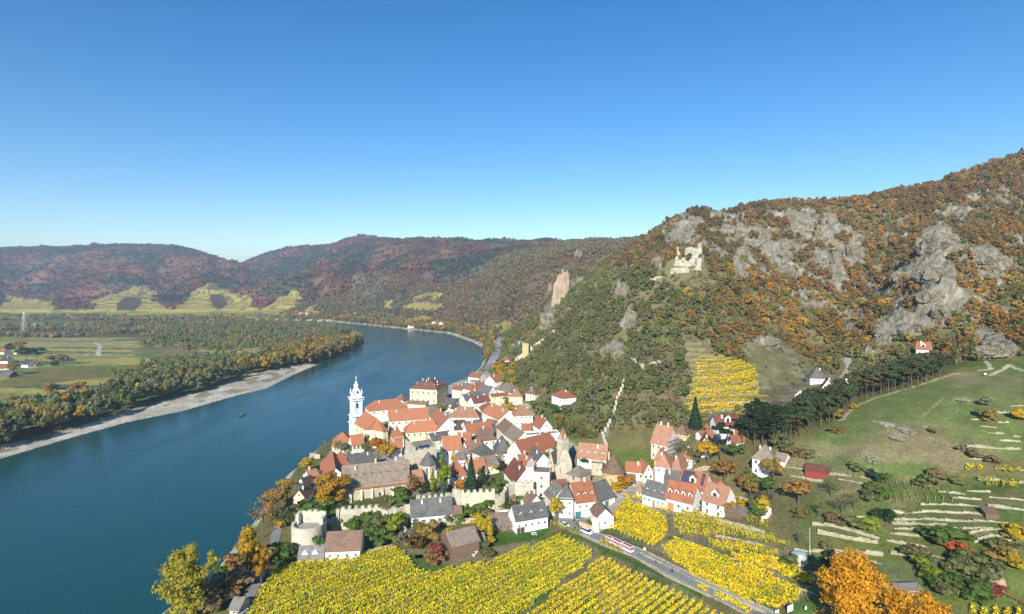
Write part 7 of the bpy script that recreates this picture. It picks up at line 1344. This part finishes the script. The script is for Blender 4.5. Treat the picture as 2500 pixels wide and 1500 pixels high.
def line_row(pts, dens, col, where, seed, hgt=1.7): add_row([(q.x, q.y) for q in [hit(*p) for p in pts]], dens, hgt, .6, col, where, 5, seed, None)
line_row(PL('J',890,625,1050,690,1200,745,1350,790), 14, (.42,.33,.04), 'on the bank below the white car', 801); line_row(PL('T',150,372,210,405,265,432), 18, (.45,.32,.03), 'hanging over the wall beside the little train', 802); line_row(PL('T',683,625,735,652), 22, YEL, 'left of the gap in the roadside wall', 803); line_row(PL('T',775,668,860,705,970,765), 22, YEL, 'right of the gap in the roadside wall', 804)
line_row(PL('K',430,700,550,760,700,830), 14, YEL, 'on the street wall below the slate roofed house', 805); line_row(PL('K',20,600,150,605,330,640), 14, YEL, 'at the top edge of the small bright plot', 806)
# amphitheatre terraces: rows follow the contour
def contour(z, poly):
    q = []; pp_ = []
    for px in range(1660, 1905, 5):
        u = (px-CX)/F; zz_ = terr(u*Ys, Ys); ok = (Ys > 330) & (Ys < 520)
        k = np.nonzero(ok & (zz_ >= z))[0]
        if not len(k): continue
        Y = Ys[k[0]]; pyy = HY-(z-H)/Y*F
        if inpoly(px, pyy, poly): q.append((u*Y, Y))
        elif q: pp_.append(q); q = []
    if q: pp_.append(q)
    return pp_
AMP = PL('R',290,200,420,200,560,215,680,260,700,360,700,420,770,470,830,540,790,560,620,520,560,600,640,640,560,650,300,630,200,560,200,500,240,420,260,300)
lev = 0
for z in np.arange(34, 76, 1.55):
    for seg in contour(z, AMP):
        if len(seg) < 4: continue
        L_ = sum(math.dist(a, b) for a, b in zip(seg, seg[1:]))
        if L_ < 8 or L_ > 160: continue
        bright = (.80,.58,.03) if lev % 4 else (.50,.42,.07)
        add_row(seg[::2] if len(seg) > 6 else seg, 18, 1.4, .6, bright, 'on the curved terraces of the amphitheatre vineyard', 0, 900+lev, None, '%s vine row up from the bottom on the curved amphitheatre terraces' % ordn(lev+1)); lev += 1
        if lev % 2 == 0:
            mb = MB()
            for a, b in zip(seg, seg[1:]):
                if math.dist(a, b) > 14: continue
                z0 = T(*a); mb.tube((a[0], a[1]-1.2, T(a[0], a[1]-1.2)+.25), (b[0], b[1]-1.2, T(b[0], b[1]-1.2)+.25), .45, n=4)
            if mb.v: o_ = mb.build('terrace_wall', MAT['dry_stone']); tag(o_, 'curved dry stone terrace wall between the amphitheatre vine rows', 'terrace wall', 'amphitheatre terrace walls')
print('hill trees', n_hill, 'vine rows', vcount)
# ================================================================ VEHICLES, PEOPLE, BOAT
def paint(name, col, r=.35): m, t, b = nodes(name); b.inputs['Base Color'].default_value = (*col, 1); b.inputs['Roughness'].default_value = r; b.inputs['Coat Weight'].default_value = .3; MAT[name] = m; return m
for n_, c_ in (('white',(.75,.75,.74)),('silver',(.42,.43,.45)),('black',(.02,.02,.025)),('blue',(.03,.05,.14)),('red',(.35,.03,.03)),('grey',(.16,.17,.18)),('sage',(.28,.34,.33))): paint('car_'+n_, c_)
paint('tyre', (.02,.02,.02), .9); paint('train_red', (.35,.03,.06), .4); paint('train_white', (.8,.78,.76), .4); paint('lamp_red', (.4,.02,.02)); paint('lamp_clear', (.8,.8,.8))
def car_parts(L=4.4, Wd=1.8, Hh=1.45, van=False):
    prof = [(-L/2,.35),(L/2,.35),(L/2,.72),(L*.46,.85),(L*.27,.95),(-L*.44,.98),(-L/2,.75)] if not van else [(-L/2,.35),(L/2,.35),(L/2,.85),(L*.42,1.05),(L*.36,1.2),(-L*.48,1.2),(-L/2,1.0)]
    cab = [(L*.26,.94),(L*.10,Hh),(-L*.30,Hh),(-L*.43,.97)] if not van else [(L*.37,1.19),(L*.24,Hh),(-L*.44,Hh),(-L*.48,1.19)]
    def ext(pr, w, tw=None):
        tw = tw or w; n = len(pr); zs_ = [p[1] for p in pr]; zm, zM = min(zs_), max(zs_); ww = lambda z: w+(tw-w)*((z-zm)/(zM-zm))
        return [(x,-ww(z)/2,z) for x, z in pr]+[(x,ww(z)/2,z) for x, z in pr], [tuple(range(n)), tuple(reversed(range(n,2*n)))]+[((i+1)%n,i,n+i,n+(i+1)%n) for i in range(n)]
    b = MB(); b.poly(*ext(prof, Wd)); c = MB(); c.poly(*ext(cab, Wd*.94, Wd*.78)); r = MB(); r.box(cab[2][0]+.05,-Wd*.385,Hh-.02,cab[1][0]-.05,Wd*.385,Hh+.03)
    w = MB(); w2 = []
    for x_ in (-L*.31, L*.31):
        for y_ in (-Wd/2+.02, Wd/2-.02):
            m_ = MB(); n = 14; m_.poly([(.32*math.cos(6.283*i/n),-.11,.32*math.sin(6.283*i/n)) for i in range(n)]+[(.32*math.cos(6.283*i/n),.11,.32*math.sin(6.283*i/n)) for i in range(n)], [tuple(range(n)), tuple(reversed(range(n,2*n)))]+[((i+1)%n,i,n+i,n+(i+1)%n) for i in range(n)])
            w2.append((x_, y_, m_))
    return b, c, r, w2
def make_car(colour, van=False):
    L_ = 5.0 if van else 4.4; Hh = 1.95 if van else 1.45; b, c, r, ws = car_parts(L_, 1.9 if van else 1.8, Hh, van)
    root = empty('van' if van else 'parked_car', (0,0,0)); b.build('body', MAT['car_'+colour], root); c.build('window', MAT['glass'], root); r.build('roof', MAT['car_'+colour], root); wm = ws[0][2].me('wheel', [MAT['tyre']])
    for x_, y_, m_ in ws: ob('wheel', wm, root, (x_, y_, .32))
    for y_ in (-.65,.65): mb = MB(); mb.box(L_/2-.04,y_-.18,.62,L_/2+.03,y_+.18,.76); mb.build('headlight', MAT['lamp_clear'], root); mb = MB(); mb.box(-L_/2-.03,y_-.15,.66,-L_/2+.04,y_+.15,.82); mb.build('tail_light', MAT['lamp_red'], root)
    return root
used_ = {}
def car(label, colour, c, x, y, dx, dy, van=False, group=None, cat='car'):
    k = (colour, van)
    if k in used_: r = copy_tree(used_[k]); 
    else: r = make_car(colour, van); used_[k] = r
    q = hit(*P(c, x, y)); q2 = hit(*P(c, x+dx, y+dy)); r.location = (q.x, q.y, T(q.x, q.y)+.16); r.rotation_euler = (0, 0, math.atan2(q2.y-q.y, q2.x-q.x)); tag(r, label, 'van' if van else cat)
    if group: r['group'] = group
    elif 'group' in r: del r['group']
    return r
car('white estate car at the left side of the gate square','white','J',1105,655,60,32); car('white van driving on the vineyard road','white','J',1435,762,60,26,True); car('pale green car parked before the orange gate','sage','K',690,765,60,22)
car('dark blue car parked by the red roofed row','blue','K',930,792,60,14); car('white car under the last house of the row','white','K',1145,822,60,20); car('white car cut by the bottom edge near the stone hut','white','L',1195,1480,40,-30)
cl_ = ['white','silver','black','grey','blue','silver','white','red','black','silver']
pk = [(740,452),(700,470),(690,545),(720,600),(695,690),(640,750),(600,850),(575,900),(520,955),(640,880),(660,960),(600,1000),(720,930),(680,1020),(545,1060),(610,1080),(700,1060),(520,1130),(590,1150),(650,1140),(730,1090),(745,1000),(775,1010)]
for i, (x_, y_) in enumerate(pk): car('%s car in the riverside car park' % cl_[i % 10], cl_[i % 10], 'Y', x_, y_, 20, -35, group='cars in the riverside car park')
# little tourist train: coupled, so one thing
q = hit(*P('J',2125,1065)); q2 = hit(*P('J',1745,890)); ang = math.atan2(q2.y-q.y, q2.x-q.x); tot = math.dist((q.x,q.y),(q2.x,q2.y)); tn = empty('tourist_train', (q.x, q.y, T(q.x, q.y)+.2), ang); tag(tn, 'red and white tourist road train with two open carriages', 'road train')
us_ = tot/15.5
def zat(x_): return T(q.x+math.cos(ang)*x_, q.y+math.sin(ang)*x_)-T(q.x, q.y)
for nm, x0, x1 in (('carriage',0,5.6),('carriage',6.1,11.7),('locomotive',12.2,15.5)):
    x0 *= us_; x1 *= us_; z_ = zat((x0+x1)/2); mb = MB(); mb.box(x0,-1,z_+.35,x1,1,z_+1.0); body = mb.build(nm, MAT['train_white'], tn)
    mb = MB(); mb.box(x0-.1,-1.12,z_+2.25,x1+.1,1.12,z_+2.38); mb.build('canopy', MAT['train_white'], body); mb = MB(); mb.box(x0+.3,-.55,z_+2.38,x1-.3,.55,z_+2.5); mb.build('roof_panel', MAT['train_red'], body)
    mb = MB(); n = 5 if nm == 'carriage' else 3
    for i in range(n+1):
        for y_ in (-.98,.98): xx = x0+(x1-x0)*i/n; mb.box(xx-.05,y_-.05,z_+1.0,xx+.05,y_+.05,z_+2.25)
    mb.build('posts', MAT['train_white'], body); mb = MB()
    for i in range(n): xx = x0+(x1-x0)*(i+.5)/n; mb.box(xx-.2,-.85,z_+.8,xx+.2,.85,z_+1.35); mb.box(xx-.25,-1.03,z_+.5,xx+.25,-1.005,z_+.95)
    mb.build('seats', MAT['train_red'], body)
    for xx in (x0+.7, x1-.7):
        for y_ in (-.95,.95): ob('wheel', bpy.data.meshes['wheel'], body, (xx, y_, z_+.15))
    if nm == 'locomotive': mb = MB(); mb.box(x1,-.7,z_+.35,x1+1.2,.7,z_+1.25).cyl(x1+.6,0,z_+1.25,z_+2.0,.15,.2,8); mb.build('bonnet', MAT['train_red'], body)
# people
sk_m = surf('skin', (.55,.36,.26), .7, .05, 1, 3); 
for n_, c_ in (('navy',(.03,.04,.08)),('maroon',(.20,.03,.04)),('pale',(.62,.60,.58)),('blackc',(.02,.02,.02)),('denim',(.08,.11,.2)),('khaki',(.25,.2,.12)),('greenc',(.06,.1,.05)),('brownh',(.07,.04,.025))): surf('cloth_'+n_, c_, .9, .1, 2, 6, rnd=0)
def skin_mesh(name, verts, edges, radii, mat_, root=0, sub=1):
    me_ = bpy.data.meshes.new(name); me_.from_pydata(verts, edges, []); o = ob(name, me_); md = o.modifiers.new('s', 'SKIN'); 
    for i, r in enumerate(radii): me_.skin_vertices[0].data[i].radius = (r, r)
    me_.skin_vertices[0].data[root].use_root = True; sb = o.modifiers.new('u', 'SUBSURF'); sb.levels = sub; sb.render_levels = sub
    dg = bpy.context.evaluated_depsgraph_get(); m2 = bpy.data.meshes.new_from_object(o.evaluated_get(dg)); bpy.data.objects.remove(o); m2.materials.clear(); m2.materials.append(mat_); m2.name = name; return m2
def person_set(pose):
    st = .22 if pose != 'stand' else .08; ar = .2 if pose == 'walk' else .08
    V = [(0,0,.95),(0,0,1.15),(0,0,1.38),(0,0,1.5),(.01,0,1.6),(.02,0,1.7),                     # pelvis, waist, chest, neck, head, crown
         (0,.19,1.40),(-ar*.4,.24,1.15),(ar*.5,.24,.92),(ar*.7,.24,.83),(0,-.19,1.40),(ar*.4,-.24,1.15),(ar*1.2,-.24,.93),(ar*1.4,-.24,.84),
         (0,.10,.9),(st*.5,.10,.5),(st*.6,.10,.09),(st*.6+.16,.10,.04),(0,-.10,.9),(-st*.35,-.10,.5),(-st*.9,-.10,.1),(-st*.9+.16,-.10,.04)]
    E = [(0,1),(1,2),(2,3),(3,4),(4,5),(2,6),(6,7),(7,8),(8,9),(2,10),(10,11),(11,12),(12,13),(0,14),(14,15),(15,16),(16,17),(0,18),(18,19),(19,20),(20,21)]
    Rr = [.14,.125,.15,.055,.1,.08,.062,.045,.032,.03,.062,.045,.032,.03,.095,.065,.045,.04,.095,.065,.045,.04]
    body = skin_mesh('body', V, E, Rr, sk_m)
    up = [0,1,2,6,7,8,10,11,12]; mp_ = {v: i for i, v in enumerate(up)}; Eu = [(mp_[a], mp_[b]) for a, b in E if a in mp_ and b in mp_]; rj = [.17,.155,.18,.085,.068,.056,.085,.068,.056]
    dn = [0,14,15,16,18,19,20]; mq = {v: i for i, v in enumerate(dn)}; Ed = [(mq[a], mq[b]) for a, b in E if a in mq and b in mq]; rt2 = [.16,.115,.085,.07,.115,.085,.07]
    return body, [V[i] for i in up], Eu, rj, [V[i] for i in dn], Ed, rt2
hairm = {}
PS = {k: person_set(k) for k in ('stand', 'walk')}; cl_cache = {}
def person(label, c, x, y, pose, jacket, trousers, face):
    body, vu, eu, ru, vd, ed, rd_ = PS[pose]
    for key, vv_, ee_, rr_, cc_ in (('jacket', vu, eu, ru, jacket), ('trousers', vd, ed, rd_, trousers)):
        if (key, pose, cc_) not in cl_cache: cl_cache[(key, pose, cc_)] = skin_mesh(key, vv_, ee_, rr_, MAT['cloth_'+cc_])
    if 'h' not in hairm:
        mb = MB(); mb.cyl(-.02,0,1.62,1.72,.115,.11,10).cyl(-.02,0,1.72,1.79,.11,.05,10); hairm['h'] = mb.me('hair', [MAT['cloth_brownh']])
    q = hit(*P(c, x, y)); r = empty('person', (q.x, q.y, T(q.x, q.y)+.2), face); tag(r, label, 'person'); ob('body', body, r); ob('jacket', cl_cache[('jacket', pose, jacket)], r); ob('trousers', cl_cache[('trousers', pose, trousers)], r); ob('hair', hairm['h'], r); return r
for a in (('walker in dark clothes nearest the gate square tree','J',1245,600,'stand','blackc','navy',1.0),('person in khaki jacket in the group on the square','J',1275,640,'stand','khaki','blackc',2.5),('person in pale jacket at the centre of the square group','J',1300,600,'stand','pale','denim',-2),
 ('person in green jacket at the back of the square group','J',1290,560,'walk','greenc','blackc',.5),('person in dark coat at the right of the square group','J',1310,670,'stand','navy','blackc',2.0),('lone walker in black between the two white vehicles','J',1250,712,'walk','blackc','blackc',-.6),
 ('walker in pale jacket behind the train, left','J',2205,1115,'walk','pale','denim',-.7),('walker in navy jacket behind the train, middle','J',2222,1095,'walk','navy','blackc',-.7),('walker in white top behind the train, right','J',2245,1115,'walk','pale','navy',-.7),('walker in pale clothes beside the signpost','J',2292,1110,'walk','pale','khaki',-.7),
 ('lone walker in black halfway down the road','T',452,492,'walk','blackc','blackc',-.7),('walker in maroon jacket in the couple on the road','T',538,540,'walk','maroon','blackc',-.7),('walker in dark jacket in the couple on the road','T',545,540,'walk','navy','blackc',-.7)): person(*a)
for lb, dx, dy, jk in (('visitor in navy jacket on the bastion platform',-5.2,.5,'navy'),('visitor in pale jacket on the bastion platform',-4.2,1.2,'pale'),('visitor in black jacket at the bastion parapet',-5.0,-1.2,'blackc')):
    r = person(lb, 'H', 200, 700, 'stand', jk, 'denim', 2.0); r.location = (bc.x+dx, bc.y+dy, bc.z+7.6)
# rowing boat on the river
q = at(*P('M',1538,1185), 0); bt = empty('boat', (q.x, q.y, .0), .9); tag(bt, 'small dark boat alone on the river', 'boat')
mb = MB(); hull = [(-3,-.8),(2,-.9),(3.6,0),(2,.9),(-3,.8)]; mb.prism(hull, -.3, .7, top=1.08); mb.build('hull', MAT['timber_dark'], bt); mb = MB(); mb.box(-1.4,-.6,.7,.6,.6,1.7); mb.build('cabin', MAT['car_grey'], bt)
# haze box
m = bpy.data.materials.new('haze'); m.use_nodes = True; t = m.node_tree; t.nodes.clear(); o_ = t.nodes.new('ShaderNodeOutputMaterial'); pv = t.nodes.new('ShaderNodeVolumePrincipled'); pv.inputs['Color'].default_value = (.62,.78,1,1); pv.inputs['Density'].default_value = HAZE if 'HAZE' in globals() else 1.05e-4; pv.inputs['Anisotropy'].default_value = .1
t.links.new(pv.outputs[0], o_.inputs['Volume'])
mb = MB(); zt_ = float(ZZ.max())+40; mb.poly([(-13800,-600,-4.5),(13800,-600,-4.5),(13800,9700,-4.5),(-13800,9700,-4.5),(-13800,-600,zt_),(13800,-600,zt_),(13800,9700,zt_),(-13800,9700,zt_)], [(3,2,1,0),(4,5,6,7),(0,1,5,4),(1,2,6,5),(2,3,7,6),(3,0,4,7)])
hz = mb.build('haze', m); tag(hz, kind='stuff')
